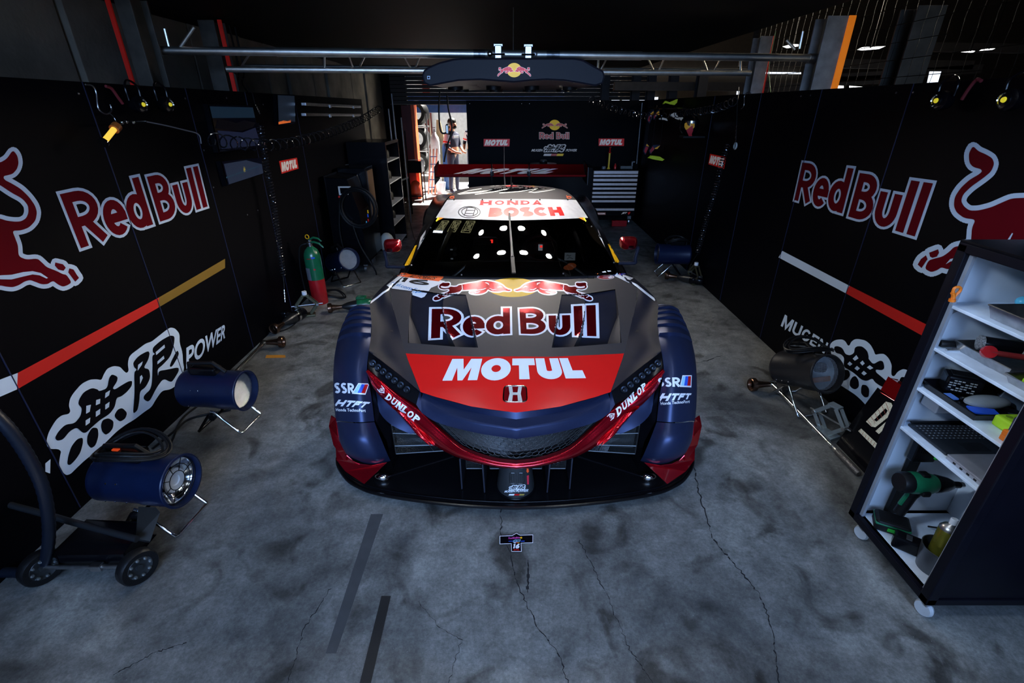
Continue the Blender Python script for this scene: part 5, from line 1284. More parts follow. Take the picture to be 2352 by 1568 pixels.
M_boom = mat('boom_shell_navy', (.007, .0075, .014), .5, spec=.2, noise=(30, .05))
mb.build('housing', M_boom, bo, True, ang=35)
MB().tube(fp, .006, 6, closed=True).build('face_edge', M_boom, bo, True)
bulls(bo, lambda p: (1181 + (p[0] - 1172) * .0390, 161 + (p[1] - 325) * .092), planeY(BY - .003), planeY(BY - .005), (planeY(BY - .007), planeY(BY - .009)), mat('emblem_yellow', (.9, .6, .01), .4, emit=(1, .62, .01), es=.35), mat('emblem_red', (.7, .02, .03), .4, emit=(.8, .02, .03), es=.3), mat('emblem_white', (.8, .8, .8), .4, emit=(1, 1, 1), es=.3), lw=14, sun=(1172, 325, 440, 180), mx=4, name='bull_emblem')
sticker('corner_patch', [[(981, 174), (988, 174), (988, 182), (981, 182)]], planeY(BY - .003), M_wwhite, bo); MB().ball(HY(984.5, 178, BY - .005), .006, 8).build('corner_screw', M_blk, bo)
for i, (x, y) in enumerate(LAMPS):
    z = LAMPZ
    l_ = MB().lathe([(.062, .0), (.062, .05), (.05, .055)], (x, y, z - .006), (0, 0, 1), 24, cap=False).build('lamp_can', M_blk, bo, True)
for k_ in range(3):
    for s_ in (-1, 1):
        for j in range(3):
            x = s_ * (.32 if k_ == 0 else .02 if k_ == 1 else .58) + (.0 if k_ != 1 else .0); y = 4.2 + j * .22 + k_ * .05
            MB().tube([(x - .05, y, 2.03), (x + .05, y + .02, 2.028)], .006, 6).build('vent_rib', M_boom, bo, True)
# cables hanging from the boom
for pts, lab in (([(1010, 208), (1008, 255), (1012, 300), (1024, 305), (1032, 290)], 'black cable loop hanging below the left end of the light boom'), ([(1026, 215), (1030, 250), (1038, 295), (1026, 340), (1020, 372)], 'thin black cable dangling to a small grey switch below the light boom')):
    o = MB().tube(crs([HY(x, y, 5.6) for x, y in pts], 24), .009, 8).build('hanging_cable', M_rub, None, True); tag(o, lab, 'cable')
sw_ = thing('pendant_switch', 'small grey pendant switch hanging in the rear doorway', 'switch'); MB().box(HY(1027, 297, 5.58), (.03, .03, .09)).build('switch_body', M_steel, sw_, bevel=.008)
MB().box(HY(1027, 288, 5.58), (.02, .02, .03)).build('switch_cap', M_blk, sw_)

# ================================================================ REAR DOORWAY AND BEYOND
def person(name, label, x, y, h, shirt, parts, face, turn=0):
    t = thing(name, label, 'person', 'people beyond the doorway', (x, y, 0), turn)
    s = h / 1.75
    J = {}; vs = []; es = []; rs = []
    def j(k, p, r, par=None):
        J[k] = len(vs); vs.append(V(p) * s); rs.append(r * s)
        if par: es.append((J[par], J[k]))
    j('pel', (0, 0, .95), .15); j('bel', (0, 0, 1.10), .14, 'pel'); j('ch', (0, .01, 1.30), .165, 'bel'); j('nk', (0, 0, 1.48), .06, 'ch'); j('hd', (0, -.03, 1.58), .085, 'nk'); j('hd2', (0, -.04, 1.68), .092, 'hd')
    for q, sx in (('l', -1), ('r', 1)):
        j(q + 's', (sx * .18, 0, 1.40), .07, 'ch'); j(q + 'e', (sx * .24, -.03, 1.14), .048, q + 's'); j(q + 'w', (sx * .14, -.24, 1.02), .033, q + 'e'); j(q + 'k', (sx * .09, -.33, 1.0), .026, q + 'w')
        for f_ in range(4): j(q + 'f%d' % f_, (sx * (.07 + .012 * f_), -.39, 1.0 + .012 * (f_ - 1.5)), .009, q + 'k')
        j(q + 't', (sx * .055, -.35, 1.03), .010, q + 'k')
        j(q + 'h', (sx * .09, 0, .90), .10, 'pel'); j(q + 'n', (sx * .11, -.02, .50), .065, q + 'h'); j(q + 'a', (sx * .12, .01, .09), .045, q + 'n'); j(q + 'o', (sx * .13, -.13, .05), .042, q + 'a')
    me = D.meshes.new(name + '_body'); me.from_pydata([tuple(v) for v in vs], es, [])
    o = D.objects.new('body', me); COL.objects.link(o); o.parent = t
    for m_ in (M_skin, shirt, M_trs): me.materials.append(m_)
    sk = o.modifiers.new('skin', 'SKIN'); 
    for i, r in enumerate(rs): me.skin_vertices[0].data[i].radius = (r, r)
    me.skin_vertices[0].data[0].use_root = True
    o.modifiers.new('sub', 'SUBSURF').levels = 1
    dg = bpy.context.evaluated_depsgraph_get(); dg.update()
    m2 = D.meshes.new_from_object(o.evaluated_get(dg)); o.modifiers.clear(); o.data = m2
    while len(m2.materials) < 3: m2.materials.append((M_skin, shirt, M_trs)[len(m2.materials)])
    for p in m2.polygons:
        z = p.center.z / s; ax = abs(p.center.x) / s; p.use_smooth = True
        p.material_index = 2 if z < .97 and p.center.y / s > -.2 else (0 if z > 1.49 or (z < 1.12 and p.center.y / s < -.1) else 1)
    hd = V((0, -.045, 1.655)) * s
    MB().ball(hd + V((0, .022, .035)) * s, .108 * s, 16, (1, 1.05, .95)).build('hair', M_hair, t, True)
    fb = MB().ball(hd + V((0, -.032, -.035)) * s, .078 * s, 14, (.95, .95, 1.15)).build('face', M_skin, t, True)
    MB().ball(hd + V((0, -.112, -.035)) * s, .014 * s, 8, (.8, 1, 1.3)).build('nose', M_skin, fb, True)
    for sx in (-1, 1):
        MB().ball(hd + V((sx * .03, -.098, -.008)) * s, .009 * s, 8).build('eye', M_blk, fb, True); MB().ball(hd + V((sx * .08, 0, -.03)) * s, .018 * s, 8, (.5, .8, 1.3)).build('ear', M_skin, fb, True)
    if face: MB().ball(hd + V((0, -.060, -.075)) * s, .060 * s, 12, (1, .95, .8)).build('face_mask', M_blk, t, True)
    MB().lathe([(.085, 0), (.08, .10), (.074, .2)], V((-.20, -.005, 1.20)) * s, (.25, 0, 1), 14, cap=False).build('sleeve_badge', M_white, t, True, label='white and red sleeve badge')
    MB().lathe([(.087, 0), (.086, .03)], V((-.194, -.005, 1.22)) * s, (.25, 0, 1), 14, cap=False).build('sleeve_badge_band', M_redd, t, True)
    MB().box(V((.0, -.14, 1.36)) * s, (.18 * s, .02, .05 * s)).build('chest_print', M_white, t, bevel=.005)
    MB().lathe([(.150, 0), (.152, .04)], V((0, 0, .96)) * s, (0, 0, 1), 20, cap=False).build('belt', M_blk, t)
    return t
person('person', 'person with face mask in navy team shirt, looking down in the rear doorway', -1.40, 12.1, 1.64, M_shirt, None, True, .9)
person('person', 'person in navy team shirt partly hidden at the right edge of the rear doorway', -.98, 13.0, 1.66, M_shirt, None, False, -.4)
gc = thing('gas_cylinder', 'tall pale grey gas cylinder standing in the rear doorway', 'gas cylinder', loc=(HZ(1012, 420, 0).x * .98 + .05, 12.75, 0))
MB().lathe([(.10, 0), (.115, .02), (.115, 1.12), (.10, 1.22), (.05, 1.30), (.035, 1.34)]).build('cylinder_body', mat('pale_grey_enamel', (.60, .60, .62), .4), gc, True)
MB().lathe([(.025, 1.34), (.02, 1.42), (.03, 1.43), (.03, 1.46)]).build('valve', M_steel, gc, True)
gc2 = thing('gas_cylinder', 'blue gas cylinder just right of the pale one in the doorway', 'gas cylinder', loc=(gc.location.x + .24, 12.8, 0))
MB().lathe([(.07, 0), (.08, .02), (.08, .98), (.06, 1.06), (.03, 1.1)]).build('cylinder_body', mat('blue_enamel', (.02, .08, .25), .4), gc2, True); MB().lathe([(.02, 1.1), (.02, 1.18)]).build('valve', M_steel, gc2, True)
bp_ = MB().prism([HY(x, y, 12.9) for x, y in ((1002, 275), (1010, 275), (1016, 300), (1020, 318), (1021, 410), (1003, 410))], (0, .05, 0)).build('cardboard_sheet', M_tan); tag(bp_, 'tan cardboard sheet leaning behind the pale gas cylinder', 'cardboard')
bp_.location.z = 0
wst = thing('packing_roll', 'speckled white packing roll standing right of the gas cylinders', 'roll', loc=(gc.location.x + .42, 12.85, 0)); MB().lathe([(.06, 0), (.06, 1.1), (.055, 1.12)]).build('roll_body', mat('speckled_paper', (.6, .6, .55), .8, noise=(90, .8)), wst, True)
rk_ = thing('tyre_rack', 'grey tubular rack of tyres outside the rear doorway', 'rack', loc=(-2.35, 13.2, 0))
mb = MB()
for x in (-.25, .25):
    for y in (-.25, .25): mb.tube([(x, y, 0), (x, y, 1.75)], .02, 8)
for z in (.35, .9, 1.45):
    for y in (-.25, .25): mb.tube([(-.25, y, z), (.25, y, z)], .02, 8)
mb.build('rack_frame', M_steel, rk_, True)
tyre0 = None
for i, z in enumerate((.60, 1.18, 1.76)):
    o = MB().lathe([(.16, -.12), (.25, -.13), (.28, -.08), (.28, .08), (.25, .13), (.16, .12)], (-2.35, 13.2, z - .0), (.3, 1, 0), 26, cap=False).build('spare_tyre', M_rub, None, True)
    tag(o, ('lowest', 'middle', 'highest')[i] + ' black tyre on the rack outside the rear doorway', 'tyre', 'tyres on the rack')
pl_ = thing('van_panel', 'white van side with dark red trim outside the rear doorway', 'van', loc=(0, 0, 0))
MB().bx((-4.6, 15.5, .3), (1.5, 15.7, 2.6)).build('van_side', mat('white_van_paint', (.62, .64, .68), .35), pl_, bevel=.03)
MB().bx((-2.55, 15.40, .3), (-2.35, 15.5, 2.6)).build('van_trim', M_door, pl_); MB().bx((-4.6, 15.38, 1.75), (1.5, 15.5, 2.2)).build('van_window_band', mat('deep_blue_glass', (.02, .04, .12), .2), pl_, bevel=.01)
for x in (-3.6, .6): MB().lathe([(.2, -.1), (.34, -.1), (.35, .1), (.2, .1)], (x, 15.45, .35), (0, 1, 0), 24).build('van_wheel', M_rub, pl_, True)
ld = thing('folding_ladder', 'blue and silver folding ladder leaning by the left side of the rear doorway', 'ladder')
for k_ in range(3):
    a = HY(982 + k_ * 5, 405, 12.0); a.z = 0; a.x = -2.02 + k_ * .08; b = V((-1.98 + k_ * .08, 12.5, .98))
    MB().bar(a, b, .035, .02).build('ladder_rail', M_alu, ld)
for k_ in range(5):
    t = .15 + k_ * .17; MB().bar(V((-2.02, 12, 0)).lerp(V((-1.98, 12.5, .98)), t), V((-1.86, 12, 0)).lerp(V((-1.82, 12.5, .98)), t), .03, .02).build('ladder_rung', mat('blue_enamel', (.02, .08, .25)), ld)
bn = thing('waste_bin', 'small white wire bin in front of the folding ladder outside', 'bin', loc=(-1.72, 12.05, 0)); MB().lathe([(.09, 0), (.12, .26), (.125, .27)], cap=False).build('bin_body', M_white, bn, solid=.004)
mt2 = MB().bx((-1.6, 11.9, 0), (-.9, 12.0, .012)).build('door_sill_strip', M_tan); tag(mt2, 'tan sill strip across the rear doorway floor', 'sill')
mt3 = MB().bx((-1.28, 11.75, 0), (-.9, 11.86, .01)).build('blue_mat', M_blue); tag(mt3, 'bright blue mat edge on the rear doorway floor', 'mat')

# ================================================================ BACK LEFT CORNER
# tall open cabinet with grey shelves
cbn = thing('parts_cabinet', 'tall open black cabinet with grey shelves at the far end of the left wall', 'cabinet')
cx0, cy0 = -2.18, 7.35
MB().bx((cx0 - .02, cy0 - .5, 0), (cx0 + .5, cy0 - .47, 1.42)).build('side_panel', M_gblk, cbn); MB().bx((cx0 - .02, cy0 + .27, 0), (cx0 + .5, cy0 + .3, 1.42)).build('side_panel', M_gblk, cbn)
MB().bx((cx0 - .02, cy0 - .5, 1.42), (cx0 + .5, cy0 + .3, 1.46)).build('top_panel', M_gblk, cbn)
M_gsh = mat('grey_shelf_paint', (.42, .44, .50), .45)
MB().bx((cx0, cy0 - .47, .02), (cx0 + .02, cy0 + .27, 1.42)).build('back_panel', M_gsh, cbn)
for z in (.05, .35, .62, .92, 1.2): MB().bx((cx0, cy0 - .47, z), (cx0 + .5, cy0 + .27, z + .015)).build('shelf', M_gsh, cbn)
for z in (.37, .64, .94, 1.22):
    o = MB().lathe([(.05, 0), (.05, .08), (.035, .11)], (cx0 + .36, cy0 + .05, z - .003), (0, 0, 1), 14).build('small_pot', M_rub, None, True); tag(o, 'dark pot on the cabinet shelf, %s' % {.37: 'lowest', .64: 'second from below', .94: 'second from the top', 1.22: 'topmost'}[z], 'pot', 'pots in the open cabinet')
# brown sided machine trolley with hose, screen, castors
mc = thing('charging_machine', 'tall black machine trolley with brown side panel and small framed screen', 'machine')
mx0, mx1, my0, my1 = -2.17, -1.80, 5.80, 6.62
MB().prism([V((mx0, my0, .12)), V((mx1, my0, .12)), V((mx1 - .03, my0, .75)), V((mx1 - .12, my0, 1.12)), V((mx0, my0, 1.15))], (0, .45, 0)).build('machine_body', M_gblk, mc, bevel=.012)
MB().bx((mx0, my0 + .47, .1), (mx1 - .02, my1, 1.20)).build('side_cabinet', M_gblk, mc, bevel=.01)
MB().bx((mx1 - .02, my0 + .52, .55), (mx1 - .012, my1 - .05, 1.16)).build('side_panel', mat('brown_reflective_panel', (.13, .085, .06), .35, .4), mc, label='brown side panel')
fq_ = [HY(x, y, my0 - .01) for x, y in ((776, 428), (805, 428), (800, 447), (779, 448))]
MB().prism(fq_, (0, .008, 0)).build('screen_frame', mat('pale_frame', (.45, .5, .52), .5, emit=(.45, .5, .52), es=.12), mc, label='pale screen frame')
MB().prism([(p - sum(fq_, V()) / 4) * .68 + sum(fq_, V()) / 4 + V((0, -.004, 0)) for p in fq_], (0, .004, 0)).build('screen', M_gblk, mc)
MB().ball(HY(779, 452, my0 - .02), .014, 10).build('stop_button', M_redd, mc, True)
for x, y, m_ in ((845, 486, M_yel), (845, 495, M_blue), (846, 506, M_redd), (842, 511, M_cyan), (841, 517, M_lime)): MB().box(HY(x, y, my0 - .015), (.012, .01, .035)).build('indicator', m_, mc)
for x in (mx0 + .06, mx1 - .04):
    for y in (my0 + .06, my0 + .4): 
        c_ = MB().lathe([(.045, -.015), (.045, .015)], (x, y, .046), (1, 0, 0), 16).build('castor', M_steel, mc, True)
        MB().box((x, y, .1), (.05, .05, .03)).build('castor_fork', M_steel, c_)
def coil(path_c, r0, n, wire, axis=(0, 1, 0), jit=.012, seg=40, seed=1):
    rnd = random.Random(seed); a = V(axis).normalized(); x, y = basis(a); P = []
    for i in range(n * seg + 1):
        t = i / seg; R = r0 + jit * math.sin(t * 1.7) ; an = 2 * math.pi * t
        P.append(V(path_c) + x * R * math.cos(an) * (1 + .03 * math.sin(t)) + y * R * math.sin(an) * 1.08 + a * (jit * .9 * math.sin(t * 2.3)))
    return P
hc = HY(822, 478, my0 - .05)
o = MB().tube(coil(hc, .20, 4, .01, jit=.018), .010, 6).tube(crs([hc + V((-.1, 0, -.15)), hc + V((-.02, -.03, -.45)), hc + V((.12, -.03, -.75)), hc + V((.10, 0, -.86))], 24), .010, 6).tube(crs([hc + V((-.20, 0, .1)), hc + V((-.25, -.02, -.3)), hc + V((-.20, -.02, -.72))], 20), .010, 6).build('coiled_hose', M_rub, None, True)
tag(o, 'black hose coiled on the front of the machine trolley', 'hose')
sb = thing('sand_bag', 'pale plastic sack standing at the foot of the open cabinet', 'sack'); p0 = HZ(907, 564, 0); p0.y = 6.72
MB().ball((p0.x, p0.y, .148), .14, 16, (.75, .6, 1.05)).build('sack_body', mat('pale_plastic_sack', (.45, .43, .38), .5, bump=(18, .6)), sb, True)
# stand with control box, folding trolley, red can
cbx = thing('control_box', 'white sloping control box on a steel post beside the open cabinet', 'control box')
c0 = HZ(908, 478, 0); MB().tube([(c0.x, c0.y, 0), (c0.x, c0.y, .98)], .06, 12).build('post', M_steel, cbx, True)
MB().box((c0.x, c0.y, 1.08), (.16, .2, .2), Matrix.Rotation(.4, 3, 'Y')).build('box_body', mat('ivory_plastic', (.5, .52, .48), .35), cbx, bevel=.015); MB().box((c0.x - .02, c0.y - .11, 1.1), (.12, .01, .12), Matrix.Rotation(.4, 3, 'Y')).build('display', M_lblue, cbx)
tt = thing('tool_stand', 'black tool stand with a boxed top near the red door post', 'stand'); q = HZ(958, 462, 0)
for dx in (-.17, .17):
    for dy in (-.17, .17): MB().tube([(q.x + dx, q.y + dy, 0), (q.x + dx, q.y + dy, .85)], .014, 8).build('leg', M_gblk, tt, True)
MB().bx((q.x - .19, q.y - .19, .62), (q.x + .19, q.y + .19, .86)).build('boxed_top', M_gblk, tt, bevel=.008); MB().bx((q.x - .17, q.y - .17, .12), (q.x + .17, q.y + .17, .14)).build('shelf', M_gblk, tt)
rc = MB().lathe([(.0, 0), (.11, .0), (.12, .04), (.12, .2), (.08, .27), (.03, .3)], (q.x, q.y, .142), (0, 0, 1), 20).build('red_can', mat('orange_red_can', (.65, .06, .02), .4), None, True); tag(rc, 'red metal can on the lower shelf of the tool stand', 'can')
for i, (px, py0, py1, yy, lab) in enumerate(((892, 250, 430, 8.3, 'pale'), (905, 330, 470, 9.0, 'dark'), (921, 270, 440, 8.8, 'long silver'), (929, 300, 470, 9.6, 'thin grey'), (899, 215, 330, 8.1, 'short silver'))):
    a = HY(px, py0, yy); b = V((a.x + .02, yy - .05, 0.0)); o = MB().tube([b, a], .013, 8).build('long_bar', M_steel if i % 2 == 0 else M_gblk, None, True); tag(o, lab + ' long-handled bar leaning in the far left corner', 'bar', 'long bars in the far left corner')
ft = thing('folding_hand_truck', 'folded hand truck with pale handle leaning near the red door post', 'hand truck'); q = HZ(932, 476, 0)
MB().tube([(q.x - .08, q.y, 0.02), (q.x - .02, q.y + .1, .55), (q.x + .08, q.y + .1, .58), (q.x + .12, q.y, .02)], .012, 8).build('frame', M_gblk, ft, True); MB().bar((q.x - .1, q.y - .02, .52), (q.x + .12, q.y - .02, .60), .04, .03).build('handle', mat('ivory_plastic', (.5, .52, .48)), ft, bevel=.006)
for dx in (-.08, .12): MB().lathe([(.06, -.012), (.06, .012)], (q.x + dx, q.y - .02, .062), (1, 0, 0), 16).build('wheel', M_rub, ft, True)

# ================================================================ LEFT WALL FITTINGS
def on_wall_box(name, q, X, dx, m, label, cat, screen=None, group=None):
    P = [HX(x, y, X) for x, y in q]; t = thing(name, label, cat, group)
    MB().prism(P, (dx, 0, 0)).build('casing', m, t, bevel=.004)
    return t, P
def wmon(q, label, fn, inset=.93):
    t = thing('wall_monitor', label, 'monitor', 'monitors on the left wall')
    P = [HX(x, y, WL + .04) for x, y in q]; c = sum(P, V()) / 4
    MB().prism([(p - c) * 1.04 + c + V((-.005, 0, 0)) for p in P], (-.035, 0, 0)).build('casing', M_gblk, t)
    s_ = MB(); s_.v = P; s_.f = [(0, 1, 2, 3)]; s_.build('screen', mat('dark_screen', (.006, .008, .02), .12), t)
    f = homog(q)
    for nm, poly, m_ in fn: sticker(nm, [[f(p) for p in poly]], planeX(WL + .042), m_, t, 10)
    return t
EM = lambda n, c, e=1.: mat(n, tuple(v * .5 for v in c), .3, emit=c, es=e)
wmon([(481, 241), (580, 244), (601, 338), (505, 348)], 'dark wall monitor showing dusky hills under a blue sky', [('sky', [(0, .72), (1, .72), (1, .97), (0, .97)], EM('screen_sky', (.004, .012, .024))), ('hills', [(.02, .5), (.1, .68), (.3, .66), (.5, .60), (.7, .66), (.98, .60), (.9, .5), (.6, .42), (.3, .45)], EM('screen_hills', (.001, .001, .002))), ('ground', [(.05, .45), (.3, .42), (.6, .38), (.95, .48), (.99, .05), (.05, .05)], EM('screen_ground', (.007, .010, .026)))])
wmon([(510, 371), (600, 362), (606, 398), (524, 425)], 'dark wall monitor showing a racing track below the hills screen', [('track', [(.02, .02), (.98, .02), (.98, .6), (.5, .95), (.02, .9)], EM('screen_track', (.012, .018, .036))), ('track_line', [(.0, .3), (.9, .5), (.98, .4), (.97, .44), (.9, .56), (0, .36)], EM('screen_line', (.01, .035, .06))), ('tiny_car', [(.38, .38), (.43, .38), (.44, .62), (.40, .66)], EM('screen_yellow', (.25, .2, .03)))])
wmon([(637, 217), (677, 219), (679, 283), (640, 287)], 'upright wall monitor with an orange glow along its bottom edge', [('picture', [(.02, .12), (.98, .06), (.98, .98), (.02, .98)], EM('screen_blue', (.006, .010, .018))), ('glow', [(.0, .02), (.7, .05), (.72, .14), (.5, .10), (.3, .14), (0, .10)], EM('screen_orange', (.5, .1, .02)))])
for (a, b), lab in ((((697, 239), (825, 245)), 'upper'), (((697, 263), (825, 264)), 'lower')):
    t = thing('wall_rail', lab + ' slim metal rail with clips fixed high on the left wall', 'rail', 'rails on the left wall')
    P0, P1 = HX(*a, WL + .09), HX(*b, WL + .09)
    MB().bar(P0, P1, .05, .03).build('rail_bar', M_steel, t, bevel=.004)
    for u in (.1, .9): p = P0.lerp(P1, u); MB().bx((WL, p.y - .01, p.z - .01), (p.x, p.y + .01, p.z + .01)).build('bracket', M_blk, t)
    for u in (.36, .82): MB().box(P0.lerp(P1, u) + V((.028, 0, -.012)), (.012, .05, .03)).build('clip', M_white, t)
nt_ = MB(); P = [HX(x, y, WL + .004) for x, y in ((793, 378), (806, 375), (819, 394), (811, 399))]; nt_.prism(P, (-.003, 0, 0)); o = nt_.build('paper_note', mat('grey_paper', (.22, .23, .26), .7)); tag(o, 'slanted grey paper note stuck on the left wall above the machine', 'note')
def hook(name, pts, X, label, r=.004, m=M_steel):
    P = crs([HX(x, y, X) for x, y in pts], 30); o = MB().tube(P, r, 8).build(name, m, None, True); tag(o, label, 'hook'); return o
hook('wire_hook', [(196, 194), (212, 197), (221, 212), (225, 245), (234, 258), (246, 262), (255, 256), (256, 248), (253, 240)], WL + .03, 'large pale S-shaped wire hook over the near left wall')
hook('wire_hook', [(1726, 214), (1716, 213), (1710, 220), (1709, 240), (1706, 247), (1702, 250)], WR - .03, 'pale wire hook over the top of the right wall')
o = MB().tube(crs([HX(x, y, WL + .03) for x, y in ((243, 198), (256, 203), (270, 222), (282, 238))], 16), .008, 8).build('red_strap', mat('dull_red_webbing', (.16, .012, .02)), None, True); tag(o, 'dark red strap hooked over the near left wall', 'strap')
o = MB().tube(crs([HX(x, y, WR - .03) for x, y in ((2254, 186), (2243, 183), (2225, 204), (2209, 229))], 16), .008, 8).build('red_strap', mat('dull_red_webbing', (.16, .012, .02)), None, True); tag(o, 'dark red strap hooked over the right wall between two round lamps', 'strap')
def clip_lamp(px, py, X, label):
    c = HX(px, py, X); s = 1 if X < 0 else -1
    t = thing('clamp_spotlight', label, 'spotlight', 'round spotlights clamped on the side walls')
    w_ = WL if X < 0 else WR
    MB().lathe([(.040, 0), (.045, .015), (.045, .05), (.033, .056)], (c.x - s * .05, c.y, c.z), (s, -.1, 0), 22).build('lamp_body', M_gblk, t, True)
    MB().lathe([(.0, .0), (.024, .0), (.028, .006)], (c.x + s * .006, c.y, c.z), (s, -.1, 0), 18, cap=False).build('reflector', M_chrome, t, True)
    MB().lathe([(.0, 0), (.012, 0), (.010, .006)], (c.x + s * .008, c.y, c.z), (s, -.1, 0), 14).build('led', mat('yellow_led', (.85, .7, .02), .3, emit=(.9, .75, .05), es=.45), t, True)
    MB().tube(crs([V((c.x - s * .03, c.y - .05, c.z + .02)), V((c.x - s * .03, c.y - .05, WT - .01)), V((c.x - s * .04, c.y, WT + .02)), V((c.x - s * .03, c.y + .05, WT - .01)), V((c.x - s * .03, c.y + .05, c.z + .02))], 20), .006, 8).build('hanger', M_gblk, t, True)
clip_lamp(326, 240, WL + .09, 'round yellow LED spotlight on the left wall, nearer the camera'); clip_lamp(388, 240, WL + .09, 'round yellow LED spotlight on the left wall, farther from the camera')
clip_lamp(2154, 231, WR - .09, 'round yellow LED spotlight on the right wall, left of the red strap'); clip_lamp(2310, 229, WR - .09, 'round yellow LED spotlight on the right wall, right of the red strap')
wk = thing('work_torch', 'golden tube work lamp hanging from a jointed silver arm on the left wall', 'work lamp')
X = WL + .12
MB().tube([HX(240, 324, X), HX(264, 294, X)], .0135, 14).build('lamp_tube', mat('glowing_gold_tube', (.85, .5, .05), .3, emit=(1, .62, .08), es=.9), wk, True)
MB().tube([HX(236, 328, X), HX(238, 326, X)], .026, 14).build('end_cap', M_chrome, wk, True); MB().tube([HX(262, 297, X), HX(269, 289, X)], .024, 14).build('collar', mat('amber_collar', (.35, .1, .02), .3), wk, True)
AP = [HX(x, y, X) for x, y in ((269, 289), (280, 281), (290, 279), (305, 280), (334, 279))]
mb = MB().tube(AP, .006, 8)
for p in AP[:-1]: mb.ball(p, .011, 10)
mb.build('jointed_arm', M_chrome, wk, True)
MB().tube(crs([HX(x, y, X) for x, y in ((334, 279), (380, 288), (430, 300), (450, 305), (459, 313), (462, 330))], 24), .004, 6).build('cord', mat('pale_cord', (.18, .18, .2), .5), wk, True)
MB().tube(crs([HX(269, 284, X), HX(262, 270, X), HX(254, 262, X - .05), HX(250, 259, WL + .03)], 10), .002, 6).build('hanging_wire', M_steel, wk)
def coilhose(name, pts3, R, turns, wire, label, cat='hose', m=M_rub, group=None, ends=True):
    path = crs(pts3, 60); L = [0]
    for a, b in zip(path, path[1:]): L.append(L[-1] + (b - a).length)
    n = turns * 14; P = []; px = None
    for i in range(n + 1):
        s = L[-1] * i / n; k = min(np.searchsorted(L, s, 'right') - 1, 59); f = (s - L[k]) / max(L[k + 1] - L[k], 1e-9)
        c = path[k].lerp(path[k + 1], f); d = (path[k + 1] - path[k]).normalized()
        x = px - d * px.dot(d) if px is not None else basis(d)[0]; x.normalize(); y = d.cross(x); px = x
        a = 2 * math.pi * i / 14; P.append(c + (x * math.cos(a) + y * math.sin(a)) * R)
    o = MB().tube(P, wire, 5).build(name, m, None, True); tag(o, label, cat, group); return o
M_hose = mat('gloss_black_hose', (.012, .012, .015), .12, 0, coat=1)
coilhose('coiled_air_hose', [HX(x, y, WL + .14) for x, y in ((478, 318), (560, 330), (640, 332), (710, 318), (770, 300), (830, 275), (870, 250))], .045, 34, .0055, 'black coiled air hose draped along the upper left wall', m=M_hose)
coilhose('coiled_air_hose', [HX(x, y, WL + .12) for x, y in ((597, 285), (612, 380), (628, 470), (640, 560), (650, 632))], .024, 52, .0045, 'long black coiled air hose hanging down the left wall to the floor tools', m=M_hose)
coilhose('coiled_air_hose', [HX(x, y, WR - .12) for x, y in ((1672, 330), (1658, 375), (1645, 430), (1630, 480), (1612, 545), (1602, 582))], .024, 46, .0045, 'black coiled air hose hanging down the right wall', m=M_hose)
coilhose('coiled_air_hose', [HY(1352, 226, 6.0), HY(1400, 245, 6.2), HY(1450, 260, 6.4), HY(1500, 268, 6.6), HX(1560, 262, 2.05), HX(1640, 250, 2.05), HX(1690, 232, 2.08)], .035, 40, .005, 'black coiled air hose draped from the light boom to the right wall', m=M_hose)
def fitting(pts, X, label, name='hose_fitting'):
    P = [HX(x, y, X) for x, y in pts]; t = thing(name, label, 'hose end')
    MB().tube(P, .004, 6).build('whip_hose', M_rub, t, True)
    mb = MB()
    for i in range(5): p = P[-2].lerp(P[-1], i / 5); q = P[-2].lerp(P[-1], (i + .7) / 5); mb.tube([p, q], .009 if i % 2 else .006, 10)
    mb.build('coupling', M_chrome, t, True); return t
fitting([(650, 632), (652, 650), (653, 665), (655, 695)], WL + .12, 'chrome hose coupling hanging at the end of the left coiled hose')
fitting([(1602, 582), (1592, 598), (1588, 605), (1582, 622)], WR - .12, 'chrome hose coupling hanging at the end of the right coiled hose')
t = fitting([(1697, 200), (1693, 250), (1692, 290), (1690, 328)], WR - .12, 'thin hose with a white ring at its end hanging on the right wall')
c = HX(1689, 335, WR - .12); MB().tube([c + V((.0, .026 * math.cos(a * math.pi / 10), .026 * math.sin(a * math.pi / 10))) for a in range(20)], .008, 8, closed=True).build('end_ring', mat('ivory_plastic', (.5, .52, .48)), t, True)
fitting([(520, 155), (556, 180), (580, 215), (586, 240), (597, 262)], WL + .03, 'hose with chrome coupling hanging from the left end of the truss')
for pts, X, lab in (([(548, 160), (540, 200), (536, 222)], -2.5, 'black cable looping behind the left wall near the truss end'), ([(560, 160), (556, 190), (570, 215), (560, 222)], -2.5, 'second black cable bundle behind the left wall near the truss end'), ([(1768, 140), (1766, 170), (1770, 212)], 2.5, 'green and yellow cable dropping behind the right wall')):
    P_ = [HX(x, y, X) for x, y in pts]; P_ = [V((P_[0].x, P_[0].y, 2.52))] + P_
    o = MB().tube(crs(P_, 20), .008 if X < 0 else .004, 8).build('loose_cable', M_rub if X < 0 else mat('earth_cable', (.15, .3, .08), .5), None, True); tag(o, lab, 'cable')

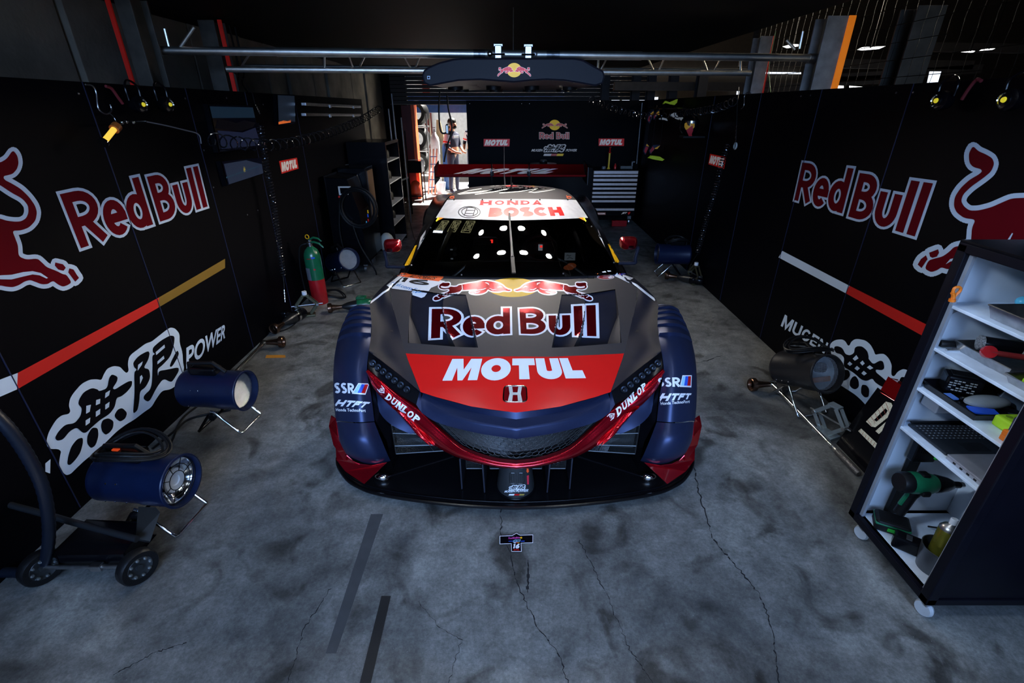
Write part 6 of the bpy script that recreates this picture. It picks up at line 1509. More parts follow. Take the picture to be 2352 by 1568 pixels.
# ================================================================ FLOOR TOOLS
def heater(label, loc, ang, body=M_hbody, inner='mesh', coilw=False, tilt=0, S=1.0):
    t = thing('jet_heater', label, 'heater', 'tubular jet heaters standing along the walls')
    R, Lh, zc_ = .120, .175, .262
    DMx = Matrix.Translation((0, 0, zc_)) @ Matrix.Rotation(math.radians(-tilt), 4, 'Y') @ Matrix.Translation((0, 0, -zc_))
    def DM():
        m_ = MB(); m_.m = DMx; return m_
    DM().lathe([(R * .97, -Lh - .02), (R, -Lh - .015), (R, -Lh), (R * .985, -Lh + .01), (R * .985, .02), (R * 1.02, .04), (R * 1.02, Lh - .01), (R * 1.05, Lh), (R * 1.05, Lh + .015), (R * .99, Lh + .018), (R * .96, Lh - .03), (R * .93, -Lh - .01)], (0, 0, zc_), (1, 0, 0), 40, cap=False).build('drum', body, t, True)
    DM().tube([(Lh + .012, R * 1.04 * math.cos(a * math.pi / 18), zc_ + R * 1.04 * math.sin(a * math.pi / 18)) for a in range(36)], .005, 6, closed=True).build('front_rim', body, t, True)
    gr = DM()
    if inner == 'mesh':
        for i in range(-15, 16):
            y = i * R * .9 / 15; h = math.sqrt(max((R * .92) ** 2 - y * y, 0))
            gr.tube([(Lh - .02, y, zc_ - h), (Lh - .02, y, zc_ + h)], .0009, 4); gr.tube([(Lh - .02, -h, zc_ + y), (Lh - .02, h, zc_ + y)], .0009, 4)
        DM().lathe([(0, 0), (R * .93, 0)], (Lh - .028, 0, zc_), (1, 0, 0), 36, cap=False).build('reflector_plate', mat('pale_reflector', (.50, .50, .50), .45, .2), t)
    elif inner == 'rings':
        for rr in (.38, .66, .92): gr.tube([(Lh - .01, R * rr * math.cos(a * math.pi / 16), zc_ + R * rr * math.sin(a * math.pi / 16)) for a in range(32)], .002, 6, closed=True)
        for a in range(8): gr.tube([(Lh - .01, R * .38 * math.cos(a * math.pi / 4 + .2), zc_ + R * .38 * math.sin(a * math.pi / 4 + .2)), (Lh - .01, R * .95 * math.cos(a * math.pi / 4 + .2), zc_ + R * .95 * math.sin(a * math.pi / 4 + .2))], .002, 6)
        DM().lathe([(0, .0), (R * .2, 0), (R * .22, .006), (R * .48, .006), (R * .50, -.01)], (Lh - .025, 0, zc_), (1, 0, 0), 32, cap=False).build('centre_disc', mat('white_enamel_disc', (.62, .65, .68), .4), t, True)
        DM().lathe([(R * .5, -.05), (R * .93, -.01), (R * .95, -.002)], (Lh - .02, 0, zc_), (1, 0, 0), 32, cap=False).build('reflector_plate', M_chrome, t, True)
    else:
        for i in range(-13, 14):
            y = i * R * .9 / 13; h = math.sqrt(max((R * .92) ** 2 - y * y, 0)); gr.tube([(Lh - .02, -h, zc_ + y), (Lh - .02, h, zc_ + y)], .0011, 4)
            gr.tube([(Lh - .02, y, zc_ - h), (Lh - .02, y, zc_ + h)], .0007, 4)
        DM().lathe([(0, 0), (R * .3, .02), (R * .93, .07)], (Lh - .12, 0, zc_), (1, 0, 0), 36, cap=False).build('reflector_plate', mat('blue_grey_reflector', (.35, .45, .55), .3, .8), t, True)
        DM().lathe([(0, .05), (R * .28, .045), (R * .3, 0)], (Lh - .10, .03, zc_ + .03), (1, 0, 0), 20, cap=False).build('burner_cap', M_gblk, t, True); DM().box((Lh - .05, .0, zc_ - .045), (.01, .16, .035)).build('flame_deflector', mat('rusted_copper', (.45, .16, .04), .4, .6), t, bevel=.01)
    gr.build('guard_wires', M_steel if inner != 'rings' else M_blk, t, True)
    DM().box((-.04, 0, zc_ + R + .02), (.17, .08, .05)).build('control_box', M_gblk, t, bevel=.012)
    DM().tube([(-.15, 0, zc_ + R - .005), (-.14, 0, zc_ + R + .06), (.02, 0, zc_ + R + .07), (.09, 0, zc_ + R + .01)], .012, 8).build('carry_handle', M_blk, t, True)
    if inner == 'rings': DM().box((-.08, -.01, zc_ + R + .050), (.03, .015, .006)).build('switch', mat('red_switch', (.8, .05, .02), .4, emit=(1, .1, .02), es=.4), t)
    for x in (-.15, -.1, -.04, .13):
        for s in (-1, 1): DM().ball((x, s * R * .8, zc_ - R * .6), .004, 6).build('rivet', M_chrome, t) if s < 0 else None
    for x in (-.09, -.04, .14): DM().ball((x, -R * .88, zc_ + R * .42), .005, 8).build('rivet', M_chrome, t)
    w2 = .11
    MB().tube([(.0, -w2, zc_ - R * .8), (.02, -w2, zc_ - R * .84), (.14, -w2, .03), (.16, -w2, .011), (.165, -w2 * .9, .009), (.165, w2 * .9, .009), (.16, w2, .011), (.14, w2, .03), (.02, w2, zc_ - R * .84), (.0, w2, zc_ - R * .98)], .0085, 10).build('front_stand', M_chrome, t, True)
    MB().tube([(.0, -w2, zc_ - R * .98), (-.02, -w2, zc_ - R * 1.02), (-.12, -w2, .012), (-.125, -w2, .009), (-.125, w2, .009), (-.12, w2, .012), (-.02, w2, zc_ - R * 1.02), (0, w2, zc_ - R * .98)], .0085, 10).build('rear_stand', M_gblk if inner != 'side' else M_chrome, t, True)
    MB().lathe([(.022, -.01), (.022, .01)], (.01, -w2 - .01, zc_ - R - .01), (0, 1, 0), 12).build('stand_knob', M_blk, t, True)
    t.location = loc; t.rotation_euler = (0, 0, math.radians(ang)); t.scale = (S, S, S)
    return t
h1 = heater('navy jet heater with ringed white front grille, nearest the camera on the left', (-1.765, 1.79, 0), -6, inner='rings', S=1.0)
h2 = heater('navy jet heater with pale mesh front in front of the left wall lettering', (-1.865, 2.60, 0), -5)
h3 = heater('dark jet heater with pale front facing right behind the fire extinguisher', (-1.985, 5.44, 0), -42, tilt=18)
h4 = heater('black jet heater with mesh front and copper glow by the right wall', (1.985, 2.84, 0), -78, body=mat('black_enamel', (.02, .019, .021), .35, .3), inner='side', tilt=22)
h5 = heater('blue black jet heater facing left, far along the right wall', (1.96, 5.73, 0), 176)
def loopcord(base, label, n=5, R=.17, seed=3, axis=(0, 0, 1), sx=1.2):
    rnd = random.Random(seed); P = []
    for i in range(n * 30 + 1):
        t = i / 30; a = 2 * math.pi * t; r = R * (1 + .10 * math.sin(t * 2.1) + .05 * math.sin(t * 5))
        P.append(V(base) + V((r * sx * math.cos(a), r * .8 * math.sin(a), .012 * math.sin(t * 3) - .05 * math.cos(a) ** 2 + .0035 * t)))
    o = MB().tube(P, .006, 6).build('coiled_cable', M_rub, None, True); tag(o, label, 'cable'); return o
loopcord((-1.775, 1.79, .455), 'black cable coiled on top of the nearest left heater', 5, .125)
loopcord((1.985, 2.86, .455), 'black cable looped over the right wall heater beside the scissor jack', 3, .12, 5)
loopcord((2.0, 5.75, .455), 'thin black cable heaped on the far right heater', 4, .11, 8)
loopcord((-1.98, 4.92, .05), 'black cable coiled on the floor beside the green impact wrench', 3, .13, 4)
for pts, lab in (([(560, 850), (470, 920), (420, 960), (395, 1010), (380, 1042)], 'black cord running along the floor between the two left heaters'), ([(530, 1000 - 60), (440, 960), (400, 990), (350, 1030)], 'purple black cord lying against the foot of the left wall'), ([(690, 712), (684, 735), (660, 755), (620, 765), (608, 760)], 'black air line curving on the floor below the left scissor jack'), ([(1015 - 80, 470), (940, 500), (950, 540), (958, 560)], 'dark cable lying on the floor left of the car')):
    o = MB().tube(crs([HZ(x, y, .007) for x, y in pts], 30), .007, 8).build('floor_cord', M_rub, None, True); tag(o, lab, 'cord')

def socket(mb, c, ax, s=1):
    ax = V(ax).normalized(); mb.lathe([(.018, 0), (.020, .03), (.026, .07), (.033, .10), (.048, .108), (.050, .118), (.050, .14), (.045, .145), (.036, .14), (.030, .12)], c, ax, 24, cap=False)
def breaker(label, head, tail, sockdir, hs_=.035):
    t = thing('breaker_bar', label, 'breaker bar', 'long chrome wheel nut bars')
    head = V(head); tail = V(tail); d = (tail - head).normalized()
    MB().tube([head, head + d * .06, head + d * .10, head.lerp(tail, .74)], [.020, .017, .012, .012], 14).build('shaft', M_chrome, t, True)
    p = head.lerp(tail, .74); mb = MB().tube([p, p + d * .01, p + d * .02, p + d * .03, p + d * .05], [.016, .016, .012, .017, .015], 14); mb.build('collar', M_steel, t, True)
    MB().tube([p + d * .05, p + d * .06, tail - d * .02, tail], [.016, .019, .019, .014], 14).build('grip', mat('dark_knurled_grip', (.16, .15, .15), .4, .8, bump=(200, .4)), t, True)
    MB().ball(head, .03, 14, (1, 1, .8)).build('ratchet_head', M_chrome, t, True)
    mb = MB(); socket(mb, head + V(sockdir).normalized() * .02, sockdir); mb.build('wheel_socket', M_sock, t, True, label='bronze wheel nut socket')
    return t
hR = HZ(1774, 882, .052); tR = HZ(1973, 1088, .022); breaker('chrome breaker bar with bronze socket lying along the right wall', hR, tR, (-1, -.05, 0))
hL = HZ(606, 787, .052); breaker('chrome breaker bar with bronze socket leaning behind the left heater', hL, (-2.14, 3.0, .022), (1, .12, 0))
def scissor_jack(label, loc, ang, m, cap, S=1.0):
    t = thing('scissor_jack', label, 'jack', 'scissor jacks on the floor')
    MB().box((0, 0, .01), (.13, .09, .02)).build('base_plate', m, t, bevel=.004)
    A, B, Cc, Dd = V((-.10, 0, .115)), V((.10, 0, .115)), V((-.02, 0, .21)), V((.02, 0, .21))
    for s in (-.022, .022):
        for a, b in ((V((-.025, s, .025)), A + V((0, s, 0))), (V((.025, s, .025)), B + V((0, s, 0))), (A + V((0, s, 0)), Cc + V((0, s, 0))), (B + V((0, s, 0)), Dd + V((0, s, 0)))):
            MB().bar(a, b, .006, .024, (0, 0, 1)).build('arm', m, t, bevel=.002)
    MB().tube([(-.14, 0, .115), (.15, 0, .115)], .006, 10).build('screw_rod', M_steel, t, True)
    for p in (A, B): MB().tube([p + V((0, -.03, 0)), p + V((0, .03, 0))], .012, 12).build('trunnion', M_steel, t, True)
    MB().box((0, 0, .215), (.07, .05, .016)).build('saddle', m, t, bevel=.004)
    if cap: MB().lathe([(.022, 0), (.024, .01), (.022, .035)], (0, 0, .223), (0, 0, 1), 16).build('saddle_cap', M_white, t, True, label='white rubber cap')
    t.location = loc; t.rotation_euler = (0, 0, math.radians(ang)); t.scale = (S, S, S); return t
scissor_jack('olive scissor jack with white cap beside the fire extinguisher', (-2.03, 4.42, 0), 20, mat('olive_metal', (.09, .085, .05), .4, .6), True)
scissor_jack('bright zinc scissor jack in front of the right heater', (1.99, 2.48, 0), -68, mat('zinc_plate', (.50, .58, .62), .3, .85), False)
scissor_jack('dark scissor jack with white cap by the far right impact wrench', (2.14, 5.40, 0), -75, mat('olive_metal', (.09, .085, .05)), True)
def wrench(label, c, d, body, accent, L=.30, name='impact_wrench'):
    t = thing(name, label, 'impact wrench'); d = V(d).normalized(); c = V(c)
    mb = MB(); socket(mb, c, -d); mb.build('wheel_socket', M_sock, t, True)
    MB().lathe([(.018, -.01), (.03, .02), (.04, .05), (.047, .09), (.05, .14)], c, d, 22).build('gear_case', mat('dark_cast_metal', (.05, .052, .055), .3, .8), t, True)
    MB().lathe([(.05, .14), (.054, .16), (.055, .24), (.05, .28), (.035, .295)], c, d, 22).build('motor_housing', body, t, True)
    MB().lathe([(.0555, .165), (.0565, .17), (.0565, .185), (.0555, .19)], c, d, 22, cap=False).build('coloured_band', accent, t, True)
    x, y = basis(d); s = V((d.y, -d.x, 0)).normalized(); s = s if s.y > 0 else -s
    MB().tube([c + d * .2 + s * .04, c + d * .19 + s * .13], [.022, .02], 12).build('handle', M_blk, t, True)
    MB().box(c + d * .18 + s * .16 + V((0, 0, -.005)), (.10, .08, .075)).build('battery', body, t, bevel=.012)
    MB().ball(c + d * .14 + s * .09, .012, 8).build('trigger', M_blk, t)
    return t
wrench('green and black impact wrench lying on the floor right of the fire extinguisher', HZ(765, 704, .055) + V((.1, 0, 0)), (1, .28, .02), M_exg, M_exg)
wrench('black impact wrench with bright socket lying far along the right wall', HZ(1557, 636, .055), (.9, -.55, 0), M_gblk, M_gblk)
wrench('long black air wrench with ringed chrome nose at the foot of the left wall', HZ(652, 742, .055), (-.25, 1, 0) if False else (.25, .9, .0), M_gblk, M_chrome)
# fire extinguisher
fx = thing('fire_extinguisher', 'tall fire extinguisher, green above and red below, standing by the left wall', 'fire extinguisher', loc=(-2.04, 4.78, 0))
MB().lathe([(.0, .0), (.078, 0), (.082, .01), (.082, .27)], seg=36, cap=False).build('lower_cylinder', M_exr, fx, True, label='red lower body')
MB().lathe([(.082, .27), (.082, .49), (.078, .53), (.06, .575), (.035, .60), (.026, .61)], seg=36).build('upper_cylinder', M_exg, fx, True, label='green upper body')
MB().lathe([(.022, .60), (.022, .63), (.030, .635), (.030, .65), (.018, .655), (.018, .675)], seg=18).build('valve', M_steel, fx, True)
MB().tube([(0, 0, .675), (.05, -.01, .70), (.10, -.015, .69), (.13, -.02, .665)], [.010, .011, .010, .007], 8).build('squeeze_lever', M_exg, fx, True)
MB().tube([(0, 0, .65), (.05, -.01, .655), (.10, -.015, .64), (.14, -.02, .60)], [.010, .011, .010, .007], 8).build('carry_lever', M_exg, fx, True)
MB().tube([(-.015 + .018 * math.cos(a * math.pi / 8), 0, .705 + .02 * math.sin(a * math.pi / 8)) for a in range(16)], .004, 6, closed=True).build('safety_ring', M_yel, fx, True, label='yellow safety ring')
MB().tube(crs([V((-.02, 0, .64)), V((-.10, -.02, .60)), V((-.13, -.03, .40)), V((-.13, -.02, .15)), V((-.11, -.01, .02))], 24), .008, 8).build('hose', M_rub, fx, True)
for a0, a1, z0, z1, m_, nm in ((-2.6, -1.75, .27, .40, mat('silver_label', (.45, .48, .55), .3, .7), 'silver_label'), (-1.35, -.9, .50, .515, M_blue, 'blue_label'), (-1.9, -1.3, .495, .502, M_exr, 'red_marking'), (-1.3, -1.05, .38, .395, M_exr, 'red_marking')):
    MB().grid([[V((.0832 * math.cos(a0 + (a1 - a0) * i / 8), .0832 * math.sin(a0 + (a1 - a0) * i / 8), z)) for i in range(9)] for z in (z0, z1)]).build(nm, m_, fx, True)
# floor plate with the pit marker
pm = thing('pit_marker', 'black and white T-shaped floor marker numbered 16 in front of the car', 'floor marker')
base = [(1147, 1230), (1176, 1229), (1186, 1223), (1195, 1228), (1225, 1227), (1225, 1246), (1197, 1247), (1198, 1267), (1175, 1267), (1174, 1248), (1147, 1249)]
P = [HZ(x, y, .004) for x, y in base]; MB().prism([V((p.x, p.y, .001)) for p in P], (0, 0, .003)).build('marker_plate', M_gblk, pm)
f4, f5 = planeZ(.005), planeZ(.006)
sticker('marker_outline', stroke_polys([(x * .97 + 1186 * .03, y * .95 + 1245 * .05) for x, y in base], 1.2, closed=True), f4, M_white, pm)
sticker('marker_number', mapp(word('16', [.5, .8], .3, .1, shear=.15), [(1179, 1249), (1194, 1248), (1193, 1259), (1178, 1259)]), f4, M_white, pm)
sticker('marker_drink_lettering', TX('RedBull', [(1168, 1233), (1188, 1232), (1188, 1237), (1168, 1238)], .02, 0), f4, mat('magenta_print', (.5, .05, .3), .4), pm); sticker('marker_bull', [[(1190 + 8 * math.cos(a), 1234.5 + 1.6 * math.sin(a)) for a in [i * math.pi / 8 for i in range(16)]]], f4, mat('magenta_print', (.5, .05, .3)), pm)
sticker('marker_sun', [[(1197 + 2.6 * math.cos(a), 1234.5 + 2.2 * math.sin(a)) for a in [i * math.pi / 8 for i in range(16)]]], f5, M_yel, pm); 
kanji([(1179, 1239), (1196, 1238), (1195, 1244), (1178, 1245)], f4, f5, planeZ(.0065), M_lblue, M_gblk, M_lblue if False else pm) if False else kanji([(1179, 1239), (1196, 1238), (1195, 1244), (1178, 1245)], f4, f5, planeZ(.0065), M_lblue, M_gblk, pm)
for a, b in ((1168, 1178), (1196, 1205)): sticker('marker_line', [[(a, 1242), (b, 1241.6), (b, 1242.8), (a, 1243.2)]], f4, M_blue, pm)
sticker('marker_sponsor', TX('MOTUL', [(1180, 1261), (1193, 1260), (1193, 1264), (1180, 1264)], .03, 0), f4, M_redd, pm)
for a, b, m_ in ((1180, 1185, M_white), (1185, 1189, M_redd), (1189, 1193, M_yel)): sticker('marker_stripe', [[(a, 1245.5), (b, 1245.5), (b, 1247), (a, 1247)]], f4, m_, pm)
# lit pit board leaning on the right wall
pb = thing('pit_number_board', 'black pit board with pale patterned letters leaning on the right wall', 'board')
b0, b1 = V((2.0, 1.78, .0)), V((2.0, 2.38, .0)); top0, top1 = V((2.12, 1.78, .40)), V((2.12, 2.38, .40)); nrm = (b1 - b0).cross(top0 - b0).normalized(); nrm = nrm if nrm.x > 0 else -nrm
MB().prism([b0, b1, top1, top0], nrm * .07).build('board_body', M_gblk, pb, bevel=.006)
def onb(lift):
    n_ = nrm; 
    return lambda x, y: (lambda r: CAM + r * (((b0 - n_ * lift) - CAM).dot(n_) / r.dot(n_)))(ray(x, y))
TB = lambda pl: T(pl, 1680, 760, .22963)
hd_ = [TB([(1490, 605), (1570, 462), (1760, 590), (1700, 740)])]
rd = [onb(.0)(x, y) for x, y in hd_[0]]
MB().prism(rd, nrm * .06).build('red_top_flap', M_dred, pb, bevel=.004, label='red top flap')
Mled = mat('pale_led_print', (.42, .42, .36), .5, noise=(160, .5), emit=(.6, .6, .5), es=.16)
sticker('board_letter', [TB([(1345, 905), (1545, 705), (1600, 720), (1622, 770), (1600, 835), (1440, 962), (1400, 955)])], onb(.002), Mled, pb); sticker('board_letter_gap', [TB([(1425, 890), (1540, 772), (1562, 795), (1548, 822), (1452, 905)])], onb(.004), M_gblk, pb)
sticker('board_letter', [TB([(1440, 1000), (1680, 790), (1662, 855), (1475, 1030)]), TB([(1525, 1080), (1668, 930), (1620, 1050), (1562, 1105)]), TB([(1640, 900), (1672, 795), (1660, 870), (1560, 1100)])], onb(.003), Mled, pb)
sticker('board_underline', [TB([(1268, 1000), (1298, 975), (1527, 1190), (1508, 1245)])], onb(.002), Mled, pb)
for k_ in range(6):
    a = TB([(1360 + k_ * 36, 890 - k_ * 36), (1400 + k_ * 36, 945 - k_ * 26)]); sticker('led_row_line', stroke_polys(a, .9), onb(.005), mat('faint_red_line', (.3, .06, .04), .5), pb)
for k_ in range(8):
    a = TB([(1292 + k_ * 28, 985 + k_ * 26), (1278 + k_ * 28, 1008 + k_ * 28)]); sticker('led_row_line', stroke_polys(a, .9), onb(.005), mat('faint_red_line', (.3, .06, .04), .5), pb)
# quick-lift jack trolley, lower left
qj = thing('lift_trolley', 'low black lift trolley with ridged rubber wheels in the lower left corner', 'trolley')
def wheel(c, ax, par, R=.078):
    w_ = MB().lathe([(R * .62, -.02), (R * .92, -.024), (R, -.015), (R, .015), (R * .92, .024), (R * .62, .02)], c, ax, 32, cap=False).build('wheel', M_rub, par, True)
    MB().lathe([(0, .018), (R * .16, .018), (R * .18, .010), (R * .40, .010), (R * .62, .021), (R * .66, .018)], c, ax, 32, cap=False).build('wheel_disc', mat('dark_wheel_disc', (.05, .055, .06), .35, .6), w_, True)
    x, y = basis(V(ax))
    for k_ in range(8):
        a = k_ * math.pi / 4; q_ = V(c) + V(ax).normalized() * .02 + (x * math.cos(a) + y * math.sin(a)) * R * .52
        MB().ball(q_, R * .10, 8).build('wheel_lug', mat('pale_lug', (.30, .33, .34), .3, .8), w_, True)
    return w_
wc = HZ(316, 1300, .08); wheel(wc, (1, -.45, 0), qj); wc2 = HZ(95, 1302, .08); wheel(wc2, (1, -.45, 0), qj)
MB().tube([wc, wc2], .010, 10).build('axle', M_steel, qj, True)
MB().box(wc.lerp(wc2, .42), (.05, .03, .03)).build('axle_clamp', M_steel, qj, bevel=.004)
MB().tube(crs([HZ(315, 1238, .17), HZ(200, 1208, .20), HZ(100, 1180, .24), HZ(-30, 1145, .3)], 16), .014, 10).build('drawbar', mat('dark_painted_tube', (.02, .022, .026), .35, .3), qj, True)
MB().prism([HZ(318, 1163, .2), HZ(358, 1165, .2), HZ(368, 1176, .19), HZ(345, 1243, .12), HZ(312, 1236, .14)], (-.006, .0, -.01)).build('fender_plate', mat('scratched_dark_steel', (.03, .03, .03), .45, .4), qj)
MB().prism([V((wc.x - .06, wc.y + .02, .06)), V((wc2.x + .06, wc2.y + .02, .06)), V((wc2.x + .06, wc2.y + .20, .06)), V((wc.x - .06, wc.y + .18, .06))], (0, 0, .08)).build('chassis', M_gblk, qj, bevel=.01)
big = thing('ribbed_duct_hose', 'thick ribbed black hose hanging in the near left corner', 'hose')
hp = crs([HY(x, y, 1.45) for x, y in ((-30, 935), (20, 985), (65, 1050), (98, 1120), (112, 1200), (108, 1270), (85, 1340), (40, 1400))], 70)
hp = [V((p.x, p.y, max(p.z, .03))) for p in hp]
MB().tube(hp, [.021 + .0018 * (i % 2) for i in range(71)], 14).build('hose_body', mat('ribbed_blue_black', (.006, .009, .018), .4, spec=.3), big, True)

# ================================================================ TOOL CHEST AND BACK PARTITION
tcx0, tcx1, tcy = HY(1357, 450, 8.55).x, HY(1462, 450, 8.55).x, 8.55
ztop = HY(1400, 389, tcy).z
tc_ = thing('tool_chest', 'black roller tool chest with eight silver-edged drawers at the back', 'tool chest')
MB().bx((tcx0, tcy, .16), (tcx1, tcy + .42, ztop)).build('chest_body', M_gblk, tc_, bevel=.008)
for i, (y0, y1) in enumerate(((392, 399), (401, 406), (410, 416), (420, 425.5), (430, 435), (440, 445), (449, 454), (459, 464), (478, 483))):
    z0, z1 = HY(1400, y1, tcy).z, HY(1400, y0, tcy).z
    d_ = MB().bx((tcx0 + .02, tcy - .012, z0 - .02), (tcx1 - .02, tcy, z1 + .006)).build('drawer', M_gblk, tc_, bevel=.003)
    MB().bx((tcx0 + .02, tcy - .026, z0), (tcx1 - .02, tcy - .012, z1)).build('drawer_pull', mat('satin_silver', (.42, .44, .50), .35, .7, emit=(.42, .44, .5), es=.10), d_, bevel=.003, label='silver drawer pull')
for x in (tcx0 + .08, tcx1 - .08):
    w_ = MB().lathe([(.055, -.018), (.06, 0), (.055, .018)], (x, tcy + .06, .06), (1, 0, 0), 18).build('castor', M_steel, tc_, True); MB().bx((x - .03, tcy + .03, .1), (x + .03, tcy + .09, .16)).build('castor_fork', M_steel, w_)
sticker('chest_badge', [[(1363, 488), (1391, 488), (1391, 493), (1363, 493)]], planeY(tcy - .014), mat('badge_grey', (.2, .1, .1), .5, emit=(.3, .15, .15), es=.2), tc_); sticker('chest_lettering', TX('FACOM', [(1370, 489), (1389, 489), (1389, 492), (1370, 492)], .03, 0), planeY(tcy - .016), M_mwh, tc_)
sticker('chest_lettering', TX('JET', [(1428, 487), (1441, 487), (1440, 492), (1427, 492)], .03, .3), planeY(tcy - .014), M_mwh, tc_); sticker('chest_badge', [[(1442, 488), (1448, 486), (1447, 490), (1443, 493)]], planeY(tcy - .014), M_mred, tc_)
rb = thing('red_toolbox', 'small red toolbox on the floor under the tool chest', 'toolbox'); p = HZ(1424, 522, 0)
MB().bx((p.x - .13, 8.45, 0), (p.x + .13, 8.53, .10)).build('box_body', M_exr, rb, bevel=.008); MB().tube([(p.x - .05, 8.49, .10), (p.x - .05, 8.49, .125), (p.x + .05, 8.49, .125), (p.x + .05, 8.49, .10)], .005, 6).build('handle', M_blk, rb, True)
def ontop(px, name, label, cat, fn): 
    t = thing(name, label, cat, 'items on the tool chest', (HY(px, 385, tcy + .15).x, tcy + .12, ztop)); fn(t); return t
def f_thin(t):
    MB().lathe([(.03, 0), (.014, .02), (.014, .25)], seg=12).build('tube_stem', mat('yellow_plastic', (.5, .4, .05), .4, emit=(.5, .4, .05), es=.12), t, True); MB().lathe([(.03, .25), (.012, .27), (.012, .33), (.02, .34)], seg=12).build('cap', M_redd, t, True)
ontop(1397, 'grease_pump', 'slim yellow pump bottle with red cap on the tool chest', 'pump', f_thin)
ontop(1436, 'parts_tray', 'small grey metal tray on the right end of the tool chest', 'tray', lambda t: MB().bx((-.1, -.06, 0), (.1, .06, .05)).build('tray_body', mat('dull_grey_metal', (.14, .14, .13), .5, .5), t, bevel=.006))
ontop(1412, 'red_bottle', 'little red bottle beside the pump on the tool chest', 'bottle', lambda t: MB().lathe([(.022, 0), (.022, .05), (.01, .07), (.01, .085)], seg=12).build('bottle_body', M_redd, t, True))
ontop(1386, 'glass_jar', 'short grey jar at the left end of the tool chest', 'jar', lambda t: MB().lathe([(.035, 0), (.035, .03), (.03, .04)], seg=14).build('jar_body', mat('badge_grey2', (.2, .2, .22), .3), t, True))
ontop(1450, 'small_clamp', 'small pale clamp standing at the right end of the tool chest', 'clamp', lambda t: MB().box((0, 0, .06), (.02, .03, .12)).box((.02, 0, .11), (.05, .03, .02)).build('clamp_body', M_steel, t, bevel=.003))
cd = thing('side_worktop', 'low black worktop standing behind the car left of the tool chest', 'worktop')
MB().bx((-.72, 8.3, 0.0), (tcx0 - .03, 8.85, HY(1250, 384, 8.3).z)).build('worktop_body', M_gblk, cd, bevel=.01)
ds = thing('disc_turntable', 'flat grey disc with a round hub on the black worktop', 'disc', loc=(HY(1248, 376, 8.45).x, 8.45, HY(1250, 384, 8.3).z)); MB().lathe([(.05, 0), (.05, .02), (.22, .035), (.22, .045), (.06, .05), (.06, .09), (.05, .10)], seg=32).build('disc_body', mat('grey_disc', (.13, .14, .14), .3, .6), ds, True)
MB().lathe([(.065, .05), (.068, .055), (.068, .075), (.06, .08)], seg=24, cap=False).build('hub_ring', M_blk, ds, True)
ep = MB().bar(HY(1475, 236, 8.9), HY(1462, 376, 8.9), .012, .012).build('steel_edge_post', M_steel); tag(ep, 'thin pale steel edge post right of the tool chest', 'post')
# caps, gloves and vests hanging in the far right corner
def hang(name, label, cat, pts, Y, m, th=.05, extra=None):
    Y = min(Y, HX(max(p[0] for p in pts), pts[0][1], 2.16).y)
    P = [HY(x, y, Y) for x, y in pts]; t = thing(name, label, cat, 'team kit hanging in the far right corner')
    MB().prism(P, (0, th, 0)).build('fabric', m, t, bevel=.012)
    c = sum(P, V()) / len(P); top = max(P, key=lambda p: p.z)
    MB().tube([top, V((top.x, Y + .02, 1.9))], .003, 6).build('hanging_loop', M_blk, t)
    if extra:
        for nm, q, mm in extra: sticker(nm, [q], planeY(Y - .014), mm, t, 6)
    return t
K2 = lambda pl: T(pl, 1450, 220, 290 / 2274)
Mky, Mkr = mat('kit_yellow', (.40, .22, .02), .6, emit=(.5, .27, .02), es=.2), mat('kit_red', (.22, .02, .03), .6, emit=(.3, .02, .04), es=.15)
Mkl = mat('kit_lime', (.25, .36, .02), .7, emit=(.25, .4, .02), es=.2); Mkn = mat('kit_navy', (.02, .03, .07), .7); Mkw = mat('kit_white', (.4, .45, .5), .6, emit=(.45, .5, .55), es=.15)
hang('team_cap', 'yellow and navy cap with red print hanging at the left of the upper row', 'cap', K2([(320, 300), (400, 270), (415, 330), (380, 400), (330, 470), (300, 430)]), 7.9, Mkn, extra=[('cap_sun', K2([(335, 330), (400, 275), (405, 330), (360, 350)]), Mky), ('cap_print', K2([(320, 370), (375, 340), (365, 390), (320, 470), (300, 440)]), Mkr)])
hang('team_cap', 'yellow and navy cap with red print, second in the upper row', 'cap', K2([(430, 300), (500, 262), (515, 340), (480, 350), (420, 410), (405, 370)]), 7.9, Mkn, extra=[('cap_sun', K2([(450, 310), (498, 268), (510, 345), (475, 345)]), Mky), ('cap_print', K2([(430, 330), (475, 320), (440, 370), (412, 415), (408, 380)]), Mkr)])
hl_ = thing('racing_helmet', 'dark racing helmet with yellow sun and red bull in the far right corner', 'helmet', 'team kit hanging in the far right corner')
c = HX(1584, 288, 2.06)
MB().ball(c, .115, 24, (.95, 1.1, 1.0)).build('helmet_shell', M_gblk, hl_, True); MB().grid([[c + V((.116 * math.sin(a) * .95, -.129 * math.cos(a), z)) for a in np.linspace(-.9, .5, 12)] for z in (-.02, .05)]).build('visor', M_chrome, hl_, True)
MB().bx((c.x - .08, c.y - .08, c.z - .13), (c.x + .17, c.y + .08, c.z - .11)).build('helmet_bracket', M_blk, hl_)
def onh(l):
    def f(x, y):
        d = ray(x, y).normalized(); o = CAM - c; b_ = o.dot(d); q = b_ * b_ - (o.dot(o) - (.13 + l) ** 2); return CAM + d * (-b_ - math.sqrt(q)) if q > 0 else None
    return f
sticker('helmet_sun', [K2([(955, 560), (960, 500), (990, 480), (1010, 530), (1060, 545), (1070, 440), (1110, 450), (1140, 500), (1140, 560), (1100, 610), (980, 610)])], onh(.001), Mky, hl_, 3); sticker('helmet_bull', [K2([(990, 620), (1060, 560), (1105, 530), (1115, 620), (1090, 690), (1100, 750), (1040, 735)])], onh(.004), Mkr, hl_, 3)
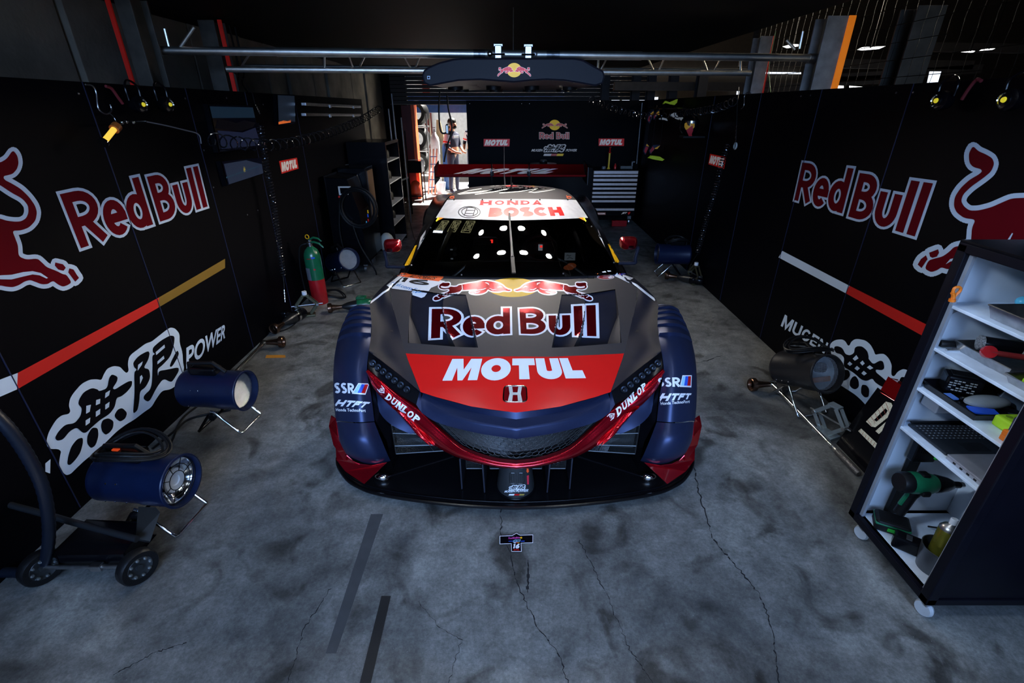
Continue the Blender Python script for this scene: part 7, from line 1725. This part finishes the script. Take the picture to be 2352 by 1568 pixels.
hang('team_cap', 'yellow cap with red print at the left of the lower row', 'cap', K2([(260, 880), (285, 865), (325, 915), (300, 960), (255, 1045), (225, 990)]), 7.9, Mkn, extra=[('cap_sun', K2([(268, 880), (285, 868), (322, 912), (275, 905)]), Mky), ('cap_print', K2([(262, 915), (310, 930), (260, 1040), (232, 1000)]), Mkr)])
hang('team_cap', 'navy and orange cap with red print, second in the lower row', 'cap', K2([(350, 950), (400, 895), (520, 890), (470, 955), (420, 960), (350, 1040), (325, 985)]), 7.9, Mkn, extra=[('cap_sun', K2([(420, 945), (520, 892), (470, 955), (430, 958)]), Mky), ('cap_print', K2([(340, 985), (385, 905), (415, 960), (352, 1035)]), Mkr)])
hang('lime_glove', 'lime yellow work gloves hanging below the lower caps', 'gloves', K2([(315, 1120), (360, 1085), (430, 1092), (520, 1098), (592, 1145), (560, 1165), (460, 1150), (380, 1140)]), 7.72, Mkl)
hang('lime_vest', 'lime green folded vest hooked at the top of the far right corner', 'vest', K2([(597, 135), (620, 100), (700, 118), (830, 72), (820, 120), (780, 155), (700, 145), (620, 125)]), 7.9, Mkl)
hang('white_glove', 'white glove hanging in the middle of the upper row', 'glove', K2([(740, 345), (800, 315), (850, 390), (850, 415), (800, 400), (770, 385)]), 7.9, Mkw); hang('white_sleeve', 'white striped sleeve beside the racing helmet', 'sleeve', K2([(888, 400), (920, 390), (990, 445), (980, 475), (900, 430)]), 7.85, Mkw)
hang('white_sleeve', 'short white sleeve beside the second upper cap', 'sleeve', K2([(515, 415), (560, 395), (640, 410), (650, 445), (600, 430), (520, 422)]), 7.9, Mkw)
rr2 = MB().tube([HY(1492, 248, 8.0), HX(1640, 250, 2.2)], .012, 8).build('clothes_rail', M_gblk, None, True); tag(rr2, 'dark clothes rail in the far right corner', 'rail')

# ================================================================ SHELF CART, RIGHT FOREGROUND
ct = thing('shelf_cart', 'tall black-framed cart with white shelves at the right foreground', 'cart')
cX, cX1, cY0, cY1, cB, cT = 1.655, 2.12, 1.27, 1.715, .09, 1.42
for x, y in ((cX, cY1), (cX, cY0), (cX1, cY1), (cX1, cY0)): MB().bx((x - .02, y - .02, cB), (x + .02, y + .02, cT)).build('frame_post', M_cartf, ct, bevel=.004)
for y, s in ((cY1, -1), (cY0, 1)): MB().bx((cX + .0, y + s * .02, cB + .03), (cX + .012, y + s * .036, cT - .03)).build('post_trim', mat('grey_strip', (.35, .37, .42), .4, .3), ct)
for z in (cB, cT - .03):
    MB().bx((cX - .02, cY0 - .02, z), (cX + .02, cY1 + .02, z + .035)).build('frame_rail', M_cartf, ct, bevel=.004); MB().bx((cX1 - .02, cY0 - .02, z), (cX1 + .02, cY1 + .02, z + .035)).build('frame_rail', M_cartf, ct, bevel=.004)
    for y in (cY0, cY1): MB().bx((cX, y - .02, z), (cX1, y + .02, z + .035)).build('frame_rail', M_cartf, ct, bevel=.004)
MB().bx((cX - .02, cY0 - .02, cT), (cX1 + .02, cY1 + .02, cT + .012)).build('top_board', M_gblk, ct, bevel=.004)
MB().bx((cX1 - .035, cY0, cB), (cX1 - .022, cY1, cT)).build('back_panel', M_cart, ct); MB().bx((cX + .02, cY1 + .002, cB), (cX1, cY1 + .014, cT)).build('side_panel', M_cart, ct); MB().bx((cX + .015, cY0 - .014, cB), (cX1, cY0 - .002, cT)).build('side_panel', M_cartf, ct)
def zat(px, py): return HX(px, py, cX).z
SZ = [zat(2178, 697), zat(2140, 795), zat(2105, 888), zat(2070, 980), .125]
for z in SZ: MB().bx((cX + .001, cY0, z - .012), (cX1 - .036, cY1, z)).build('shelf', M_shelf, ct, bevel=.002)
for x, y in ((cX, cY1 - .03), (cX, cY0 + .03), (cX1, cY1 - .03), (cX1, cY0 + .03)):
    w_ = MB().lathe([(.03, -.012), (.035, 0), (.03, .012)], (x + .02, y - .02, .036), (1, .3, 0), 18).build('castor', mat('white_castor', (.5, .52, .55), .4), ct, True); MB().bx((x + .005, y - .035, .06), (x + .035, y - .005, .09)).build('castor_bracket', M_steel, w_)
for z in SZ[:4]: MB().prism([V((cX + .03, cY1 - .002, z - .015)), V((cX + .09, cY1 - .002, z - .015)), V((cX + .03, cY1 - .002, z - .055))], (0, -.004, 0)).build('shelf_gusset', mat('grey_strip', (.35, .37, .42)), ct)
def onshelf(i, px, py): return HZ(px, py, SZ[i])
def tray(label, i, quad, h, m, name='metal_tray', lift=0):
    t = thing(name, label, 'tray'); z = SZ[i] + .001 + lift
    P = [HZ(x, y, z + h) for x, y in quad]; c = sum(P, V()) / 4; B = [V(((p.x - c.x) * .88 + c.x, (p.y - c.y) * .88 + c.y, z)) for p in P]
    mb = MB(); Pi = [(p - c) * .97 + c for p in P]; Bi = [V(((p.x - c.x) * .94 + c.x, (p.y - c.y) * .94 + c.y, z + .003)) for p in B]
    mb.v = P + B + Pi + Bi; mb.f = [(k, (k + 1) % 4, (k + 1) % 4 + 4, k + 4) for k in range(4)] + [(4, 5, 6, 7)] + [(k, (k + 1) % 4, (k + 1) % 4 + 8, k + 8) for k in range(4)] + [(k + 8, (k + 1) % 4 + 8, (k + 1) % 4 + 12, k + 12) for k in range(4)] + [(12, 13, 14, 15)]
    mb.build('tray_body', m, t); MB().tube(P, .003, 6, closed=True).build('rolled_rim', m, t, True); return t
CS = lambda x, y: (1980 + x * .19136, 760 + y * .19136)
def clampY(p): return V((min(max(p.x, cX + .03), cX1 - .05), min(max(p.y, cY0 + .01), cY1 - .01), p.z))
# rectangular trays in cart coordinates
def rtray(label, i, x0, y0, x1, y1, h, m):
    t = thing('metal_tray', label, 'tray'); z = SZ[i] + .001
    P = [V((x0, y0, z + h)), V((x1, y0, z + h)), V((x1, y1, z + h)), V((x0, y1, z + h))]; c = sum(P, V()) / 4
    def ins(p, k, zz): return V((p.x + (k if p.x < c.x else -k), p.y + (k if p.y < c.y else -k), zz))
    B = [ins(p, .012, z) for p in P]; Pi = [ins(p, .002, z + h) for p in P]; Bi = [ins(p, .014, z + .003) for p in P]
    mb = MB(); mb.v = P + B + Pi + Bi; mb.f = [(k, (k + 1) % 4, (k + 1) % 4 + 4, k + 4) for k in range(4)] + [(4, 5, 6, 7)] + [(k, (k + 1) % 4, (k + 1) % 4 + 8, k + 8) for k in range(4)] + [(k + 8, (k + 1) % 4 + 8, (k + 1) % 4 + 12, k + 12) for k in range(4)] + [(12, 13, 14, 15)]
    mb.build('tray_body', m, t); MB().tube(P, .0035, 6, closed=True).build('rolled_rim', m, t, True); return t
# shelf 0 (top)
rtray('steel parts tray on the top shelf of the cart', 0, 1.675, 1.31, 1.98, 1.57, .045, M_steel)
for k_ in range(3):
    o = MB().tube([(1.73, 1.39 + .04 * k_, SZ[0] + .022), (1.93, 1.43 + .035 * k_, SZ[0] + .022)], .007, 8).build('chrome_socket_bar', M_chrome, None, True); tag(o, ('front', 'middle', 'rear')[k_] + ' chrome bar lying in the top shelf tray', 'bar', 'bars in the top tray')
p = HY(2329, 690, 1.64); o = MB().ball((1.90, 1.66, SZ[0] + .022), .03, 16, (1.1, .8, .72)).build('cyan_ball', M_cyan, None, True); tag(o, 'cyan rubber ball on the top shelf at the back', 'ball')
o = thing('plastic_cup', 'clear blue plastic cup beside the cyan ball on the top shelf', 'cup', loc=(1.99, 1.66, SZ[0] + .001)); MB().lathe([(.022, 0), (.03, .05), (.031, .052)], cap=False).build('cup_body', mat('clear_blue_plastic', (.4, .6, .7), .15, trans=.6), o, True)
ok = thing('orange_tow_hook', 'orange plastic hook hanging on the left post of the cart', 'hook')
hq = [HY(x, y, 1.655) for x, y in ((2186, 692), (2190, 680), (2188, 672), (2192, 662), (2200, 659), (2206, 661), (2205, 668), (2196, 677), (2190, 684))]
MB().tube(crs(hq[:3], 6), .007, 8).build('hook_stem', M_org, ok, True); MB().tube(crs(hq[2:], 20), .005, 8).build('hook_loop', M_org, ok, True); MB().tube([hq[0], hq[0].lerp(hq[1], .5)], .011, 10).build('hook_tip', M_org, ok, True)
# shelf 1
z1 = SZ[1]
rtray('long steel tray on the second shelf holding a black torch', 1, 1.715, 1.44, 2.03, 1.67, .035, M_steel)
rtray('short steel tray with lime foam on the second shelf', 1, 1.685, 1.30, 1.99, 1.425, .03, M_steel)
o = MB().bx((1.72, 1.325, z1 + .006), (1.95, 1.40, z1 + .03)).build('lime_foam_block', M_lime, None, bevel=.006); tag(o, 'lime foam block lying in the short steel tray', 'foam block')
sd = thing('screwdriver', 'black handled screwdriver on the left edge of the second shelf', 'screwdriver')
a = HZ(2150, 788, z1 + .016); b = HZ(2202, 790, z1 + .016); e_ = HZ(2238, 791, z1 + .016)
a, b, e_ = [V((max(q_.x, cX + .02), min(q_.y, cY1 - .03), q_.z)) for q_ in (a, b, e_)]
MB().tube([a, a.lerp(b, .1), a.lerp(b, .5), a.lerp(b, .8), b], [.010, .0145, .013, .0145, .009], 12).build('handle', M_blk, sd, True); MB().tube([b, e_], .004, 8).build('blade', M_chrome, sd, True)
o = MB().tube([a + V((-.0, -.035, -.010)), e_ + V((-.01, -.03, -.010))], .006, 8).build('chrome_spanner', M_chrome, None, True); tag(o, 'chrome bar lying in front of the black screwdriver', 'bar')
tf = thing('black_torch', 'black cylindrical torch with pale band lying across the long tray', 'torch'); a = V((1.735, 1.60, z1 + .062)); b = V((1.95, 1.50, z1 + .060))
MB().tube([a, a.lerp(b, .05), a.lerp(b, .6), a.lerp(b, .62), b], [.022, .026, .024, .02, .02], 16).build('torch_barrel', M_gblk, tf, True); MB().tube([a.lerp(b, .5), a.lerp(b, .62)], .0255, 16).build('pale_band', mat('cream_tape', (.5, .47, .38), .6), tf, True)
MB().tube([a.lerp(b, -.01), a.lerp(b, .04)], .0265, 16).build('printed_cap', mat('grey_print', (.25, .25, .25), .5, noise=(200, .9)), tf, True)
rg = thing('red_ratchet', 'dark red handled ratchet with round head beside the black torch', 'ratchet'); a = V((1.715, 1.535, z1 + .055)); b = V((1.93, 1.445, z1 + .052))
MB().lathe([(0, -.01), (.022, -.01), (.024, 0), (.022, .01), (0, .01)], a, (-.3, -.8, .5), 20).build('ratchet_head', M_exr, rg, True); MB().tube([a, b], [.010, .012], 12).build('handle', mat('dark_red_grip', (.25, .02, .02), .35), rg, True)
# shelf 2
z2 = SZ[2]
rtray('black plastic tray filling the third shelf of the cart', 2, cX + .015, 1.435, 2.03, 1.69, .03, M_gblk)
bb = thing('drill_battery', 'black drill battery pack with white print in the third shelf tray', 'battery'); R_ = Matrix.Rotation(-.5, 3, 'Z')
MB().box((1.775, 1.632, z2 + .05), (.115, .075, .07), R_).build('battery_case', M_gblk, bb, bevel=.008); MB().box((1.775, 1.635, z2 + .083), (.08, .05, .012), R_).build('contact_rail', M_blk, bb, bevel=.002)
fc = V((1.775, 1.632, z2 + .05)) + R_ @ V((0, -.0385, 0)); bm_ = MB()
for k_ in range(7):
    for j in range(5):
        if (k_ * 3 + j) % 4: bm_.box(fc + R_ @ V((-.042 + k_ * .012, -.0005, -.02 + j * .010)), (.009, .001, .004), R_)
bm_.build('battery_print', mat('label_print', (.45, .45, .45), .5), bb)
sp_ = thing('soft_pouch', 'grey translucent pouch lying at the front of the third shelf tray', 'pouch'); MB().ball((1.79, 1.525, z2 + .03), .05, 18, (1.7, .75, .45)).build('pouch_body', mat('grey_film', (.28, .30, .32), .25), sp_, True)
o = MB().box((1.70, 1.585, z2 + .016), (.045, .04, .006)).build('blue_card', mat('blue_card_paper', (.10, .22, .62), .4), None); tag(o, 'light blue card near the battery pack', 'card')
o = MB().box((1.735, 1.475, z2 + .022), (.085, .045, .006), Matrix.Rotation(-.3, 3, 'Z')).build('blue_card', M_blue, None); tag(o, 'bright blue card at the near end of the third shelf tray', 'card')
for i_, (x0, y0, x1, y1, lab) in enumerate(((1.74, 1.575, 1.83, 1.565, 'chrome pliers lying between battery and pouch'), (1.82, 1.47, 1.88, 1.445, 'silver pen tool by the bright blue card'), (1.90, 1.60, 1.98, 1.57, 'small chrome driver near the back of the third shelf tray'))):
    t = thing('hand_tool', lab, 'tool'); a, b = V((x0, y0, z2 + .014)), V((x1, y1, z2 + .014)); MB().tube([a, a.lerp(b, .5)], .006, 8).build('tool_handle', M_chrome, t, True); MB().tube([a.lerp(b, .5), b], [.004, .003], 8).build('tool_tip', M_steel, t, True)
o = MB().tube([(1.90, 1.47, z2 + .036), (2.0, 1.40, z2 + .036)], .008, 8).build('red_grip_pliers', M_exr, None, True); tag(o, 'red handled pliers at the near end of the third shelf', 'pliers')
gb_ = MB().prism([V((1.90, 1.50, z2 + .001)), V((2.0, 1.50, z2 + .001)), V((1.98, 1.50, z2 + .05)), V((1.92, 1.50, z2 + .055))], (0, .09, 0)).build('grey_bracket', mat('blue_grey_plastic', (.06, .08, .11), .35), None, bevel=.004); tag(gb_, 'dark blue grey bracket behind the battery pack', 'bracket')
# shelf 2 near end: lime block and orange holder
lb = thing('lime_tool_block', 'bright lime foam tool block on the near end of the third shelf', 'tool block'); q0_ = HZ(2262, 988, SZ[2]); 
lx, ly = min(q0_.x, 1.90), 1.30
lx = 1.725; MB().bx((lx, 1.345, z2 + .001), (lx + .17, 1.428, z2 + .045)).build('block_body', M_lime, lb, bevel=.008)
for k_ in range(6): MB().lathe([(.010, 0), (.010, .0015)], (lx + .03 + .05 * (k_ % 3), 1.365 + .04 * (k_ // 3), z2 + .045), (0, 0, 1), 14).build('block_hole', mat('dark_lime', (.18, .30, .01), .7), lb)
oh = thing('orange_bit_holder', 'orange holder with chrome bits at the near edge of the third shelf', 'bit holder'); ox, oy = 1.675, 1.312
MB().bx((ox, oy - .022, z2 + .001), (ox + .085, oy + .03, z2 + .022)).build('holder_base', M_org, oh, bevel=.004); MB().bx((ox, oy + .005, z2 + .02), (ox + .085, oy + .03, z2 + .042)).build('holder_step', M_org, oh, bevel=.004)
for k_ in range(4): MB().lathe([(.006 - .0005 * k_, .0), (.006 - .0005 * k_, .05 - .006 * k_), (.003, .052 - .006 * k_)], (ox + .014 + k_ * .019, oy + .018, z2 + .042), (0, 0, 1), 12).build('bit', M_chrome, oh, True)
MB().lathe([(.011, 0), (.012, .018), (.009, .018), (.008, .004)], (ox + .06, oy - .008, z2 + .022), (0, 0, 1), 14, cap=False).build('socket', M_chrome, oh, True)
# shelf 3: laptops
z3 = SZ[3]
def laptop(label, c, ang, w_, d_, h_, m, keys, name='laptop'):
    t = thing(name, label, 'laptop', loc=(c[0], c[1], z3 + .001 + c[2])); t.rotation_euler = (0, 0, ang)
    MB().bx((-w_ / 2, -d_ / 2, 0), (w_ / 2, d_ / 2, h_)).build('base', m, t, bevel=.003)
    if keys:
        mb = MB()
        for r in range(6):
            for k_ in range(15): x = -w_ / 2 + .012 + k_ * (w_ - .024) / 15; mb.bx((x, d_ / 2 - .03 - r * .0165, h_), (x + (w_ - .024) / 15 - .0025, d_ / 2 - .018 - r * .0165, h_ + .002))
        mb.build('keyboard', mat('key_black', (.02, .022, .028), .35), t)
        mb = MB()
        for r in range(6):
            for k_ in range(15):
                x = -w_ / 2 + .0155 + k_ * (w_ - .024) / 15; mb.bx((x, d_ / 2 - .026 - r * .0165, h_ + .0021), (x + .005, d_ / 2 - .023 - r * .0165, h_ + .0024))
        mb.build('key_letters', mat('key_print', (.5, .55, .6), .5), t)
        MB().bx((-.045, -d_ / 2 + .012, h_), (.045, -d_ / 2 + .065, h_ + .0008)).build('touchpad', mat('pad_black', (.012, .014, .018), .25), t)
        MB().bx((-w_ / 2 + .01, d_ / 2 - .008, h_), (w_ / 2 - .01, d_ / 2 + .006, h_ + .008)).build('hinge', M_blk, t, bevel=.002)
    else:
        MB().bx((-w_ / 2, -d_ / 2, h_ + .001), (w_ / 2, d_ / 2, h_ + .008)).build('lid', m, t, bevel=.003)
        for k_ in range(4): MB().bx((-w_ / 2 - .0008, -d_ / 2 + .05 + k_ * .03, .004), (-w_ / 2 + .001, -d_ / 2 + .062 + k_ * .03, .011)).build('port', M_blk, t)
        MB().bx((-.03, -d_ / 2 + .01, h_ + .008), (.03, -d_ / 2 + .03, h_ + .0085)).build('pink_label', mat('pink_label', (.6, .35, .4), .5), t)
    return t
laptop('black laptop base with keyboard on the fourth shelf of the cart', (1.83, 1.585, 0), 0, .285, .20, .012, mat('laptop_black', (.022, .028, .038), .35, .3), True)
laptop('closed silver laptop at the near end of the fourth shelf', (1.825, 1.378, 0), 0, .30, .185, .014, mat('laptop_silver', (.42, .43, .48), .35, .6), False)
o = MB().ball((1.86, 1.40, z3 + .041), .035, 14, (1.3, .8, .5)).build('black_pouch', M_rub, None, True); tag(o, 'black soft pouch lying on the closed silver laptop', 'pouch')
# bottom shelf: drivers, cup, spray can
z4 = SZ[4]
def driver(label, head, d, grip, bat, S=1):
    t = thing('impact_driver', label, 'impact driver', 'green cordless drivers on the bottom shelf'); head = V(head); d = V(d).normalized()
    MB().lathe([(.0, -.08), (.032, -.08), (.038, -.07), (.038, -.045)], head, d, 22).build('rear_cap', M_blk, t, True)
    MB().lathe([(.038, -.045), (.040, -.03), (.038, .03), (.032, .05)], head, d, 22).build('motor_housing', M_green, t, True)
    MB().lathe([(.032, .05), (.034, .06), (.026, .10), (.018, .12), (.012, .125), (.012, .15)], head, d, 20).build('nose', M_gblk, t, True); MB().lathe([(.008, .15), (.011, .152), (.011, .165), (.006, .17)], head, d, 12).build('bit_chuck', M_chrome, t, True)
    for a in range(3): 
        x, y = basis(d); q_ = head + (x * math.cos(a * 2.1 + .5) + y * math.sin(a * 2.1 + .5)) * .036; MB().box(q_, (.03, .03, .02)).build('rubber_pad', M_blk, t, bevel=.006)
    g = V(grip); MB().tube(crs([head + V((0, 0, -.02)), head.lerp(g, .5), g], 8), [.022] * 3 + [.019] * 6, 12).build('handle', M_blk, t, True)
    MB().tube([head.lerp(g, .15) + V((-.015, 0, .0)), head.lerp(g, .7) + V((-.019, 0, 0))], .008, 8).build('grip_insert', M_green, t, True)
    mb = MB().box(V(bat), (.11, .075, .05), Matrix.Rotation(-.5, 3, 'Z')); mb.build('battery', M_blk, t, bevel=.01); MB().box(V(bat) + V((0, 0, .010)), (.112, .077, .010), Matrix.Rotation(-.5, 3, 'Z')).build('battery_stripe', M_green, t, bevel=.004)
    MB().box(V(bat) + Matrix.Rotation(-.5, 3, 'Z') @ V((0, -.039, -.005)), (.03, .002, .014), Matrix.Rotation(-.5, 3, 'Z')).build('battery_label', mat('bright_green', (.03, .5, .06), .4), t)
    MB().ball(head.lerp(g, .3) + V((.02, 0, 0)), .01, 8, (1, .7, 1.4)).build('trigger', M_gblk, t, True); return t
driver('large green impact driver standing on its battery on the bottom shelf', (1.770, 1.61, z4 + .225), (1, .02, -.08), (1.745, 1.61, z4 + .08), (1.735, 1.61, z4 + .026))
dr_ = [o for o in D.objects if o.name.startswith('impact_driver')][0]; dr_.scale = (1.2,) * 3; dr_.location = (-.2 * 1.745, -.2 * 1.62, -.2 * z4)
driver('second green driver standing at the back of the bottom shelf', (1.84, 1.67, z4 + .40), (.6, -.3, .1), (1.86, 1.675, z4 + .3), (1.87, 1.665, z4 + .03)) if False else None
cgr = thing('black_charger', 'black ribbed charger with green mark at the back of the bottom shelf', 'charger'); MB().box((1.80, 1.675, z4 + .40), (.10, .04, .12)).build('charger_body', M_gblk, cgr, bevel=.008); MB().box((1.845, 1.65, z4 + .40), (.02, .012, .07)).build('green_mark', mat('bright_green', (.03, .5, .06)), cgr); MB().box((1.80, 1.70, z4 + .25), (.05, .02, .48)).build('mount', M_blk, cgr)
for k_ in range(5): MB().box((1.775 + k_ * .008, 1.654, z4 + .42), (.003, .002, .06)).build('cooling_rib', M_blk, cgr)
btt = thing('loose_battery', 'black battery lying on the bottom shelf beside the driver', 'battery'); MB().box((1.72, 1.495, z4 + .035), (.10, .06, .065), Matrix.Rotation(-.7, 3, 'Z')).build('battery_case', M_gblk, btt, bevel=.01); MB().box((1.715, 1.49, z4 + .07), (.02, .03, .004), Matrix.Rotation(-.7, 3, 'Z')).build('contacts', M_steel, btt)
cup = thing('grey_cup', 'large dark grey metal cup on the near end of the bottom shelf', 'cup', loc=(1.765, 1.395, z4 + .001)); MB().lathe([(.0, 0), (.058, 0), (.070, .115), (.071, .117), (.068, .117), (.056, .004), (0, .004)], seg=36, cap=False).build('cup_body', mat('dark_grey_metal', (.11, .12, .14), .3, .7), cup, True)
can = thing('spray_can', 'olive gold spray can with white nozzle leaning in the grey cup', 'spray can', loc=(1.765, 1.40, z4 + .012)); can.rotation_euler = (-.10, .08, 0); can.scale = (1.1, 1.1, 1.1)
MB().lathe([(.0, 0), (.031, 0), (.033, .005), (.033, .165), (.030, .170)], seg=32).build('can_body', mat('olive_gold_can', (.22, .21, .03), .3, .7, noise=(12, .25)), can, True)
MB().lathe([(.033, .168), (.033, .174), (.024, .188), (.014, .193), (.012, .196)], seg=32).build('can_shoulder', M_steel, can, True); MB().lathe([(.012, .196), (.012, .214), (.010, .218)], seg=18).build('nozzle', M_white, can, True)
for k_ in range(2): MB().box((-.004 + k_ * .016, -.0325, .145 - k_ * .004), (.008, .002, .009), Matrix.Rotation(.78, 3, 'Y')).build('warning_mark', M_white, can)
o = MB().tube(crs([V((1.90, 1.60, z4 + .02)), V((1.92, 1.5, z4 + .1)), V((1.86, 1.44, z4 + .16)), V((1.93, 1.36, z4 + .24)), V((2.0, 1.34, z4 + .38))], 30), .004, 6).build('thin_black_cord', M_rub, None, True); tag(o, 'thin black cord curling up behind the spray can', 'cord')
mb = MB()
for k_ in range(9): mb.tube(crs([V((1.93, 1.52, z4 + .002)), V((1.9 + .02 * k_, 1.50, z4 + .12)), V((1.86 + .022 * k_, 1.45 + .01 * (k_ % 3), z4 + .24 + .01 * (k_ % 4)))], 6), .003, 5)
o = mb.build('cable_tie_bunch', M_gblk, None, True); tag(o, 'bunch of black cable ties standing at the back of the bottom shelf', 'cable ties'); o['kind'] = 'stuff'
# under-shelf drawer box left of laptop
bx_ = thing('grey_drawer_unit', 'grey flat drawer unit under the third shelf of the cart', 'drawer unit'); MB().bx((cX + .06, 1.62, z2 - .09), (1.98, 1.70, z2 - .014)).build('drawer_case', mat('grey_strip', (.35, .37, .42)), bx_, bevel=.004)
# ceiling battens (the lamps above the camera)
for x, lab in ((-.75, 'left ceiling batten light above the camera'), (.75, 'right ceiling batten light above the camera')):
    t = thing('ceiling_batten_light', lab, 'ceiling light'); MB().bx((x - .06, 1.2, 2.91), (x + .06, 2.6, 2.95)).build('batten_body', M_white, t, bevel=.005)
